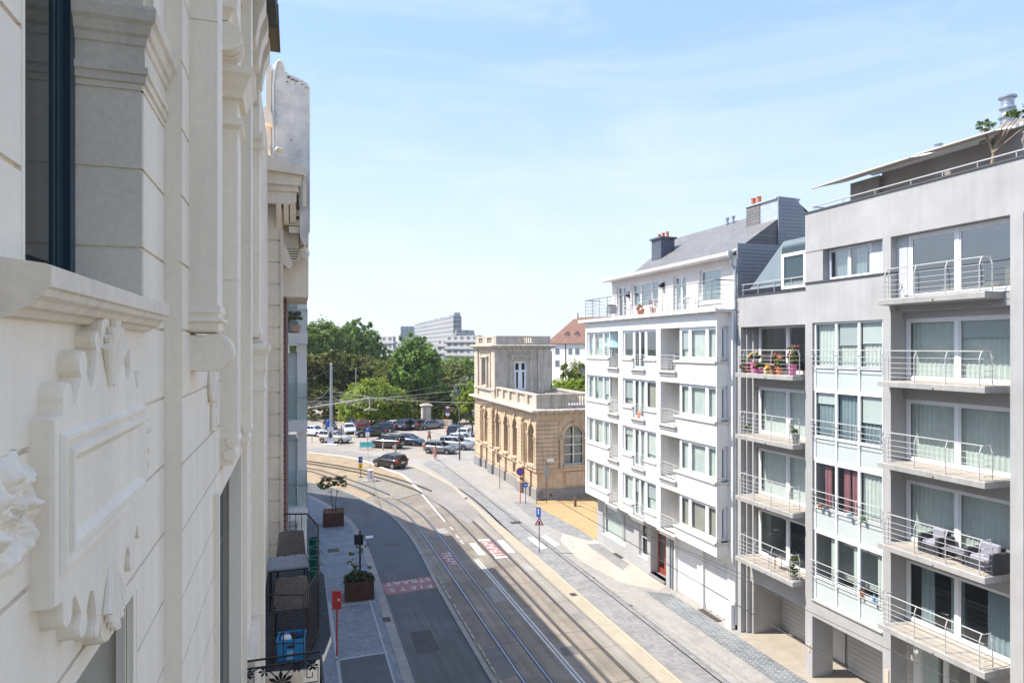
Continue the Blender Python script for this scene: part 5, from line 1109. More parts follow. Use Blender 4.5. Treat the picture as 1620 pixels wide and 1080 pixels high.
# furnished balcony
m = MB(); ZB = 8.35; out = [(-.5,9.62),(.17,9.50),(.42,9.9),(.55,10.5),(.57,13.3),(.38,14.25),(.0,14.5),(-.5,14.5)]
m.prism(out, 'z', ZB-.10, ZB-.001); inn = [(-.5,9.75),(.12,9.63),(.33,10.0),(.43,10.6),(.44,13.2),(.28,14.05),(-.05,14.3),(-.5,14.3)]; m.prism(inn, 'z', ZB-.55, ZB-.10)
bal = m.build('balcony', STUC2, Bn); m = MB(); m.add([(p[0]*.995-.002, p[1], ZB+.004) for p in out], [tuple(range(len(out)))]); m.build('balcony_floor', mat('dark_bitumen', (.05,.05,.052), .8, var=.3, vs=3, fine=.4, fs=12), bal, recalc=False)
RP = [(-.42,9.77),(.13,9.60),(.36,10.53),(.45,13.19),(.27,14.25),(-.2,14.4)]; m = MB()
m.tube([(*p, ZB+1.0) for p in RP[:2]], .012, 6); m.tube([(*p, ZB+1.0) for p in RP[1:]], .016, 6); m.tube([(-.30,9.74,ZB+.75),(.13,9.61,ZB+.75)], .010, 5); m.tube([(-.28,9.74,ZB+.45),(.13,9.61,ZB+.45)], .007, 5); m.tube([(-.28,9.74,ZB+.32),(.13,9.61,ZB+.32)], .007, 5)
for i in range(1, len(RP)-1):
    a, b = Vector((*RP[i], 0)), Vector((*RP[i+1], 0)); L = (b-a).length; n = int(L/.115)
    for k in range(n+1): p = a+(b-a)*k/n; m.tube([(p.x,p.y,ZB),(p.x,p.y,ZB+1.0)], .0065, 5)
    m.tube([(a.x,a.y,ZB+.09),(b.x,b.y,ZB+.09)], .009, 5)
for x in (-.28,-.14,0.0,.13): m.tube([(x,9.73-.3*(x+.28)+.0,ZB),(x,9.73-.3*(x+.28),ZB+.75)], .009, 5)
m.build('balcony_railing', RUSTM, bal)

# ---------------------------------------------------------------- modern block with glass balconies
Cn = empty('glass_balcony_block', (-.4, 27, 0), 'pale modern block with stacked glass fronted balconies beyond the gabled house', 'building')
m = MB(); m.wall('x', -.3, -.6, 20.9, 47.2, .1, 15.3, [(y, y+2.4, z, z+2.0) for y in (22.5,28.5,34.5,40.5) for z in (2.95,5.6,8.3,10.95)]); m.box(-9, -.3, 20.85, 20.95, .1, 15.3); m.box(-9, -.3, 47.1, 47.2, .1, 15.3); m.box(-9.2, -.6, 20.96, 47.1, 15.0, 15.3)
m.box(-9, -8.9, 21, 47, .1, 15); m.build('wall', WHITE, Cn)
FG = mat('frosted_glass', (.46,.50,.50), .3, var=.05, fine=0)
for k, z in enumerate((13.25,10.57,7.89,5.21)):
    for j, y0 in enumerate((21.0,27.2,33.4)):
        m = MB(); m.box(-.28, .40, y0, y0+5.2, z-.33, z); b_ = m.build('balcony', WHITE, Cn)
        q = MB(); 
        for x0, x1, ya, yb in ((-.24,.38,y0+.02,y0+.035),(.375,.385,y0+.04,y0+5.1)): q.box(x0, x1, ya, yb, z+.05, z+1.16)
        q.build('glass_guard', GLASSL, b_)
        q = MB(); q.box(-.26,.40,y0,y0+.05,z+.68,z+.72); q.box(.355,.40,y0,y0+5.2,z+.68,z+.72)
        for x in (-.25,.36): q.box(x,x+.035,y0,y0+.05,z,z+.70)
        q.build('guard_frame', STEEL, b_)
        if j == 0:
            q = MB(); q.box(-.28,.06,y0+.5,y0+.53,z+.02,z+2.0 if k < 2 else z+2.2); q.build('privacy_screen', FG, b_); q = MB(); q.box(.06,.10,y0+.48,y0+.55,z,z+2.1); q.box(-.28,.1,y0+.48,y0+.55,z+2.0,z+2.06); q.build('screen_frame', STEEL, b_)
        q = MB(); q.box(.12,.385,y0+.55,y0+.9,z,z+2.35); q.build('balcony_pier', WHITE, b_)
m = MB(); m.box(-.3,.42,20.95,40,15.28,15.5); m.box(-.28,.12,21.5,21.6,15.0,15.28); m.box(.1,.39,21.0,26,15.0,15.75); m.build('roof_edge', WHITE, Cn)
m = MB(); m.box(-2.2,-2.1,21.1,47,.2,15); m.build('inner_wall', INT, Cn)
for y in (22.5,28.5,34.5,40.5):
    for z in (2.95,5.6,8.3,10.95): window(Cn, 'x', -.38, y, y+2.4, z, z+2.0, mull=(y+1.2,), cur=CURT, out=1)
# rest of the row, following the bend of the street
Dn = empty('corner_block', (-4, 54, 0), 'plain rendered block where the street bends left', 'building')
pl = [(-.35,47.3),(-2.5,52.5),(-5,60),(-9.5,64.5),(-20,70),(-28,60),(-12,47.3)]
m = MB(); m.prism(pl, 'z', .1, 14.8); m.build('wall', WHITE, Dn)
m = MB()
for i in range(4):
    a, b = Vector((*pl[i],0)), Vector((*pl[i+1],0)); L = (b-a).length; d = (b-a)/L; n_ = Vector((d.y,-d.x,0))
    for k in range(int(L/2.2)):
        for z in (1.6,4.4,7.2,10.0,12.6):
            p = a+d*(1+k*2.2); q = p+d*1.2; m.add([p+n_*.02+Vector((0,0,z)), q+n_*.02+Vector((0,0,z)), q+n_*.02+Vector((0,0,z+1.4)), p+n_*.02+Vector((0,0,z+1.4))], [(0,1,2,3)])
m.build('window_band', mat('dark_pane', (.05,.06,.07), .1), Dn)
# houses behind the camera on the same side (seen only in the reflections of the windows opposite)
En = empty('rear_townhouse', (-1, -12, 0), 'cream terraced front behind the viewpoint', 'building')
m = MB(); m.wall('x', -.6, -.9, -30, -3.05, .1, 16.8, [(y, y+1.3, z, z+2.1) for y in range(-29, -4, 3) for z in (1.2,4.9,8.6,12.4)]); m.box(-8,-.9,-30,-3.1,16.6,16.8); m.box(-3,-2.9,-30,-3.1,.1,16); m.build('wall', STUC, En)
m = MB(); m.box(-.9, -.2, -30, -3.05, 16.8, 17.4); m.build('cornice', STUC2, En); m = MB(); m.add([(-.3,-30,17.4),(-.3,-3.1,17.4),(-4,-3.1,20.5),(-4,-30,20.5)], [(0,1,2,3)]); m.build('roof', SLATE, En)
# ================================================================ TREES AND FAR BUILDINGS
def Wp(u, v, Z):
    """point at depth Z seen at photograph pixel (u,v): calibration only"""
    r = (u-810)/1035.*Z; return Vector((r*_C+Z*_S, -r*_S+Z*_C, 12.8-(v-550)*Z/1035.))
LF = {
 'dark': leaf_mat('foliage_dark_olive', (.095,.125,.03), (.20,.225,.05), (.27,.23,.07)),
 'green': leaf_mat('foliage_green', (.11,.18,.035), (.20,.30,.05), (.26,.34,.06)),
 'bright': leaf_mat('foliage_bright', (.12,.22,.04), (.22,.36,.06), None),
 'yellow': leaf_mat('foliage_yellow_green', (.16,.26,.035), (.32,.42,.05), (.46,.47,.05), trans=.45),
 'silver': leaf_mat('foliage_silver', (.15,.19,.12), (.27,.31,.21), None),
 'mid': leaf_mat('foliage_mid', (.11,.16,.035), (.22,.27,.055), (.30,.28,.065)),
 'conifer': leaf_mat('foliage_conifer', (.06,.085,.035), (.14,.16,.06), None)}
def leaves(m, blobs, n, size, flat=.0):
    tot = sum(b[3]*b[4]*b[5] for b in blobs)
    for b in blobs:
        cx, cy, cz, rx, ry, rz = b; k = int(n*rx*ry*rz/tot); seeds = []
        for _ in range(max(5, k//38)):                                    # leaf sprays grouped in clumps, denser to the outside
            th = random.uniform(0, 2*pi); c = random.uniform(-.85, 1); s = sqrt(1-c*c); q = random.uniform(.55, 1.06)
            seeds.append((q*s*cos(th), q*s*sin(th), q*c, random.uniform(.12, .26)))
        for i in range(k):
            sx, sy, sz, sr = seeds[i % len(seeds)]; g = random.gauss
            p = Vector((cx+rx*(sx+sr*g(0, .6)), cy+ry*(sy+sr*g(0, .6)), cz+rz*(sz+sr*g(0, .5))))
            nrm = Vector((sx+g(0,.7), sy+g(0,.7), sz+.5+g(0,.7)))
            if flat: nrm = Vector((g(0,.3), g(0,.3), 1))
            nrm.normalize(); a = nrm.orthogonal().normalized(); a = Matrix.Rotation(random.uniform(0, 6.28), 3, nrm) @ a; c2 = nrm.cross(a); s = size*random.uniform(.6, 1.35)
            m.add([p-a*s, p+c2*s*.5+nrm*s*.12, p+a*s, p-c2*s*.5+nrm*s*.12], [(0,1,2,3)])
def tree(name, label, x, y, blobs, leaf, n=5000, size=.32, trunk=(.3, 3.0), group=None, limbs=7, cat='tree', flat=0):
    """blobs are relative to the base; trunk=(radius,height)"""
    r = empty(name, (x, y, 0), label, cat, group); m = MB(); h = trunk[1]
    B = [(x+b[0], y+b[1], b[2], b[3], b[4], b[5]) for b in blobs]
    topz = max(b[2] for b in B); m.tube([(x,y,0),(x+.05*h,y,h*.5),(x,y+.04*h,h),(x,y,min(topz, h*2.2))], trunk[0], 8, r2=trunk[0]*.45)
    for i in range(limbs):
        b = B[i % len(B)]; t = h*random.uniform(.7, 1.3); e = (b[0]+random.uniform(-.5,.5)*b[3], b[1]+random.uniform(-.5,.5)*b[4], b[2]+random.uniform(-.3,.4)*b[5])
        m.tube([(x,y,t), ((x+e[0])/2+.2, (y+e[1])/2, (t+e[2])/2+.3), e], trunk[0]*.45, 6, r2=trunk[0]*.12)
    m.build('trunk', BARK, r); m = MB(); leaves(m, B, n, size, flat); m.build('crown', leaf, r, recalc=False); return r
def blobs_round(w, h, zc, n, seed, vr=.45):
    rnd = random.Random(seed); out = [(0,0,zc,w*.62,w*.62,h*.62)]
    for i in range(n):
        a = 2*pi*i/n+rnd.uniform(-.3,.3); q = rnd.uniform(.45,.75); zz = rnd.uniform(-.6,.75)
        k = sqrt(max(.1, 1-zz*zz)); out.append((w*q*k*cos(a), w*q*k*sin(a), zc+h*zz*.7, w*vr*rnd.uniform(.7,1.1), w*vr*rnd.uniform(.7,1.1), h*vr*rnd.uniform(.6,1)))
    return out
GT = 'park trees behind the car park'
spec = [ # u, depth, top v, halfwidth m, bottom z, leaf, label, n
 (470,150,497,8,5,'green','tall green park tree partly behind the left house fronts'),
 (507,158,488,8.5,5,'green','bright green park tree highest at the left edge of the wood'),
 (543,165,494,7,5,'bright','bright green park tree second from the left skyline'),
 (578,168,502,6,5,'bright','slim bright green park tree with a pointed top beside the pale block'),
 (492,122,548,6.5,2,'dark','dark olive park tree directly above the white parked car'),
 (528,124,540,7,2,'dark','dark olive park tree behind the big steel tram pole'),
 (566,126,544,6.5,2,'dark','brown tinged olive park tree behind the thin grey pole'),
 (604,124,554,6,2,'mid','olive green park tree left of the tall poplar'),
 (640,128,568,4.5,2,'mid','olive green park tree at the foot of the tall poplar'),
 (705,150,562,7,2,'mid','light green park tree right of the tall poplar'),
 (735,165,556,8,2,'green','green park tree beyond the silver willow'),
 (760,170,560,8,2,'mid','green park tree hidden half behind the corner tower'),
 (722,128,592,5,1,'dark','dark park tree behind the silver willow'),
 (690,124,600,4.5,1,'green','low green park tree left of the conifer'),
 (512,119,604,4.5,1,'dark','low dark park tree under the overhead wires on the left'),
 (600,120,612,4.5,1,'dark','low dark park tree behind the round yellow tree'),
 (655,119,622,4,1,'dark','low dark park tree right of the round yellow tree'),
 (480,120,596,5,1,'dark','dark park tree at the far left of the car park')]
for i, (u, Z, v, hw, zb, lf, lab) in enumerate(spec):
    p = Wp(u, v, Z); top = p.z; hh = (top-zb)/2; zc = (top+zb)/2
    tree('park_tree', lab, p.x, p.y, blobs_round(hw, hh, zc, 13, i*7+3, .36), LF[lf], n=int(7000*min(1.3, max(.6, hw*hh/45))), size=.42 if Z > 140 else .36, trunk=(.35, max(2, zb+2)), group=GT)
# tall poplar-like tree: several upright plumes
p = Wp(658, 527, 122)
bl = [(0,0,8.5,4.2,4.2,5.5),(-2.6,.5,6,2.6,2.6,4.2),(2.4,-.5,6.5,2.8,2.8,4.5),(1.9,.3,p.z-2.0,1.2,1.2,2.4),(-1.6,.2,p.z-2.6,1.7,1.6,2.6),(.4,0,p.z-3.4,1.5,1.5,2.8),(-3.2,0,10.5,1.6,1.6,2.6),(3.4,0,10,1.4,1.5,2.8),(.5,0,12.2,2.4,2.4,2.6),(3.4,.5,4.2,2.2,2.2,2.8),(-3.4,.5,3.8,2,2,2.4)]
tree('poplar', 'tallest bright green tree with three upright plumes in front of the far tower block', p.x, p.y, bl, LF['bright'], n=13000, size=.34, trunk=(.4,4))
p = Wp(594, 600, 110)
bl = [(0,0,3.7,5.0,4.3,3.6),(-3.7,-.4,2.6,2.6,2.4,2.3),(3.6,-.4,2.7,2.7,2.4,2.4),(-4.4,-.3,1.7,1.6,1.8,1.5),(4.6,-.3,1.9,1.5,1.8,1.6),(-1.4,-.5,5.4,2.2,2.2,1.5),(1.0,-.3,5.9,2.2,2.0,1.5),(2.6,0,4.6,2,2,1.7),(-3,0,4.2,1.9,1.9,1.6),(0,-2.4,3.2,2.6,2,2.4),(2,-2.2,2.4,2,2,2),(-2.2,-2.2,2.5,2,2,2)]
tree('round_tree', 'round yellow green tree standing over the parked cars', p.x, p.y, bl, LF['yellow'], n=19000, size=.24, trunk=(.3,1.8))
p = Wp(688, 618, 110)
bl = [(0,0,4.9,1.3,1.2,.6),(-1.2,0,4.0,1.5,1.2,.5),(1.6,0,3.9,1.7,1.2,.5),(2.4,.3,3.0,1.6,1.2,.45),(-2,.2,3.0,1.3,1.2,.45),(.3,-.5,2.6,2,1.4,.5),(3.6,0,2.4,1.4,1.1,.4)]
tree('conifer', 'pale green flat layered conifer beside the stone gatepost', p.x, p.y, bl, LF['conifer'], n=5000, size=.2, trunk=(.16,2.5), flat=1)
p = Wp(744, 580, 112)
tree('willow', 'silvery willow left of the corner tower', p.x, p.y, blobs_round(4.0, 4.0, 5.2, 9, 5, .4), LF['silver'], n=8000, size=.26, trunk=(.25,2.2))
x, y = G(744, 699)
bl = [(0,0,6.0,1.9,1.9,1.6),(-.9,-.3,5.0,1.3,1.3,1.1),(.8,0,5.2,1.4,1.2,1.3),(-.3,0,7.1,1.2,1.2,1.0),(.2,-.6,2.9,1.0,.9,.8)]
tree('street_tree', 'yellow green street tree at the far corner of the stone building', x+.4, y+1.0, bl, LF['yellow'], n=6000, size=.2, trunk=(.14,3.5))
for u, v, Z, hw, lf, lab in ((893,583,100,4.2,'yellow','yellow green bush left of the white house behind the stone parapet'),(915,588,98,3.6,'yellow','yellow green bush behind the stone parapet by the white facade'),(915,556,108,3.6,'mid','taller green tree before the red roofed house')):
    p = Wp(u, v, Z); tree('park_shrub' if hw != 3.6 or v > 580 else 'garden_tree', lab, p.x, p.y, blobs_round(hw, p.z/2, p.z/2, 9, int(u), .42), LF[lf], n=6000, size=.26, trunk=(.2,2))
for u, w_, lab in ((700,3.2,'clipped green hedge just right of the gatepost'),(722,3.6,'dark hedge behind the orange signpost')):
    p = Wp(u, 650, 109); b = [(k*1.0-w_/2,0,1.3,1.0,1.0,1.3) for k in range(int(w_)+1)]
    tree('hedge', lab, p.x, p.y, b, LF['green' if u == 700 else 'dark'], n=3500, size=.16, trunk=(.08,.5), cat='hedge', limbs=2)
# long dark undergrowth at the edge of the wood: one mass
m = MB(); B = []
for k in range(26):
    p = Wp(478+k*9.3, 650, 117+3*sin(k*1.3)); B.append((p.x, p.y, 1.2, 2.2, 1.8, 1.5+.4*sin(k*2.1)))
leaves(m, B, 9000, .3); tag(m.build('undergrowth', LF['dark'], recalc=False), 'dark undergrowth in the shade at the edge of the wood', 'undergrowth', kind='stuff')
m = MB(); B = []
for k in range(30):
    p = Wp(440+k*17, 600, 190+10*sin(k*2.3)); B.append((p.x, p.y, 5, 9, 7, 5.5+1.6*sin(k*1.9)))
leaves(m, B, 15000, .8); tag(m.build('distant_wood', LF['green'], recalc=False), 'distant wood filling the park behind the nearer trees', 'wood', kind='stuff')
# low wall and gatepost
a, b_ = Wp(688, 670, 107), Wp(714, 669, 106); m = MB(); d = (b_-a).normalized(); n_ = Vector((-d.y, d.x, 0))
m.add([a.xy.to_3d(), b_.xy.to_3d(), (b_+n_*.4).xy.to_3d(), (a+n_*.4).xy.to_3d()]+[Vector((q.x, q.y, 1.1)) for q in (a, b_, b_+n_*.4, a+n_*.4)], [(0,1,5,4),(1,2,6,5),(2,3,7,6),(3,0,4,7),(4,5,6,7)])
tag(m.build('low_wall', STONEG), 'low rendered wall running right from the gatepost', 'wall')
p = Wp(674, 669, 107); g = empty('gatepost', (p.x, p.y, 0), 'massive stone gatepost with a moulded cap behind the dark car', 'gatepost')
m = MB(); m.cbox(p.x-.83,p.x+.83,p.y-.83,p.y+.83,0,.5,.04); m.cbox(p.x-.70,p.x+.70,p.y-.70,p.y+.70,.5,3.15,.05); m.box(p.x-.42,p.x+.42,p.y-.76,p.y-.68,.9,2.8); m.build('shaft', STONEG, g)
m = MB(); m.cbox(p.x-.78,p.x+.78,p.y-.78,p.y+.78,3.15,3.3,.05); m.cbox(p.x-.92,p.x+.92,p.y-.92,p.y+.92,3.3,3.52,.06); m.cbox(p.x-.55,p.x+.55,p.y-.55,p.y+.55,3.52,3.70,.08); m.build('cap', STONEG, g)

# far blocks
def block(name, label, P, z1, m_, floors, bandm, wins=None, z0=0):
    r = empty(name, (P[0][0], P[0][1], 0), label, 'building'); m = MB(); m.prism(P, 'z', z0, z1); m.build('wall', m_, r)
    if floors:
        m = MB(); fh = (z1-z0)/floors; n = len(P); c = Vector((sum(p[0] for p in P)/n, sum(p[1] for p in P)/n))
        for k in range(1, floors):
            Q = [tuple(c+(Vector(p)-c)*1.0+(Vector(p)-c).normalized()*.9) for p in P]; m.prism(Q, 'z', z0+k*fh, z0+k*fh+fh*.30)
        m.build('balcony_band', bandm, r)
        m = MB()
        for i in range(n):
            a, b = Vector(P[i]), Vector(P[(i+1)%n]); L = (b-a).length; d = (b-a)/L; nn = Vector((d.y, -d.x))
            if (a-c).dot(nn) < 0: nn = -nn
            cnt = max(2, int(L/(fh*1.3)))
            for q in range(cnt):
                for k in range(floors):
                    p0 = a+d*L*(q+.25)/cnt+nn*.06; p1 = a+d*L*(q+.72)/cnt+nn*.06; zz = z0+(k+.42)*fh
                    m.add([(p0.x,p0.y,zz),(p1.x,p1.y,zz),(p1.x,p1.y,zz+fh*.42),(p0.x,p0.y,zz+fh*.42)], [(0,1,2,3)])
        m.build('window_strip', wins or mat('far_pane', (.15,.17,.19), .3), r, recalc=False)
    return r
FW = mat('far_white_wall', (.44,.43,.42), .8, var=.05, vs=.05, fine=0); FG_ = mat('far_grey_wall', (.36,.365,.38), .8, var=.1, vs=.05, fine=0); FB = mat('far_blue_wall', (.34,.40,.48), .4, var=.1, vs=.05, fine=0)
c0 = Wp(717, 499, 430); zt = c0.z; c1 = Wp(656, 511, 590); c2 = Wp(730, 500, 436); c3 = Wp(672, 511, 600)
r = block('tower_block', 'long high-rise slab with rows of balconies above the poplar', [tuple(c0.xy), tuple(c2.xy), tuple(c3.xy), tuple(c1.xy)], zt, FG_, 11, FW)
m = MB()
for t in (.02,.1,.3,.45,.6,.75,.9): q = c0.lerp(c1, t); m.box(q.x+2, q.x+6, q.y+2, q.y+6, zt, zt+1.1+(1.2 if t < .05 else 0))
m.build('roof_box', FG_, r)
a = Wp(634, 516, 700); block('tower_block', 'blue grey tower peeping out left of the high-rise slab', [(a.x,a.y),(a.x+13,a.y-3),(a.x+18,a.y+12),(a.x+4,a.y+14)], a.z, FB, 12, FG_)
a = Wp(722, 522, 400); block('apartment_block', 'stepped grey block below the right end of the high-rise slab', [(a.x,a.y),(a.x+8,a.y-2),(a.x+14,a.y+10),(a.x+2,a.y+12)], a.z, FG_, 8, FW)
a = Wp(707, 531, 300); r = block('apartment_block', 'broad white apartment block left of the corner tower', [tuple(Wp(706,531,300).xy), tuple(Wp(757,531,285).xy), tuple(Wp(765,531,310).xy), tuple(Wp(712,531,325).xy)], a.z, FW, 6, FW)
a = Wp(700, 537, 310); block('apartment_block', 'lower white wing beside the broad white block', [tuple(Wp(692,540,312).xy), tuple(Wp(708,540,306).xy), tuple(Wp(710,540,320).xy), tuple(Wp(694,540,326).xy)], a.z, FW, 5, FW)
a = Wp(608, 532, 260); block('apartment_block', 'white block with a flat roof between the green treetops', [tuple(Wp(594,532,262).xy), tuple(Wp(622,532,252).xy), tuple(Wp(626,532,270).xy), tuple(Wp(598,532,280).xy)], a.z, FW, 6, FW)
a = Wp(640, 540, 300); block('apartment_block', 'low white block in the gap left of the poplar', [tuple(Wp(622,541,300).xy), tuple(Wp(634,541,296).xy), tuple(Wp(636,541,310).xy), tuple(Wp(624,541,314).xy)], Wp(630,541,300).z, FW, 4, FW)
# red roofed house
Z = 112.; h0 = Wp(870, 543, Z); h1 = Wp(962, 543, Z-8); d = (h1-h0).normalized(); d.z = 0; n_ = Vector((-d.y, d.x, 0)); ze = 13.55; zr = 18.0
H_ = empty('red_roofed_house', (h0.x, h0.y, 0), 'white house with a steep red tiled hipped roof and dormers', 'house')
def hp(u, w_, z): q = h0+d*u+n_*w_; return (q.x, q.y, z)
L = (h1-h0).length
def hbox(m, u0, u1, w0, w1, z0, z1): m.add([hp(u0,w0,z0),hp(u1,w0,z0),hp(u1,w1,z0),hp(u0,w1,z0),hp(u0,w0,z1),hp(u1,w0,z1),hp(u1,w1,z1),hp(u0,w1,z1)], [(3,2,1,0),(4,5,6,7),(0,1,5,4),(1,2,6,5),(2,3,7,6),(3,0,4,7)])
m = MB(); hbox(m, 0, L, 0, 8, 0, ze); m.build('wall', WHITE, H_)
m = MB(); e = .5; m.add([hp(-e,-e,ze),hp(L,-e,ze),hp(L,8.5,ze),hp(-e,8.5,ze),hp(2.4,4,zr),hp(L,4,zr)], [(0,1,5,4),(0,4,3),(3,4,5,2),(1,2,5)]); m.build('roof', TILE, H_)
for u in (2.6, 4.7):
    m = MB(); hbox(m, u, u+.8, .7, 2.4, ze+.3, ze+1.5); dq = m.build('dormer', WHITE, H_); m = MB(); m.add([hp(u-.15,.6,ze+1.45),hp(u+.4,.6,ze+2.0),hp(u+.95,.6,ze+1.45),hp(u-.15,3,ze+1.45),hp(u+.4,3,ze+2.0),hp(u+.95,3,ze+1.45)], [(0,1,4,3),(1,2,5,4),(0,2,1)]); m.build('dormer_roof', TILE, dq)
    m = MB(); hbox(m, u+.15, u+.65, .66, .7, ze+.45, ze+1.35); m.build('pane', mat('far_pane', (0,0,0)), dq)
for u, z, w_, hh in ((1.2,11.7,.9,1.0),(4.0,11.7,.8,1.0),(5.4,11.7,.9,1.0),(1.2,9.6,.9,1.1),(7.4,11.7,.9,1),(7.4,9.6,.9,1)):
    m = MB(); hbox(m, u-.08, u+w_+.08, -.04, .0, z-.08, z+hh+.08); q = m.build('window', PVC, H_); m = MB(); hbox(m, u, u+w_, -.06, -.04, z, z+hh); m.build('pane', mat('far_pane', (0,0,0)), q)
m = MB(); hbox(m, 2.3, 2.9, 3.8, 4.3, zr-.3, zr+.8); hbox(m, 0.2,.8,4,4.5,ze+.5,ze+2.6); m.build('chimney', WHITE, H_)
m = MB(); m.tube([hp(3.4,-.08,ze), hp(3.4,-.08,6)], .06, 6); m.build('downpipe', DARKM, H_)
# ================================================================ VEHICLES AND PEOPLE
CG = glass_mat('car_glass', (.10,.13,.15), 1.6); TYRE = mat('tyre', (.018,.018,.018), .85, fine=0); RIM = mat('alloy_rim', (.45,.46,.47), .3, metal=.8, fine=0); LAMP = mat('headlight_lens', (.6,.63,.66), .12, fine=0); TAIL = mat('tail_lens', (.5,.012,.012), .2, fine=0); PLATE = mat('licence_plate', (.75,.75,.72), .5, fine=0); TRIM = mat('car_trim', (.022,.022,.024), .6, fine=0)
def paint(n, c): return mat('car_paint_'+n, c, .32, var=.02, fine=0, metal=.25, coat=1.0)
def loft(m, rings, cap=True):
    n = len(rings[0]); b = len(m.v); vs = [q for r in rings for q in r]
    fs = [(i*n+k, i*n+(k+1)%n, (i+1)*n+(k+1)%n, (i+1)*n+k) for i in range(len(rings)-1) for k in range(n)]
    if cap: fs += [tuple(range(n-1,-1,-1)), tuple((len(rings)-1)*n+k for k in range(n))]
    m.add(vs, fs)
def make_car(kind, pm, label, group=None, H=None):
    r = empty({'suv':'parked_car','mpv':'parked_car'}.get(kind, 'parked_car'), (0,0,0), label, 'car', group)
    L, Wd, Hh, hood, boot = {'hatch':(4.0,1.74,1.48,.98,.0),'suv':(4.3,1.82,1.60,1.06,.0),'mpv':(4.4,1.82,1.72,1.08,.0),'sedan':(4.5,1.78,1.45,.95,.55)}[kind]
    h = L/2; w = Wd/2; zb = .22
    belt = hood+.02
    # lower body: rings along x, rounded shoulders, wheel arches suggested by dark wells
    st = [(-h,.42,.62,.80),(-h+.06,.30,.86 if not boot else .80,.90),(-h+.22,.24,(belt if not boot else .93),.97),(-h+.7,.22,belt if not boot else .97,1.0),(-.6,.20,belt,1.0),(.3,.20,belt-.01,1.0),(h-1.15,.21,hood-.02,1.0),(h-.55,.22,hood-.10,.98),(h-.18,.25,hood-.22,.93),(h-.03,.32,hood-.36,.84),(h,.40,hood-.46,.78)]
    rings = []
    for x, z0, z1, k in st:
        q = w*k; zm = (z0+z1)/2
        rings.append([(x,-q*.80,z0),(x,-q*.97,z0+.08),(x,-q,zm-.02),(x,-q*.985,z1-.10),(x,-q*.90,z1-.015),(x,-q*.45,z1+.02),(x,q*.45,z1+.02),(x,q*.90,z1-.015),(x,q*.985,z1-.10),(x,q,zm-.02),(x,q*.97,z0+.08),(x,q*.80,z0)])
    m = MB(); loft(m, rings); m.build('body', pm, r, smooth=True)
    # glasshouse
    xr, xf = (-h+.10 if not boot else -h+.62), h-1.12; rr, rf = (-h+.42 if kind == 'hatch' else -h+.28 if kind != 'sedan' else -h+1.15), (h-1.95 if kind != 'mpv' else h-1.75)
    def gr(x, z, q, z0=belt-.02): return [(x,-w*.90*q,z0),(x,-w*.80*q,z),(x,w*.80*q,z),(x,w*.90*q,z0)]
    m = MB(); A = [(xr,-w*.84,belt-.03),(xf,-w*.84,belt-.06),(rf,-w*.70,Hh-.05),(rr,-w*.70,Hh-.06)]; B = [(p[0],-p[1],p[2]) for p in A]
    A2 = [(xr+.1,-w*.88,belt-.03),(xf-.35,-w*.90,belt-.04),(rf-.12,-w*.735,Hh-.05),(rr+.12,-w*.735,Hh-.06)]; B2 = [(p[0],-p[1],p[2]) for p in A2]
    m.add(A+B+A2+B2, [(1,5,6,2),(0,3,7,4),(8,9,10,11),(12,15,14,13),(1,2,10,9),(5,13,14,6),(0,8,11,3),(4,7,15,12),(3,2,6,7)]); m.build('window_glass', CG, r)
    m = MB(); zt = Hh; rt = [(rr-.12,-w*.66,zt-.10),(rr+.05,-w*.70,zt-.03),(-.2,-w*.71,zt+.0),(rf+.02,-w*.69,zt-.03),(rf+.14,-w*.64,zt-.09)]
    rings = []
    for x, y, z in rt: rings.append([(x,y,z-.03),(x,y+.03,z+.0),(x,y*.5,z+.035),(x,-y*.5,z+.035),(x,-y-.03,z+.0),(x,-y,z-.03)])
    loft(m, rings)
    for s in (-1, 1):                                                        # pillars
        for (p, q, t) in (((xf+.02,w*.86,belt-.04),(rf+.1,w*.70,zt-.06),.035),((-.15,w*.905,belt-.02),(-.25,w*.745,zt-.04),.03),((xr+.02,w*.86,belt-.02),(rr-.02,w*.70,zt-.07),.06),((xr+.75,w*.905,belt-.02),(rr+.55,w*.745,zt-.05),.03)):
            m.tube([(p[0],s*p[1],p[2]),(q[0],s*q[1],q[2])], t, 5)
    m.build('roof', pm, r, smooth=True)
    for x in (h-.78, -h+.74):
        for s in (-1, 1):
            q = MB(); q.lathe([(.20,0),(.315,.01),(.33,.04),(.33,.17),(.315,.20),(.2,.20)], x, s*(w-.19)-(.0 if s > 0 else .0)+(-.0), 20, ax='y', cz=.33) if s > 0 else q.lathe([(.20,0),(.315,.01),(.33,.04),(.33,.17),(.315,.20),(.2,.20)], x, -w-.01, 20, ax='y', cz=.33)
            wh = q.build('wheel', TYRE, r, smooth=True); q = MB(); yy = w+.012 if s > 0 else -w-.012
            q.lathe([(.05,0),(.21,.004)], x, yy-.004 if s > 0 else yy, 16, ax='y', cz=.33)
            for k in range(5): a = 2*pi*k/5; q.add([(x+.03*cos(a+1.2),yy+s*.006,.33+.03*sin(a+1.2)),(x+.03*cos(a-1.2),yy+s*.006,.33+.03*sin(a-1.2)),(x+.2*cos(a-.15),yy+s*.006,.33+.2*sin(a-.15)),(x+.2*cos(a+.15),yy+s*.006,.33+.2*sin(a+.15))], [(0,1,2,3)])
            q.build('rim', RIM, wh)
    m = MB()
    for x in (h-.78, -h+.74):
        for s in (-1, 1): pts = [(x+.385*cos(pi*k/10), s*(w*1.0-.005), .33+.385*sin(pi*k/10)) for k in range(11)]; m.tube(pts, .028, 4)
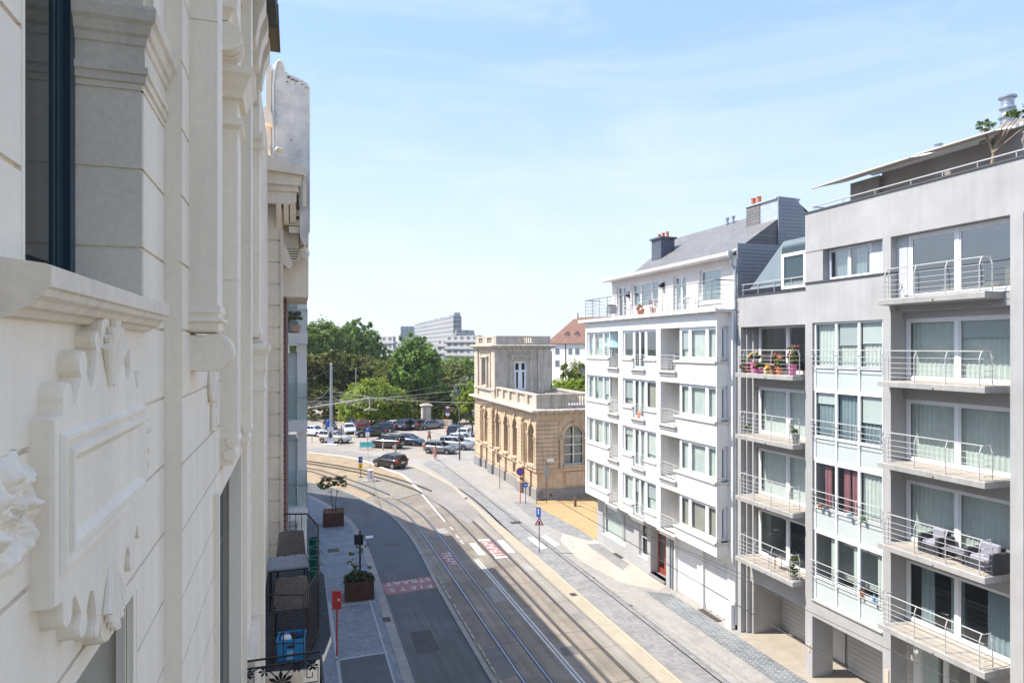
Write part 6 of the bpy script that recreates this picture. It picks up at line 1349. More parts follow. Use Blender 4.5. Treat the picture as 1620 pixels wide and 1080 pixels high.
    m.box(-h+1.1, h-1.15, -w*.985, w*.985, .19, .25); m.box(h-.10, h+.012, -w*.55, w*.55, .30, .44); m.box(-h-.01, -h+.1, -w*.7, w*.7, .30, .44); m.build('trim', TRIM, r)
    for s in (-1, 1):
        q = MB(); q.ball((h-.20, s*w*.68, hood-.33), .16, 10, 6, .5); q.build('headlight', LAMP, r, smooth=True)
        q = MB(); zt_ = belt-.12 if not boot else .82; q.cbox(-h-.0, -h+.28, *(sorted((s*w*.72, s*w*.99))), zt_-.12, zt_+(.13 if not boot else .04), .03); q.build('tail_light', TAIL, r)
        q = MB(); q.ball((h-1.25, s*(w+.09), belt+.06), .09, 8, 6, .8); q.tube([(h-1.25,s*w*.88,belt+.0),(h-1.25,s*(w+.05),belt+.04)], .02, 5); q.build('mirror', pm, r, smooth=True)
    q = MB(); q.box(-h-.012, -h+.02, -.26, .26, .62, .73); q.build('licence_plate', PLATE, r); q = MB(); q.box(h-.02, h+.02, -.26, .26, .42, .52); q.build('licence_plate', PLATE, r)
    return r
P_W, P_BG, P_SL, P_BK, P_DB, P_GY, P_RD, P_BR = [paint(*a) for a in (('white',(.75,.76,.77)),('beige',(.50,.46,.40)),('silver',(.45,.47,.50)),('black',(.018,.018,.02)),('dark_blue',(.02,.04,.08)),('grey',(.16,.17,.18)),('red',(.22,.015,.02)),('brown',(.045,.032,.032)))]
GC = 'cars standing on the car park'
def put_car(kind, pm, u, v, dx, dz, label, group=GC):
    r = make_car(kind, pm, label, group); x, y = G(u, v); d = Vector((dx*_C-dz*_S, -dx*_S-dz*_C)); r.location = (x, y, .03 if group else .02); r.rotation_euler = (0, 0, atan2(d.y, d.x)); return r
put_car('hatch', P_W, 498, 689, .90, .42, 'white hatchback at the left edge of the car park, nose to the right')
put_car('suv', P_BG, 530, 700, .96, .28, 'beige crossover behind the tall poster panel')
put_car('sedan', P_W, 552, 684.5, .35, .94, 'white car facing the street right of the big steel pole')
put_car('hatch', P_BK, 522, 680, .4, .9, 'black car in deep shade behind the big steel pole')
put_car('hatch', P_RD, 566, 680, -.5, .85, 'dark red car almost hidden behind the black sedan')
put_car('sedan', P_BK, 586, 690, -.90, .42, 'black sedan behind the blue and orange signpost, nose to the left')
put_car('hatch', P_DB, 602, 684, -.8, .3, 'dark blue car with a red tail light behind the black sedan')
put_car('hatch', P_SL, 620, 680, -.55, .83, 'silver hatchback facing left in the shade of the trees')
put_car('mpv', P_DB, 646, 679, .45, -.9, 'tall dark blue people carrier seen from behind')
put_car('suv', P_BK, 668, 678.5, .55, -.83, 'black off-roader parked before the stone gatepost')
put_car('sedan', P_GY, 681, 678, .8, -.6, 'dark grey saloon last in the row by the low wall')
put_car('mpv', P_BR, 613, 708, -.93, -.36, 'dark brown people carrier with red tail lights behind the two bollards')
put_car('sedan', P_DB, 645, 703.5, .92, .38, 'dark blue saloon nose to the right beside the brown people carrier')
put_car('hatch', P_GY, 697, 717, .94, .34, 'grey hatchback right behind the woman in pink')
put_car('suv', P_SL, 722, 710.5, .94, .34, 'silver car behind the lamp post')
put_car('sedan', P_W, 729, 702.5, .94, .3, 'white saloon between the silver car and the street tree')
put_car('mpv', P_BK, 723, 690, .25, -.97, 'black people carrier seen from behind near the street tree')
put_car('sedan', P_W, 737, 692, .3, -.95, 'white saloon beside the black people carrier under the street tree')
r = put_car('hatch', P_BK, 617, 738.5, -.80, -.60, 'black hatchback driving away round the bend', None); r.name = 'driving_car'

# ---------------------------------------------------------------- people: one skinned body each
def skin_body(name, J, E, R, m_, parent):
    me = bpy.data.meshes.new(name); me.from_pydata(J, E, []); o = bpy.data.objects.new(name, me); COL.objects.link(o)
    md = o.modifiers.new('s', 'SKIN'); md.use_smooth_shade = True; me.skin_vertices if me.skin_vertices else None
    if not me.skin_vertices: 
        import bmesh
        bm = bmesh.new(); bm.from_mesh(me); bm.verts.layers.skin.verify(); bm.to_mesh(me); bm.free()
    for i, rr in enumerate(R): me.skin_vertices[0].data[i].radius = rr if isinstance(rr, tuple) else (rr, rr); me.skin_vertices[0].data[i].use_root = (i == 0)
    sb_ = o.modifiers.new('d', 'SUBSURF'); sb_.levels = 1; sb_.render_levels = 1
    dg = bpy.context.evaluated_depsgraph_get(); dg.update(); n = bpy.data.meshes.new_from_object(o.evaluated_get(dg)); bpy.data.objects.remove(o)
    n.materials.clear(); n.materials.append(m_); q = bpy.data.objects.new(name, n); COL.objects.link(q)
    for p in n.polygons: p.use_smooth = True
    q.parent = parent; return q
def person(x, y, rz, H, label, hair, sex):
    r = empty('person', (0,0,0), label, 'person'); s = H/1.75
    J = [(0,0,.95),(0,0,1.12),(0,.0,1.30),(0,.01,1.46),(0,.02,1.53),(0,.03,1.62),(0,.03,1.70)]; R = [(.15,.10),(.13,.09),(.155,.10),(.07,.06),(.05,.05),(.078,.09),(.07,.08)]
    E = [(0,1),(1,2),(2,3),(3,4),(4,5),(5,6)]
    def chain(start, pts):
        k = start
        for p, rr in pts: J.append(p); R.append(rr); E.append((k, len(J)-1)); k = len(J)-1
        return k
    for sd, st in ((-1,1),(1,-1)):
        chain(0, [((sd*.10,.02,.88),.085),((sd*.11,.14*st+.02,.50),.058),((sd*.11,.16*st-.02-(.10 if st < 0 else 0),.11+(.05 if st < 0 else 0)),.04),((sd*.11,.16*st+.10-(.10 if st < 0 else 0),.04+(.05 if st < 0 else 0)),.035)])
        h = chain(3, [((sd*.17,.01,1.43),.055),((sd*.23,-.05*st,1.17),.042),((sd*.25,.06-.12*st,.93),.032),((sd*.255,.08-.14*st,.86),(.035,.02))])
        hx, hy, hz = J[h]
        for f in range(4): chain(h, [((hx+.002,hy+.024*(f-1.5)*.8,hz-.05),.009),((hx-sd*.008,hy+.02*(f-1.5),hz-.085-.01*(f in (1,2))),.008)])
        chain(h, [((hx-sd*.01,hy+.04,hz-.02),.010),((hx-sd*.015,hy+.055,hz-.05),.008)])
    b = skin_body('body', [tuple(c*s for c in j) for j in J], E, [tuple(c*s for c in q) if isinstance(q, tuple) else q*s for q in R], SKIN, r)
    m = MB(); m.ball((0,.02*s,1.70*s), .092*s, 12, 8, 1.05)
    if sex == 'f': m.ball((0,-.05*s,1.60*s), .07*s, 10, 8, 1.5)
    m.build('hair', hair, r, smooth=True)
    m = MB(); 
    for sd in (-1,1): m.ball((sd*.03*s,.115*s,1.64*s), .012*s, 6, 5)
    m.build('eye', BLACKP, r); m = MB(); m.ball((0,.125*s,1.615*s), .014*s, 6, 5, 1.4); m.tube([(-.025*s,.112*s,1.575*s),(.025*s,.112*s,1.575*s)], .006*s, 5); m.build('face', SKIN, r)
    def sk(pts, n=14): return [[(x0+a*cos(2*pi*k/n), y0+b*sin(2*pi*k/n), z) for k in range(n)] for x0, y0, z, a, b in pts]
    if sex == 'm':
        m = MB(); loft(m, sk([(0,0,1.02*s,.17*s,.12*s),(0,0,.93*s,.18*s,.13*s),(0,.0,.86*s,.19*s,.13*s)]))
        for sd, st in ((-1,1),(1,-1)): loft(m, sk([(sd*.10*s,.0,.90*s,.105*s,.11*s),(sd*.11*s,.07*st*s,.70*s,.105*s,.105*s),(sd*.11*s,.12*st*s,.54*s,.10*s,.095*s)]))
        m.build('shorts', BLACKP, r, smooth=True)
        m = MB()
        for sd, st in ((-1,1),(1,-1)): m.ball((sd*.11*s,(.16*st+.04-(.10 if st < 0 else 0))*s,.05*s), .07*s, 8, 6, .6)
        m.build('shoe', TRIM, r)
    else:
        pk = mat('pink_cloth', (.60,.24,.26), .8, var=.1)
        m = MB(); loft(m, sk([(0,.01*s,1.44*s,.13*s,.08*s),(0,0,1.32*s,.175*s,.12*s),(0,0,1.12*s,.145*s,.11*s),(0,0,.95*s,.18*s,.135*s),(0,0,.72*s,.20*s,.17*s),(0,.01*s,.52*s,.21*s,.20*s)])); m.build('dress', pk, r, smooth=True)
        m = MB(); m.ball((-.28*s,-.03*s,.95*s), .12*s, 10, 8, 1.1); m.tube([(-.14*s,0,1.42*s),(-.27*s,-.02*s,1.1*s)], .012, 5); m.build('shoulder_bag', BLACKP, r)
        m = MB()
        for sd, st in ((-1,1),(1,-1)): m.ball((sd*.11*s,(.16*st+.04-(.10 if st < 0 else 0))*s,.045*s), .06*s, 8, 6, .6)
        m.build('shoe', WHITEP, r)
    r.location = (x, y, .06); r.rotation_euler = (0, 0, rz); return r
x, y = G(679, 700.5); person(x, y, pi+.4, 1.80, 'bare chested walker in black shorts crossing the car park', mat('brown_hair', (.06,.035,.02), .7), 'm')
x, y = G(688.5, 728.5, .05); person(x, y, pi-.3, 1.66, 'woman in a pink dress with a dark shoulder bag walking towards the street', mat('fair_hair', (.25,.14,.06), .7), 'f')
# ================================================================ STREET FURNITURE, BALCONY THINGS, WIRES
def pole(m, x, y, z0, z1, r, n=10): m.tube([(x, y, z0), (x, y, z1)], r, n)
GPOLE = mat('grey_painted_pole', (.12,.125,.13), .5, var=.1, metal=.3)
# lamp post
x, y = G(727, 727, .06); r = empty('lamp_post', (x, y, .06), 'tall slim grey lamp post at the corner of the stone building', 'lamp post')
m = MB(); pole(m, x, y, .06, 1.2, .10, 12); m.tube([(x,y,1.2),(x,y,8.45)], .075, 10, r2=.05); m.build('pole', GPOLE, r); m = MB(); m.tube([(x-.9,y+.3,8.5),(x+.9,y-.3,8.5)], .035, 6); m.build('crossarm', GPOLE, r)
for s in (-1, 1): m = MB(); m.cbox(x+s*.9-.3, x+s*.9+.3, y-s*.3-.12, y-s*.3+.12, 8.42, 8.54, .03); m.build('lamp_head', GPOLE, r)
# big tram pole and thin poles
p = Wp(524, 660, 94); r = empty('tram_pole', (p.x, p.y, 0), 'thick galvanised steel tram pole standing above the parked cars', 'pole')
m = MB(); m.tube([(p.x,p.y,0),(p.x,p.y,10.4)], .24, 14, r2=.17); m.lathe([(.36,0),(.36,.05),(.26,.08)], p.x, p.y, 12); m.build('mast', STEEL, r); m = MB(); m.lathe([(.20,0),(.20,.1),(.05,.2)], p.x, p.y, 12, cz=10.4); m.build('cap', STEEL, r)
TPOLE = p.copy()
p = Wp(563, 600, 108); r = empty('thin_pole', (p.x, p.y, 0), 'thin grey pole rising between the olive trees', 'pole'); m = MB(); m.tube([(p.x,p.y,0),(p.x,p.y,9.4)], .10, 8, r2=.07); m.build('mast', STEEL, r); m = MB(); m.box(p.x-.14,p.x+.14,p.y-.14,p.y+.14,9.3,9.5); m.build('cap', STEEL, r)
def face(c, dirv):
    """frame at point c whose local -Y looks along dirv"""
    a = atan2(dirv[1], dirv[0])+pi/2; return Matrix.Translation(c) @ Matrix.Rotation(a, 4, 'Z')
TOCAM = (-_S, -_C)
def disc(m, T, r, n=28, y=0.): m.add([T @ Vector((r*cos(2*pi*k/n), y, r*sin(2*pi*k/n))) for k in range(n)], [tuple(range(n))])
def rectf(m, T, x0, x1, z0, z1, y=0.): m.add([T @ Vector(p) for p in ((x0,y,z0),(x1,y,z0),(x1,y,z1),(x0,y,z1))], [(0,1,2,3)])
def boxT(m, T, x0, x1, y0, y1, z0, z1): k = MB().box(x0,x1,y0,y1,z0,z1); m.add([T @ Vector(q) for q in k.v], k.f)
TXR = Matrix.Rotation(pi/2, 4, 'X')
def words(par, T, s, size, x, z, mt, y=-.02, scx=1., name='lettering'): m = MB(); text_mesh(m, s, size, T @ Matrix.Translation((x, y, z)) @ TXR, scx=scx); return m.build(name, mt, par, recalc=False)
# no-parking sign on an orange post
def no_parking(x, y, zc, R_, label, post, z0=.06, plate=False):
    r = empty('no_parking_sign', (x, y, z0), label, 'road sign'); T = face((x, y, zc), TOCAM); m = MB(); pole(m, x, y, z0, zc+R_*.8, .04); m.build('post', post, r)
    m = MB(); k = MB().lathe([(R_,0),(R_,.02)], 0, 0, 32, ax='y'); m.add([T @ Vector((q[0], q[1]-.06, q[2])) for q in k.v], k.f); f = m.build('sign_face', REDP, r)
    m = MB(); disc(m, T, R_*.80, y=-.064); m.build('blue_disc', BLUEP, f, recalc=False)
    m = MB(); a = radians(-45); w_ = R_*.09; c, s = cos(a), sin(a); L = R_*.82
    m.add([T @ Vector(q) for q in ((-L*c-w_*s,-.067,-L*s+w_*c),(L*c-w_*s,-.067,L*s+w_*c),(L*c+w_*s,-.067,L*s-w_*c),(-L*c+w_*s,-.067,-L*s-w_*c))], [(0,1,2,3)]); m.build('red_bar', REDP, f, recalc=False)
    if plate: m = MB(); rectf(m, T, -.3, .3, -.85, -.42, -.06); m.build('sub_plate', WHITEP, r, recalc=False)
x, y = G(823, 796, .06); no_parking(x, y, .06+(796-745.5)*1035*12.74/246/1035, .33, 'round blue and red no parking sign on an orange post before the stone wall', ORANGEP)
p = Wp(708, 668, 105); no_parking(p.x, p.y, 12.8-99*105/1035., .36, 'no parking sign with a white plate at the far low wall', ORANGEP, 0, True)
# blue arrow sign
x, y = G(831.5, 797, .06); r = empty('cycle_route_sign', (x, y, .06), 'small round blue arrow sign on a grey post beside the no parking sign', 'road sign'); zc = .06+(797-766.5)*12.74/247
m = MB(); pole(m, x, y, .06, zc+.1, .03); m.build('post', GPOLE, r); T = face((x, y, zc), TOCAM); m = MB(); k = MB().lathe([(.21,0),(.21,.02)], 0, 0, 28, ax='y'); m.add([T @ Vector((q[0], q[1]-.05, q[2])) for q in k.v], k.f); f = m.build('sign_face', BLUEP, r)
m = MB(); rectf(m, T, -.11, .05, -.03, .03, -.053); m.add([T @ Vector(q) for q in ((.03,-.053,-.09),(.03,-.053,.09),(.14,-.053,0))], [(0,1,2)]); m.build('arrow', WHITEP, f, recalc=False)
# far thin sign
x, y = G(790.5, 772, .06); r = empty('faded_sign', (x, y, .06), 'small sign seen edge-on with a brownish back on a thin post by the arches', 'road sign'); zc = .06+(772-724)*12.74/222
m = MB(); pole(m, x, y, .06, zc+.1, .028); m.build('post', GPOLE, r); m = MB(); T = face((x,y,zc), TOCAM) @ Matrix.Rotation(pi/4, 4, 'Y'); boxT(m, T, -.16, .16, -.06, -.04, -.16, .16); m.build('plate', mat('faded_red_back', (.42,.25,.2), .6), r)
# street name / direction post at the corner
x, y = G(864.5, 795, .06); r = empty('direction_post', (x, y, .06), 'dark slim post with small slatted plates and a white name plate at the stone corner', 'signpost'); k_ = 12.74/245
m = MB(); pole(m, x, y, .06, .06+(795-728)*k_, .035); m.build('post', GPOLE, r)
T = face((x, y, 0), TOCAM)
for i, v in enumerate((737, 741, 745, 749, 753)): m = MB(); zc = .06+(795-v)*k_; boxT(m, T, -.22+.02*(i%2), .20, -.06, -.04, zc-.085, zc+.075); m.build('direction_plate', mat('plate_grey', (.38,.42,.42), .5, var=.4, vs=8), r)
m = MB(); zc = .06+(795-727.5)*k_; boxT(m, T, .02, .62, -.03, -.01, zc-.13, zc+.13); m.build('name_plate', WHITEP, r)
# bicycle leaning at the post
def bicycle(x, y, rz, label):
    r = empty('bicycle', (0,0,0), label, 'bicycle'); R_ = .34; m = MB()
    bb, st, hd, ra, fa = (0,0,.30), (-.18,0,.82), (.48,0,.84), (-.46,0,R_), (.62,0,R_)
    for a, b in ((bb,st),(bb,(.44,0,.68)),((-.16,0,.72),(.46,0,.78)),(bb,ra),((-.16,0,.72),ra),(hd,fa)): m.tube([a,b], .018, 6)
    m.build('frame', BLACKP, r)
    for c, nm in ((ra,'rear'),(fa,'front')):
        m = MB(); m.tube([(c[0]+R_*cos(2*pi*k/24), 0, c[2]+R_*sin(2*pi*k/24)) for k in range(24)], .02, 6, closed=True); w_ = m.build('wheel', TYRE, r); m = MB()
        for k in range(12): m.tube([(c[0],0,c[2]),(c[0]+R_*.95*cos(pi*k/6),0,c[2]+R_*.95*sin(pi*k/6))], .004, 3)
        m.build('spokes', STEEL, w_)
    m = MB(); m.tube([(.40,-.28,1.0),(.50,-.15,1.02),(.50,.15,1.02),(.40,.28,1.0)], .015, 6); m.tube([(.49,0,.84),(.50,0,1.02)], .015, 6); m.build('handlebar', STEEL, r)
    m = MB(); m.cbox(-.34,-.08,-.08,.08,.86,.92,.03); m.build('saddle', BLACKP, r); m = MB(); m.box(-.75,-.25,-.09,.09,.72,.74); m.tube([(-.7,0,.72),(-.46,0,R_)], .01, 5); m.build('carrier', BLACKP, r)
    m = MB(); m.cbox(-.70,-.35,.09,.28,.42,.72,.04); m.build('pannier', mat('grey_bag', (.10,.10,.10), .8), r)
    r.location = (x, y, .075); r.rotation_euler = (radians(8), 0, rz); return r
x, y = G(868, 790, .06); bicycle(x, y, radians(198), 'dark bicycle leaning against the direction post at the stone corner')
# warning sign with a blue board above
x, y = G(853, 874, .06); r = empty('warning_sign', (x, y, .06), 'red bordered triangular warning sign below a blue panel on a grey post', 'road sign'); T = face((x, y, 0), TOCAM); k_ = 12.74/324
m = MB(); pole(m, x, y, .06, .06+(874-803)*k_, .03); m.build('post', GPOLE, r)
zb_, ztp, hw = .06+(874-830)*k_, .06+(874-817.5)*k_, .285; m = MB(); tri = [(-hw,zb_),(hw,zb_),(.03,ztp),(-.03,ztp)]
m.add([T @ Vector((a, -.05, b)) for a, b in tri]+[T @ Vector((a, -.03, b)) for a, b in tri], [(0,1,2,3),(7,6,5,4),(0,4,5,1),(1,5,6,2),(2,6,7,3),(3,7,4,0)]); f = m.build('sign_face', REDP, r)
c = (zb_*2+ztp)/3; m = MB(); m.add([T @ Vector((a*.66, -.054, c+(b-c)*.66)) for a, b in tri], [(0,1,2,3)]); m.build('white_field', WHITEP, f, recalc=False)
m = MB(); m.add([T @ Vector(q) for q in ((-.05,-.058,c-.10),(.05,-.058,c-.10),(.055,-.058,c+.02),(.03,-.058,c+.10),(-.03,-.058,c+.10),(-.055,-.058,c+.02))], [(0,1,2,3,4,5)]); m.build('tram_symbol', BLACKP, f, recalc=False)
T2 = face((x, y, 0), (-.75,-.66)); m = MB(); z0_, z1_ = .06+(874-817)*k_, .06+(874-802)*k_; boxT(m, T2, -.17, .13, -.06, -.03, z0_, z1_); b2 = m.build('blue_panel', BLUEP, r)
m = MB(); rectf(m, T2, -.05, .01, z0_+.16, z1_-.14, -.064); m.add([T2 @ Vector(q) for q in ((-.10,-.064,z1_-.16),(.06,-.064,z1_-.16),(-.02,-.064,z1_-.06))], [(0,1,2)]); m.build('arrow', WHITEP, b2, recalc=False)
# steel tube and stub bollard on the ochre square
x, y = G(910, 801, .06); r = tag(MB().lathe([(.11,0),(.11,.68),(.10,.72),(.05,.74)], x, y, 14, cz=.07).build('bollard', mat('brown_bollard', (.16,.075,.045), .6), smooth=True), 'short brown bollard on the ochre square', 'bollard')
x, y = G(849, 797, .06); tag(MB().tube([(x,y,.06),(x,y,1.35)], .025, 8).build('thin_post', GPOLE), 'thin bare grey post in front of the stone corner', 'post')
for u, v, lab in ((606,712,'pale wooden bollard at the front wheel of the brown people carrier'),(625.8,715,'pale wooden bollard at the rear wheel of the brown people carrier'),(493.5,699.5,'thin pale post before the white hatchback'),(513.7,704,'thin pale post at the poster panel foot'),(539.7,704,'dark thin post in front of the beige crossover')):
    x, y = G(u, v); h = .95 if u > 590 else (2.6 if u > 530 else .9); tag(MB().lathe([(.10,0),(.10,h*.95),(.05,h)] if u > 590 else [(.05,0),(.05,h)], x, y, 10).build('bollard' if u > 590 else 'thin_post', mat('pale_wood', (.42,.36,.29), .8, var=.15) if u != 539.7 else GPOLE), lab, 'bollard' if u > 590 else 'post')
# poster panel, parking signs, banner
x, y = G(523, 704.5); r = empty('poster_panel', (x, y, 0), 'tall white poster panel with a dark figure, on white feet before the beige car', 'sign'); T = face((x, y, 0), TOCAM); k_ = 12.8/154.5
m = MB(); boxT(m, T, -.42, .40, -.05, .05, .25, 29*k_); pn = m.build('panel', mat('poster_white', (.62,.60,.66), .6, var=.05), r); m = MB(); boxT(m, T, -.9, .9, -.35, .35, 0, .16); m.build('foot', WHITEP, r)
m = MB(); m.add([T @ Vector((a, -.055, b)) for a, b in ((-.16,.95),(.12,1.0),(.26,1.35),(.14,1.62),(.10,1.85),(-.08,1.85),(-.14,1.62),(-.22,1.30))], [tuple(range(8))]); m.build('dark_figure', mat('poster_dark', (.06,.055,.06), .6), pn, recalc=False)
def parking_sign(u, v, ztop, post, label, sc=1., word=True):
    x, y = G(u, v); r = empty('parking_sign', (x, y, 0), label, 'road sign'); T = face((x, y, 0), TOCAM); m = MB(); pole(m, x, y, 0, ztop-.3, .05); m.build('post', post, r)
    m = MB(); boxT(m, T, -.28*sc, .28*sc, -.08, -.05, ztop-.62*sc, ztop); f = m.build('sign_face', BLUEP, r); words(f, T, 'P', .5*sc, 0, ztop-.31*sc, WHITEP, -.085); 
    m = MB(); boxT(m, T, -.26*sc, .26*sc, -.075, -.055, ztop-1.25*sc, ztop-.66*sc); m.build('sub_plate', WHITEP if word else BLUEP, r)
parking_sign(581.6, 709.5, (709.5-675)*12.8/159.5, ORANGEP, 'blue parking sign on an orange post above the turquoise banner')
parking_sign(518.5, 700, (700-662)*12.8/150, GPOLE, 'blue parking sign left of the big steel tram pole', 1., False)
parking_sign(556, 680, (680-663)*12.8/130, GPOLE, 'small dark blue parking sign under the round yellow tree', .8, False)
x, y = G(582, 710.8); r = empty('banner', (x, y, 0), 'turquoise banner lettered in dark writing on a low fence', 'banner'); T = face((x-.2, y-.1, 0), TOCAM); k_ = 12.8/160.8
m = MB(); boxT(m, T, -.80, .80, -.10, -.07, .30, 12.6*k_); f = m.build('cloth', mat('turquoise_cloth', (.16,.62,.62), .7, var=.05), r); words(f, T, '#1SZ', .42, .0, .74, mat('banner_ink', (.02,.16,.20), .7), -.105)
words(f, T, '!', .3, -.62, .55, mat('banner_ink', (0,0,0)), -.105); words(f, T, '!', .3, .62, .48, mat('banner_ink', (0,0,0)), -.105)
m = MB()
for a in (-.8, .8): boxT(m, T, a-.03, a+.03, -.06, 0, 0, 1.05)
boxT(m, T, -.8, .8, -.05, -.02, .02, .08); m.build('frame', STEEL, r)
# blue and yellow tram notice, white marker box
x, y = G(570.5, 755); r = empty('tram_notice', (x, y, 0), 'blue notice over a yellow notice on a short post beside the track', 'sign'); T = face((x, y, 0), TOCAM); k_ = 12.8/205
m = MB(); pole(m, x, y, 0, 33*k_, .035); m.lathe([(.22,0),(.2,.08)], x, y, 10); m.build('post', GPOLE, r); m = MB(); boxT(m, T, -.20, .20, -.06, -.04, 23.5*k_, 33*k_); f = m.build('blue_plate', BLUEP, r); m = MB(); disc(m, T @ Matrix.Translation((.03,0,29*k_)), .10, y=-.064); m.build('orange_symbol', mat('orange_dot', (.75,.25,.03), .5), f, recalc=False)
m = MB(); boxT(m, T, -.19, .19, -.06, -.04, 14*k_, 23*k_); f = m.build('yellow_plate', YELP, r); m = MB(); m.add([T @ Vector(q) for q in ((-.10,-.064,1.05),(.10,-.064,1.05),(.0,-.064,1.3))], [(0,1,2)]); m.build('red_triangle', REDP, f, recalc=False)
x, y = G(586, 761); r = empty('marker_box', (x, y, 0), 'white marker box with red chevron stripes on the gravel', 'marker'); T = face((x, y, 0), TOCAM); k_ = 12.8/211
m = MB(); boxT(m, T, -.6, .6, -.4, .4, 0, .10); m.build('concrete_foot', CONCL, r); m = MB(); boxT(m, T, -.24, .24, -.24, .24, .10, 1.12); f = m.build('box', WHITEP, r)
m = MB()
for k in range(3): z = .28+.27*k; m.add([T @ Vector(q) for q in ((.04,-.245,z),(.22,-.245,z+.10),(.22,-.245,z+.22),(.04,-.245,z+.12))], [(0,1,2,3)])
m.build('red_stripe', REDP, f, recalc=False)
# left pavement: red backed sign, black signal, planters
x, y = G(533, 1037, .10); r = empty('red_sign', (x, y, .10), 'red backed rectangular sign on a rusty red pole at the bottom of the left pavement', 'road sign'); k_ = 12.7/487; T = face((x, y, 0), TOCAM)
m = MB(); pole(m, x, y, .10, .10+(1037-938)*k_, .038); m.build('post', mat('red_pole', (.42,.05,.03), .6, var=.2, vs=6), r); m = MB(); boxT(m, T, -.21, .16, .05, .08, .10+(1037-964)*k_, .10+(1037-935)*k_); m.build('plate', mat('red_plate', (.55,.03,.025), .5, var=.15), r)
m = MB(); boxT(m, T, .02, .10, .03, .05, 2.35, 2.45); m.build('sticker', WHITEP, r)
x, y = G(569.5, 925, .10); zz = lambda v: .1+(925-v)*12.7/375
r = empty('traffic_signal', (x, y, .1), 'black traffic signal on a dark post behind the larger planter', 'traffic signal'); m = MB(); pole(m, x, y, .1, zz(839), .05, 10); m.build('post', DARKM, r)
T = face((x, y, 0), TOCAM); m = MB(); boxT(m, T, -.33, .16, .06, .12, zz(862), zz(846)); hb = m.build('backboard', BLACKP, r); m = MB(); boxT(m, T, -.22, .10, .10, .35, zz(862)+.03, zz(846)-.03); m.build('housing', BLACKP, r)
RST = mat('rusted_corten', (.085,.040,.027), .85, var=.3, vs=2.2, fine=.2, fs=20)
def planter(u0, u1, v, w_, d_, h, label, rz=.0):
    x, y = G((u0+u1)/2, v, .1); r = empty('planter', (x, y, .10), label, 'planter'); T = Matrix.Translation((x, y, .10)) @ Matrix.Rotation(rz, 4, 'Z'); m = MB(); t = .03
    boxT(m, T, -w_/2, w_/2, 0, t, 0, h); boxT(m, T, -w_/2, w_/2, d_-t, d_, 0, h); boxT(m, T, -w_/2, -w_/2+t, t, d_-t, 0, h); boxT(m, T, w_/2-t, w_/2, t, d_-t, 0, h); m.build('box', RST, r)
    m = MB(); boxT(m, T, -w_/2+t, w_/2-t, t, d_-t, 0, h-.07); m.build('soil', mat('planter_soil', (.10,.06,.03), .95, var=.3, vs=6), r); return r, T
r, T = planter(511, 544, 833, 1.45, 1.35, .98, 'rusty steel planter with two thin stemmed shrubs on the left pavement', -.06)
def wpt(T, x, y, z): return tuple(T @ Vector((x, y, z)))
m = MB()
for x0, y0, x1, y1 in ((-.05,.5,-.18,.6),(.12,.65,.25,.7)): m.tube([wpt(T,x0,y0,.9), wpt(T,x1*.7,y1,1.8), wpt(T,x1,y1,2.6)], .035, 6, r2=.02)
for k in range(14): a = random.uniform(0,6.28); b0 = wpt(T, random.choice((-.18,.25)), .65, 2.3); m.tube([b0, (b0[0]+.5*cos(a), b0[1]+.5*sin(a), b0[2]+random.uniform(.1,.6))], .012, 4, r2=.004)
m.build('stem', BARK, r); m = MB(); q1 = wpt(T,-.45,.6,3.0); q2 = wpt(T,.45,.75,3.05); leaves(m, [(*q1,.62,.5,.42),(*q2,.55,.5,.45),(q1[0]-.4,q1[1],q1[2]-.05,.35,.3,.25)], 2400, .06); m.build('crown', LF['dark'], r, recalc=False)
m = MB()
for k in range(160): a = wpt(T, random.uniform(-.65,.75), random.uniform(.1,1.3), .9); m.add([(a[0],a[1],a[2]),(a[0]+.02,a[1],a[2]),(a[0]+random.uniform(-.1,.22),a[1]+random.uniform(-.1,.1),a[2]+random.uniform(.08,.22))], [(0,1,2)])
m.build('dry_grass', mat('straw', (.40,.25,.10), .9), r, recalc=False)
r, T = planter(545, 593, 950, 1.42, 1.25, .95, 'rusty steel planter filled with low green bushes and a spindly shrub', -.04)
m = MB(); c1 = wpt(T,-.15,.6,1.05); c2 = wpt(T,.35,.6,1.0); c3 = wpt(T,-.45,.5,1.0); leaves(m, [(*c1,.45,.55,.30),(*c2,.42,.5,.28),(*c3,.35,.5,.26)], 4200, .05); m.build('bush', leaf_mat('foliage_planter', (.03,.06,.02), (.08,.13,.04), (.30,.22,.20), ns=2.5), r, recalc=False)
m = MB(); leaves(m, [(*wpt(T,-.15,.55,2.35),.45,.4,.22),(*wpt(T,.2,.6,2.5),.35,.3,.18),(*wpt(T,-.5,.5,1.9),.22,.2,.2),(*wpt(T,.1,.5,1.6),.5,.3,.25)], 620, .05); m.build('sprig_leaf', LF['dark'], r, recalc=False)
m = MB()
for a in ((-.15,2.5),(-.5,2.0),(.2,2.6),(.35,1.8)): m.tube([wpt(T,-.1,.55,.9), wpt(T,a[0]*.4-.05,.55,1.5), wpt(T,a[0],.55,a[1])], .016, 5, r2=.005)
m.build('stem', BARK, r)

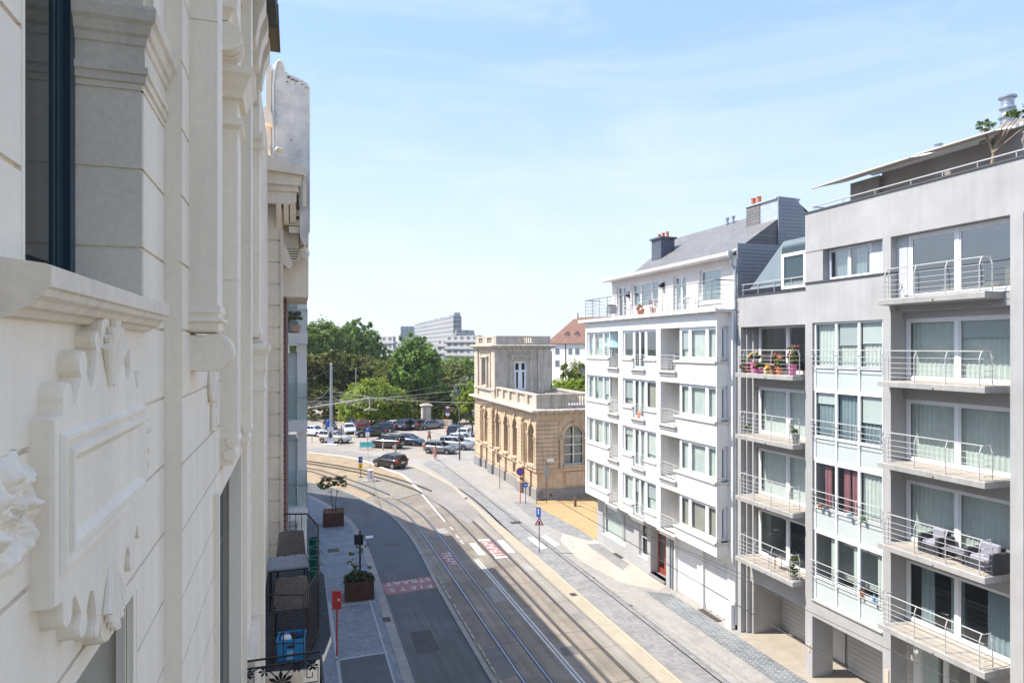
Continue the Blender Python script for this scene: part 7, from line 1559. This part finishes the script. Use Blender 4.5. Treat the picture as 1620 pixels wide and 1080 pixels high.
# ---------------------------------------------------------------- overhead wires
WM = mat('copper_wire', (.07,.065,.06), .5, metal=.5); WP_ = mat('pale_stay_wire', (.40,.38,.35), .6); 
def cen(P): return [(p[0], p[1]) for p in P]
def wire(name, pts, rad, label, mt=None): return tag(MB().tube(pts, rad, 5).build(name, mt or WM), label, 'overhead wire')
w1 = [p for p in offset(L1, .5) if -25 < p[1]]; w2 = [p for p in offset(L2, .5) if -25 < p[1]]
wire('contact_wire', [(x, y, 5.5) for x, y in w1[::4]], .014, 'contact wire over the near tram track')
wire('contact_wire', [(x, y, 5.5) for x, y in w2[::4]], .014, 'contact wire over the far tram track')
wire('messenger_wire', [(12.2, 14, 6.4), (12.1, 27, 5.75), (12.0, 33, 5.56), (12.0, 36, 5.52)], .009, 'feeder wire swooping down to the far contact wire')
wire('messenger_wire', [(12.9, 8, 6.0), (12.6, 22, 5.8), (12.4, 32, 5.7), (12.3, 46, 5.9), (12.5, 60, 6.3)], .008, 'thin second wire running beside the far contact wire')
m = MB(); 
for x, y in ((12.0, 34.3), (12.05, 30.1)): m.box(x-.03, x+.03, y-.12, y+.12, 5.48, 5.60)
tag(m.build('wire_clamp', WM), 'small clamps joining the wires over the far track', 'wire clamp')
tp = (TPOLE.x, TPOLE.y)
for (a, b, s_, lab, rr) in (
  ((tp[0],tp[1],6.6), (18.9,62,7.4), .5, 'span wire from the steel pole to the stone tower', .014),
  ((tp[0],tp[1],7.2), (.0,46.5,9.0), .6, 'span wire from the steel pole to the left house row', .014),
  ((tp[0],tp[1],6.0), (27,112,7.0), .8, 'span wire from the steel pole over the park wall', .012),
  ((-12,86,6.5), (17.9,73,7.9), .6, 'span wire crossing the car park to the lamp post', .014),
  ((-12,80,6.2), (14,88,6.3), .5, 'lower span wire in front of the round tree', .014),
  ((-12,92,5.7), (16,96,5.8), .5, 'lowest span wire over the back row of cars', .014),
  ((-10,78,6.8), (9,95,6.2), .2, 'slanting wire over the left end of the car park', .012),
  ((tp[0],tp[1],9.6), (-6,84,6.2), .1, 'pair stay falling left from the steel pole', .012),
  ((-12,84,5.9), (20,101,5.2), .4, 'long low wire before the hedge and the gatepost', .011),
  ((-12,79,5.4), (10,92,5.3), .3, 'low wire crossing the poster panel', .011),
  ((9.0,83.5,6.5), (14.5,92,5.0), .1, 'slanting stay right of the forked hanger', .012),
  ((tp[0],tp[1],5.8), (9.5,84,4.9), .2, 'slanting stay from the pole foot to the tram curve', .014)):
    A_, B_ = Vector(a), Vector(b); wire('span_wire', [tuple(A_.lerp(B_, t)+Vector((0,0,-s_*4*t*(1-t)))) for t in [i/10 for i in range(11)]], rr*1.3, lab, WP_)
INS = mat('pale_insulator', (.62,.58,.52), .5)
a, b = Vector((1.0, 76, 6.1)), Vector((9.0, 83.5, 6.55)); m = MB(); m.tube([tuple(a), tuple(a.lerp(b,.5)+Vector((0,0,-.06))), tuple(b)], .055, 6); tag(m.build('insulated_span', INS), 'thick pale insulated span over the tram curve', 'overhead wire')
r = empty('wire_hanger', (9.0, 83.5, 5.2), 'pale forked wire hanger in front of the round tree', 'wire hanger'); m = MB(); m.tube([(9.0,83.5,6.5),(9.0,83.5,5.3)], .05, 6); m.build('rod', INS, r); m = MB(); m.tube([(8.3,83.3,4.95),(8.8,83.4,5.15),(9.0,83.5,5.35),(9.25,83.5,5.12),(9.9,83.7,4.95)], .06, 6); m.build('fork', INS, r)

# ---------------------------------------------------------------- things on the furnished balcony (left)
WIK = mat('brown_wicker', (.33,.27,.225), .7, var=.1, fine=.2, fs=60, bump=.5, bs=90, brick=dict(w=.035, h=.018, m=.003, c2=(.24,.19,.16), mc=(.05,.045,.04), rot=(radians(90),0,0)))
def wicker_chair(x, y, rz, label):
    r = empty('wicker_chair', (0,0,0), label, 'chair', 'wicker chairs of the balcony set'); m = MB(); m.cbox(-.26,.26,-.25,.25,.40,.44,.02); m.build('seat', WIK, r)
    m = MB(); vs = []; n = 8                                                    # curved back, leaning, solid
    for j in range(5):
        for i in range(n+1): u = i/n*2-1; vs.append((.27*u*(1-.04*j), -.24-.05*j/4-.04*(1-u*u), .46+.44*j/4+.02*(1-u*u)*(j == 4)))
    k = len(vs); vs += [(a, b+.03, c) for a, b, c in vs]; fs = []
    for j in range(4):
        for i in range(n): a = j*(n+1)+i; fs += [(a,a+1,a+n+2,a+n+1),(k+a,k+a+n+1,k+a+n+2,k+a+1)]
    for i in range(n): fs += [(4*(n+1)+i,4*(n+1)+i+1,k+4*(n+1)+i+1,k+4*(n+1)+i),(i+1,i,k+i,k+i+1)]
    for j in range(4): fs += [(j*(n+1),(j+1)*(n+1),k+(j+1)*(n+1),k+j*(n+1)),(j*(n+1)+n,k+j*(n+1)+n,k+(j+1)*(n+1)+n,(j+1)*(n+1)+n)]
    m.add(vs, fs); m.build('backrest', WIK, r)
    for sx in (-1, 1):
        for sy in (-1, 1): m = MB(); m.tube([(sx*.24,sy*.23,.0),(sx*.24,sy*.23,.42),(sx*.25,-.25,.46)] if sy < 0 else [(sx*.24,sy*.23,0),(sx*.24,sy*.23,.42)], .014, 6); m.build('leg', DARKM, r)
    r.location = (x, y, ZB+.004); r.rotation_euler = (0, 0, rz); return r
wicker_chair(-.03, 10.95, 0, 'brown wicker chair with its back to the camera, nearest on the left balcony')
wicker_chair(-.05, 13.05, pi, 'dark wicker chair beyond the table on the left balcony')
r = empty('balcony_table', (-.08, 12.0, ZB), 'woven topped table between the two wicker chairs', 'table'); m = MB(); m.cbox(-.43,.28,11.70,12.38,ZB+.70,ZB+.73,.01); m.build('tabletop', mat('grey_weave', (.36,.355,.36), .6, var=.1, bump=.5, bs=90, brick=dict(w=.04, h=.02, m=.003, c2=(.44,.435,.44), mc=(.03,.03,.03), rot=(0,0,radians(45)))), r)
for x in (-.38,.23):
    for y in (11.75,12.33): m = MB(); m.tube([(x,y,ZB),(x,y,ZB+.70)], .014, 6); m.build('leg', DARKM, r)
m = MB(); m.tube([(-.38,11.75,ZB+.68),(-.38,12.33,ZB+.68),(.23,12.33,ZB+.68),(.23,11.75,ZB+.68)], .014, 6, closed=True); m.build('frame', DARKM, r)
tag(MB().cbox(-.22,.12,11.45,11.75,ZB+.42,ZB+.50,.03).build('cushion', mat('white_cushion', (.5,.5,.5), .9)), 'pale cushion half hidden under the woven table', 'cushion'); bpy.data.objects['cushion'].location.z = 0
POTM = mat('teal_glaze', (.012,.12,.095), .3, var=.3, vs=12, fine=0)
for i, (y, lab) in enumerate(((12.75,'teal pot hanging highest on the left balcony rail'),(12.15,'second teal pot hanging on the left balcony rail'),(11.55,'third teal pot hanging on the left balcony rail'),(10.95,'lowest teal pot nearest the rail corner'))):
    x = .345-.012*i; r = empty('hanging_pot', (x, y, ZB+.72), lab, 'flower pot', 'teal pots hanging on the rail'); m = MB(); m.lathe([(.065,0),(.07,.01),(.095,.17),(.10,.175),(.10,.19),(.088,.19),(.082,.15)], x, y, 18, cz=ZB+.72); m.build('pot', POTM, r, smooth=True)
    m = MB(); m.lathe([(.08,0),(.078,.01)], x, y, 14, cz=ZB+.865); m.build('soil', BLACKP, r); m = MB(); m.tube([(x+.06,y,ZB+.90),(x+.11,y,ZB+1.02),(x+.14,y,ZB+.95)], .006, 5); m.build('hook', DARKM, r)
BLC = mat('light_blue_plastic', (.02,.26,.52), .45, var=.08); r = empty('plastic_crate', (-.02, 9.98, ZB), 'light blue plastic crate in the near corner of the left balcony', 'crate'); T = Matrix.Translation((-.03, 9.98, ZB)) @ Matrix.Rotation(-.08, 4, 'Z')
m = MB(); cw, cdp, chh = .185, .15, .30
for a in ((-cw,cw,-cdp,-cdp+.012),(-cw,cw,cdp-.012,cdp),(-cw,-cw+.012,-cdp+.012,cdp-.012),(cw-.012,cw,-cdp+.012,cdp-.012)): boxT(m, T, *a, .0, chh)
boxT(m, T, -cw+.012, cw-.012, -cdp+.012, cdp-.012, 0, .012)
for a in ((-cw-.012,cw+.012,-cdp-.012,-cdp),(-cw-.012,cw+.012,cdp,cdp+.012),(-cw-.012,-cw,-cdp,cdp),(cw,cw+.012,-cdp,cdp)): boxT(m, T, *a, chh-.03, chh+.004)
for u in (-.15,-.06,.06,.15): boxT(m, T, u-.008, u+.008, -cdp-.010, -cdp, .0, chh-.03)
m.build('body', BLC, r); m = MB(); boxT(m, T, -.05, .05, -cdp-.004, -cdp, .18, .22); m.build('handle_slot', BLACKP, r); m = MB(); boxT(m, T, -.055, .055, -cdp-.006, -cdp-.0005, .02, .15); m.build('pale_label_patch', mat('pale_blue_plastic', (.25,.5,.7), .5), r)
m = MB(); k = MB().ball((-.07,.0,.24), .085, 12, 8, 1.1); m.add([T @ Vector(q) for q in k.v], k.f); tag(m.build('white_jug', WHITEP, smooth=True), 'round white container in the blue crate', 'container')
m = MB(); k = MB().lathe([(.08,0),(.07,.12),(.05,.2),(.015,.22)], .02, .03, 14, cz=.11); m.add([T @ Vector(q) for q in k.v], k.f); tag(m.build('dark_bottle', mat('dark_brown_thing', (.03,.02,.015), .5), smooth=True), 'dark brown pointed object in the blue crate', 'container')
# plant pots, left glass balcony
def potted(name, label, x, y, z, pr, ph, potm, lf, blobs, n, ls, cat='plant', group=None, flower=None):
    r = empty(name, (x, y, z), label, cat, group); m = MB(); m.lathe([(pr*.7,0),(pr,ph*.95),(pr*1.06,ph*.95),(pr*1.06,ph),(pr*.9,ph)], x, y, 14, cz=z); m.build('pot', potm, r)
    m = MB(); leaves(m, [(x+b[0],y+b[1],z+b[2],b[3],b[4],b[5]) for b in blobs], n, ls); m.build('foliage', lf, r, recalc=False)
    if flower: m = MB(); leaves(m, [(x+b[0],y+b[1],z+b[2]+.02,b[3]*1.08,b[4]*1.08,b[5]*1.05) for b in blobs], int(n*.5), ls*1.1); m.build('flower', flower, r, recalc=False)
    return r
LP = LF['green']
potted('potted_plant', 'leafy plant in a terracotta pot behind the upper glass guard on the left', .05, 21.35, 13.25, .17, .25, TERRA, LF['dark'], [(0,0,.45,.26,.15,.22)], 500, .05)
potted('potted_plant', 'small potted plant in the lower right corner of a balcony beside the white building', 18.95, 24.0, 9.0, .10, .22, mat('grey_pot', (.3,.3,.28), .7), LP, [(0,0,.38,.13,.13,.15)], 220, .05)
potted('potted_plant', 'plant in a square stone pot at the near end of the third floor narrow balcony', 18.85, 21.05, 9.0, .16, .38, CONCL, LP, [(0,0,.52,.13,.13,.14)], 300, .05)
potted('potted_plant', 'bushy leafy plant in a grey bowl at the near end of the lowest narrow balcony', 18.8, 21.1, 3.63, .17, .2, mat('grey_pot', (0,0,0)), LP, [(0,0,.42,.17,.17,.2),(0,-.05,.8,.13,.13,.14)], 600, .06)
potted('potted_plant', 'lime green plant on a loggia of the white building', 18.4, 28.75, FL[2], .12, .2, mat('grey_pot', (0,0,0)), leaf_mat('foliage_lime', (.2,.3,.02), (.35,.42,.03)), [(0,0,.38,.14,.14,.18)], 220, .05)
potted('dry_plant', 'dry twiggy plant on the first floor window ledge', 19.0, 18.0, 4.02, .06, .1, TERRA, leaf_mat('foliage_dry', (.3,.22,.12), (.4,.3,.2)), [(0,0,.25,.2,.08,.2)], 150, .03)
tag(MB().lathe([(.05,0),(.055,.15),(.05,.22),(.02,.24),(.02,.3)], 18.97, 17.45, 12, cz=4.02).build('blue_bottle', mat('blue_liquid', (.10,.30,.55), .2)), 'clear blue bottle on the first floor window ledge', 'bottle')
for x, y, c, lab in ((18.98,19.9,(.35,.16,.08),'small brown pot on the second floor window ledge'),(18.97,19.6,(.12,.14,.16),'dark pot on the second floor window ledge'),(18.96,18.5,(.30,.45,.5),'pale blue cup on the second floor window ledge'),(18.97,17.9,(.08,.14,.05),'green trough on the second floor window ledge')):
    tag(MB().lathe([(.07,0),(.09,.13),(.08,.14)], x, y, 10, cz=6.72).build('small_pot', mat('pot_%d' % int(y*10), c, .6)), lab, 'pot')
# flower balcony
FP = [mat('petal_'+n_, c, .6, var=.15) for n_, c in (('magenta',(.62,.02,.22)),('pink',(.75,.30,.38)),('salmon',(.80,.25,.15)),('yellow',(.80,.55,.20)),('red',(.65,.03,.03)))]
PK = mat('pink_pot', (.68,.16,.36), .5, var=.05); YL = mat('yellow_pot', (.85,.50,.02), .5); TL = mat('teal_pot', (.02,.22,.20), .5); OR = mat('orange_pot', (.72,.22,.10), .5)
zf = GF[1]; GRP = 'flower pots on the crowded balcony'
for (y, x, ph, pr, pm, fl, bz, n, lab) in ((21.1,18.75,.42,.17,PK,None,[(0,0,.62,.14,.14,.16),(0,0,.95,.10,.10,.16),(0,0,1.2,.05,.05,.1)],500,'tall plant in a pink pot at the near end of the flower balcony'),
  (21.35,19.0,.35,.15,OR,FP[4],[(0,0,.65,.2,.2,.25)],450,'red flowering plant behind the tall pink pot'),(21.8,18.72,.25,.13,OR,FP[2],[(0,0,.45,.2,.18,.25),(0,.1,.75,.16,.16,.12)],450,'salmon flowers in an orange pot on the flower balcony'),
  (22.1,18.7,.2,.15,TERRA,FP[1],[(0,0,.3,.26,.15,.13)],400,'low green and white flowers in the middle of the flower balcony'),(22.45,18.75,.40,.15,YL,FP[3],[(0,0,.2,.2,.15,.1)],200,'yellow pot in the middle of the flower balcony'),
  (22.95,18.7,.22,.2,PK,FP[0],[(0,0,.32,.36,.16,.15)],800,'magenta flowers spilling over a trough on the flower balcony'),(23.4,18.78,.48,.17,PK,FP[3],[(0,0,.72,.3,.2,.13)],700,'pale yellow flowers in a tall pink pot on the flower balcony'),
  (23.85,18.72,.15,.15,TERRA,FP[1],[(0,0,.26,.32,.16,.13)],500,'pale pink flowers at the far end of the flower balcony'),(24.1,18.8,.42,.12,TL,None,[(0,0,.52,.12,.12,.1)],200,'small plant in a teal pot at the far end of the flower balcony'),
  (21.6,19.2,.9,.08,OR,FP[1],[(0,0,1.05,.22,.2,.12)],300,'pink flowers standing highest at the back of the flower balcony')):
    potted('flower_pot', lab, x, y, zf+.02, pr, ph, pm, LP, bz, n, .045, 'flower pot', GRP, fl)
r = empty('balcony_table', (19.1,22.6,zf), 'small round table set on the flower balcony', 'table'); m = MB(); m.lathe([(.45,0),(.45,.03)], 19.05, 22.6, 20, cz=zf+.70); m.build('tabletop', mat('table_brown', (.25,.13,.08), .5), r); m = MB(); m.tube([(19.05,22.6,zf),(19.05,22.6,zf+.7)], .03, 8); m.build('leg', DARKM, r)
# lounge set
RT = mat('dark_rattan', (.045,.045,.055), .7, var=.1); CU = mat('grey_cushion', (.30,.30,.35), .9, var=.05); z = GF[3]+.02
def sofa(x, y, w_, label, name):
    r = empty(name, (x, y, z), label, 'garden seat', 'lounge furniture on the balcony'); m = MB(); d = .36
    for a in ((-w_/2,-w_/2+.12),(w_/2-.12,w_/2)): m.cbox(x-d, x+d, y+a[0], y+a[1], z, z+.58, .02)
    m.cbox(x-d, x+d, y-w_/2+.122, y+w_/2-.122, z+.05, z+.30, .02); m.build('frame', RT, r)
    m = MB(); m.cbox(x+d-.12, x+d, y-w_/2+.122, y+w_/2-.122, z+.302, z+.70, .02); m.build('backrest', RT, r)
    m = MB(); m.cbox(x-d+.02, x+d-.14, y-w_/2+.14, y+w_/2-.14, z+.302, z+.42, .04); m.build('seat_cushion', CU, r); m = MB(); m.cbox(x+d-.26, x+d-.13, y-w_/2+.14, y+w_/2-.14, z+.43, z+.76, .04); m.build('back_cushion', CU, r)
sofa(19.22, 15.35, .72, 'dark rattan armchair with grey cushions left of the low table', 'armchair'); sofa(19.22, 13.75, .85, 'dark rattan armchair at the near end of the third floor balcony', 'armchair')
r = empty('low_table', (19.1, 14.55, z), 'low dark rattan table between the two armchairs', 'table'); m = MB(); m.cbox(18.85,19.35,14.2,14.9,z+.30,z+.36,.01); m.build('tabletop', mat('slate_top', (.22,.22,.25), .4), r)
for a in (18.88,19.28):
    for b in (14.22,14.82): m = MB(); m.box(a,a+.05,b,b+.05,z,z+.30); m.build('leg', RT, r)
r = empty('side_table', (18.95,22.3,GF[4]), 'small square table on the lowest narrow balcony', 'table'); m = MB(); m.box(18.75,19.15,22.1,22.5,GF[4]+.55,GF[4]+.58); m.build('tabletop', RT, r)
for a in (18.77,19.11):
    for b in (22.12,22.46): m = MB(); m.tube([(a,b,GF[4]+.02),(a,b,GF[4]+.55)], .012, 5); m.build('leg', DARKM, r)
# cardboard boxes behind top glass
CB = mat('cardboard', (.42,.27,.13), .9, var=.1)
for i, (x, y, s_, h, lab) in enumerate(((19.7,13.3,.55,.75,'tall cardboard box in the near corner behind the top floor glass'),(19.75,14.0,.45,.35,'cardboard box in the middle behind the top floor glass'),(19.75,14.55,.4,.3,'smaller cardboard box behind the top floor glass'),(19.8,15.4,.5,.35,'brown box farthest left behind the top floor glass'))): tag(MB().cbox(x,x+.4,y-s_/2,y+s_/2,14.41,14.41+h,.01).build('cardboard_box', CB), lab, 'box')
# small parasol and furniture of the white building loggia
r = empty('parasol', (18.3, 35.4, FL[0]), 'small light blue parasol over the top loggia of the white building', 'parasol'); m = MB(); m.tube([(18.3,35.4,FL[0]),(18.3,35.4,FL[0]+1.55)], .015, 6); m.build('pole', WHITEP, r)
m = MB(); n = 8; vs = [(18.3,35.5,FL[0]+1.62)]+[(18.3+.62*cos(2*pi*k/n), 35.5+.75*sin(2*pi*k/n), FL[0]+1.28+.12*sin(2*pi*k/n)) for k in range(n)]; m.add(vs, [(0,k+1,(k+1)%n+1) for k in range(n)]); m.build('canopy', mat('light_blue_cloth', (.28,.58,.75), .8), r, recalc=False)
def bistro_chair(x, y, z, rz, mt, label, group, legh=.44):
    r = empty('garden_chair', (0,0,0), label, 'chair', group); m = MB(); m.cbox(-.2,.2,-.2,.2,legh-.02,legh+.02,.01); m.build('seat', mt, r); m = MB(); m.tube([(-.2,-.2,legh),(-.2,-.24,.85),(.2,-.24,.85),(.2,-.2,legh)], .015, 5)
    for k in range(4): m.tube([(-.12+.08*k,-.2,legh),(-.12+.08*k,-.24,.85)], .010, 4)
    m.build('backrest', mt, r)
    for a in (-1,1):
        for b in (-1,1): m = MB(); m.tube([(a*.19,b*.19,0),(a*.19,b*.19,legh)], .014, 5); m.build('leg', mt, r)
    r.location = (x,y,z); r.rotation_euler = (0,0,rz); return r
bistro_chair(18.75,29.6,FL[0],.5,DARKM,'black garden chair in the right top loggia of the white building','garden chairs of the white building loggias'); bistro_chair(18.75,35.4,FL[0],-.6,mat('pink_chair',(.5,.12,.16),.6),'reddish garden chair under the light blue parasol','garden chairs of the white building loggias')
tag(MB().cbox(18.28,18.5,32.3,32.6,FL[1]+.01,FL[1]+.35,.02).build('flower_box', OR), 'orange pot on a balcony ledge in the middle of the white building', 'flower pot')
# long terrace of the white building
WC = mat('white_garden_plastic', (.74,.74,.74), .5, var=0, fine=0); g0 = 'white garden chairs on the long terrace'
for i, (y, rz, lab) in enumerate(((27.6,1.2,'white garden chair nearest the clad party wall on the long terrace'),(28.6,.3,'white garden chair before the tall right hand terrace window'),(30.2,2,'white garden chair before the second terrace door'),(31.3,-1,'white garden chair right of the orange plant stand'),(33.4,.6,'white garden chair in front of the wide terrace window'),(34.4,-.7,'white garden chair left of the orange plant stand'))): bistro_chair(18.7, y, 14.565, rz, WC, lab, g0)
for y, lab in ((28.1,'white garden table at the right of the long terrace'),(33.9,'white garden table in the middle of the long terrace')):
    r = empty('garden_table', (18.55,y,14.56), lab, 'table'); m = MB(); m.cbox(18.3,18.85,y-.4,y+.4,15.22,15.26,.01); m.build('tabletop', WC, r)
    for a in (18.35,18.8):
        for b in (-.35,.35): m = MB(); m.tube([(a,y+b,14.565),(a,y+b,15.22)], .02, 5); m.build('leg', WC, r)
potted('potted_plant', 'orange plant with yellow leaves in a terracotta tub on the long terrace', 18.5, 32.6, 14.565, .2, .35, TERRA, leaf_mat('foliage_gold', (.5,.28,.05), (.65,.4,.1)), [(0,0,.5,.26,.26,.18)], 350, .06)
potted('potted_plant', 'bare reddish plant on the long terrace beside the lamp', 18.8, 31.8, 14.565, .18, .5, mat('pinkish_pot', (.5,.25,.2), .7), leaf_mat('foliage_red', (.3,.12,.06), (.5,.22,.15)), [(0,0,.75,.22,.3,.25)], 220, .05)
r = empty('covered_grill', (18.6,36.3,14.56), 'covered grey grill at the far left end of the long terrace', 'grill'); m = MB(); m.cbox(18.3,18.8,36.0,36.55,14.9,15.35,.06); m.build('cover', mat('grey_cover', (.3,.31,.32), .8), r); m = MB(); m.cbox(18.32,18.78,36.05,36.5,15.352,15.45,.05); m.build('lid', mat('brown_lid', (.2,.16,.12), .6), r)
for a in (18.35,18.75):
    for b in (36.05,36.5): m = MB(); m.tube([(a,b,14.565),(a,b,14.9)], .02, 5); m.build('leg', STEEL, r)
tag(MB().tube([(18.1,37.9,14.57),(18.1,37.9,16.0)], .012, 5).build('thin_mast', STEEL), 'thin mast at the far corner of the long terrace', 'pole')
# roof olive tree
bl = [(-.1,.1,1.35,.42,.42,.28),(.35,-.4,1.65,.3,.35,.25),(-.05,-.9,1.45,.45,.45,.3),(.3,.3,.95,.25,.35,.18),(.2,-1.4,1.8,.4,.4,.3),(0,-1.5,1.2,.4,.3,.25)]
r = empty('roof_tree', (19.6,13.9,18.05), 'small gnarled tree with sparse green tufts on the roof terrace', 'tree'); m = MB(); x, y, z = 19.6, 13.9, 18.05
m.tube([(x,y,z),(x+.03,y-.05,z+.5),(x-.05,y+.05,z+.9),(x-.1,y+.15,z+1.25)], .055, 7, r2=.02)
for b in bl[1:]: m.tube([(x,y-.05,z+.5),(x+b[0]*.5,y+b[1]*.5,z+b[2]*.75),(x+b[0],y+b[1],z+b[2])], .03, 6, r2=.008)
m.build('trunk', mat('pale_bark', (.36,.27,.20), .9, var=.2), r); m = MB(); leaves(m, [(x+b[0],y+b[1],z+b[2],b[3]*.62,b[4]*.62,b[5]*.6) for b in bl], 2200, .035); m.build('crown', LF['green'], r, recalc=False)
# ================================================================ AIR
m = MB(); m.box(-420, 620, -60, 900, -1.2, 60); hz = m.build('haze', (hm := bpy.data.materials.new('haze_air')))
hm.use_nodes = True; t = hm.node_tree; t.nodes.clear(); o = N(t, 'ShaderNodeOutputMaterial'); v = N(t, 'ShaderNodeVolumePrincipled')
v.inputs['Color'].default_value = (.93, .96, 1, 1); v.inputs['Density'].default_value = .00022; v.inputs['Anisotropy'].default_value = .3
t.links.new(v.outputs[0], o.inputs['Volume']); tag(hz, 'thin pale summer air over the park and the far blocks', 'haze', kind='stuff')
S.cycles.volume_bounces = 0
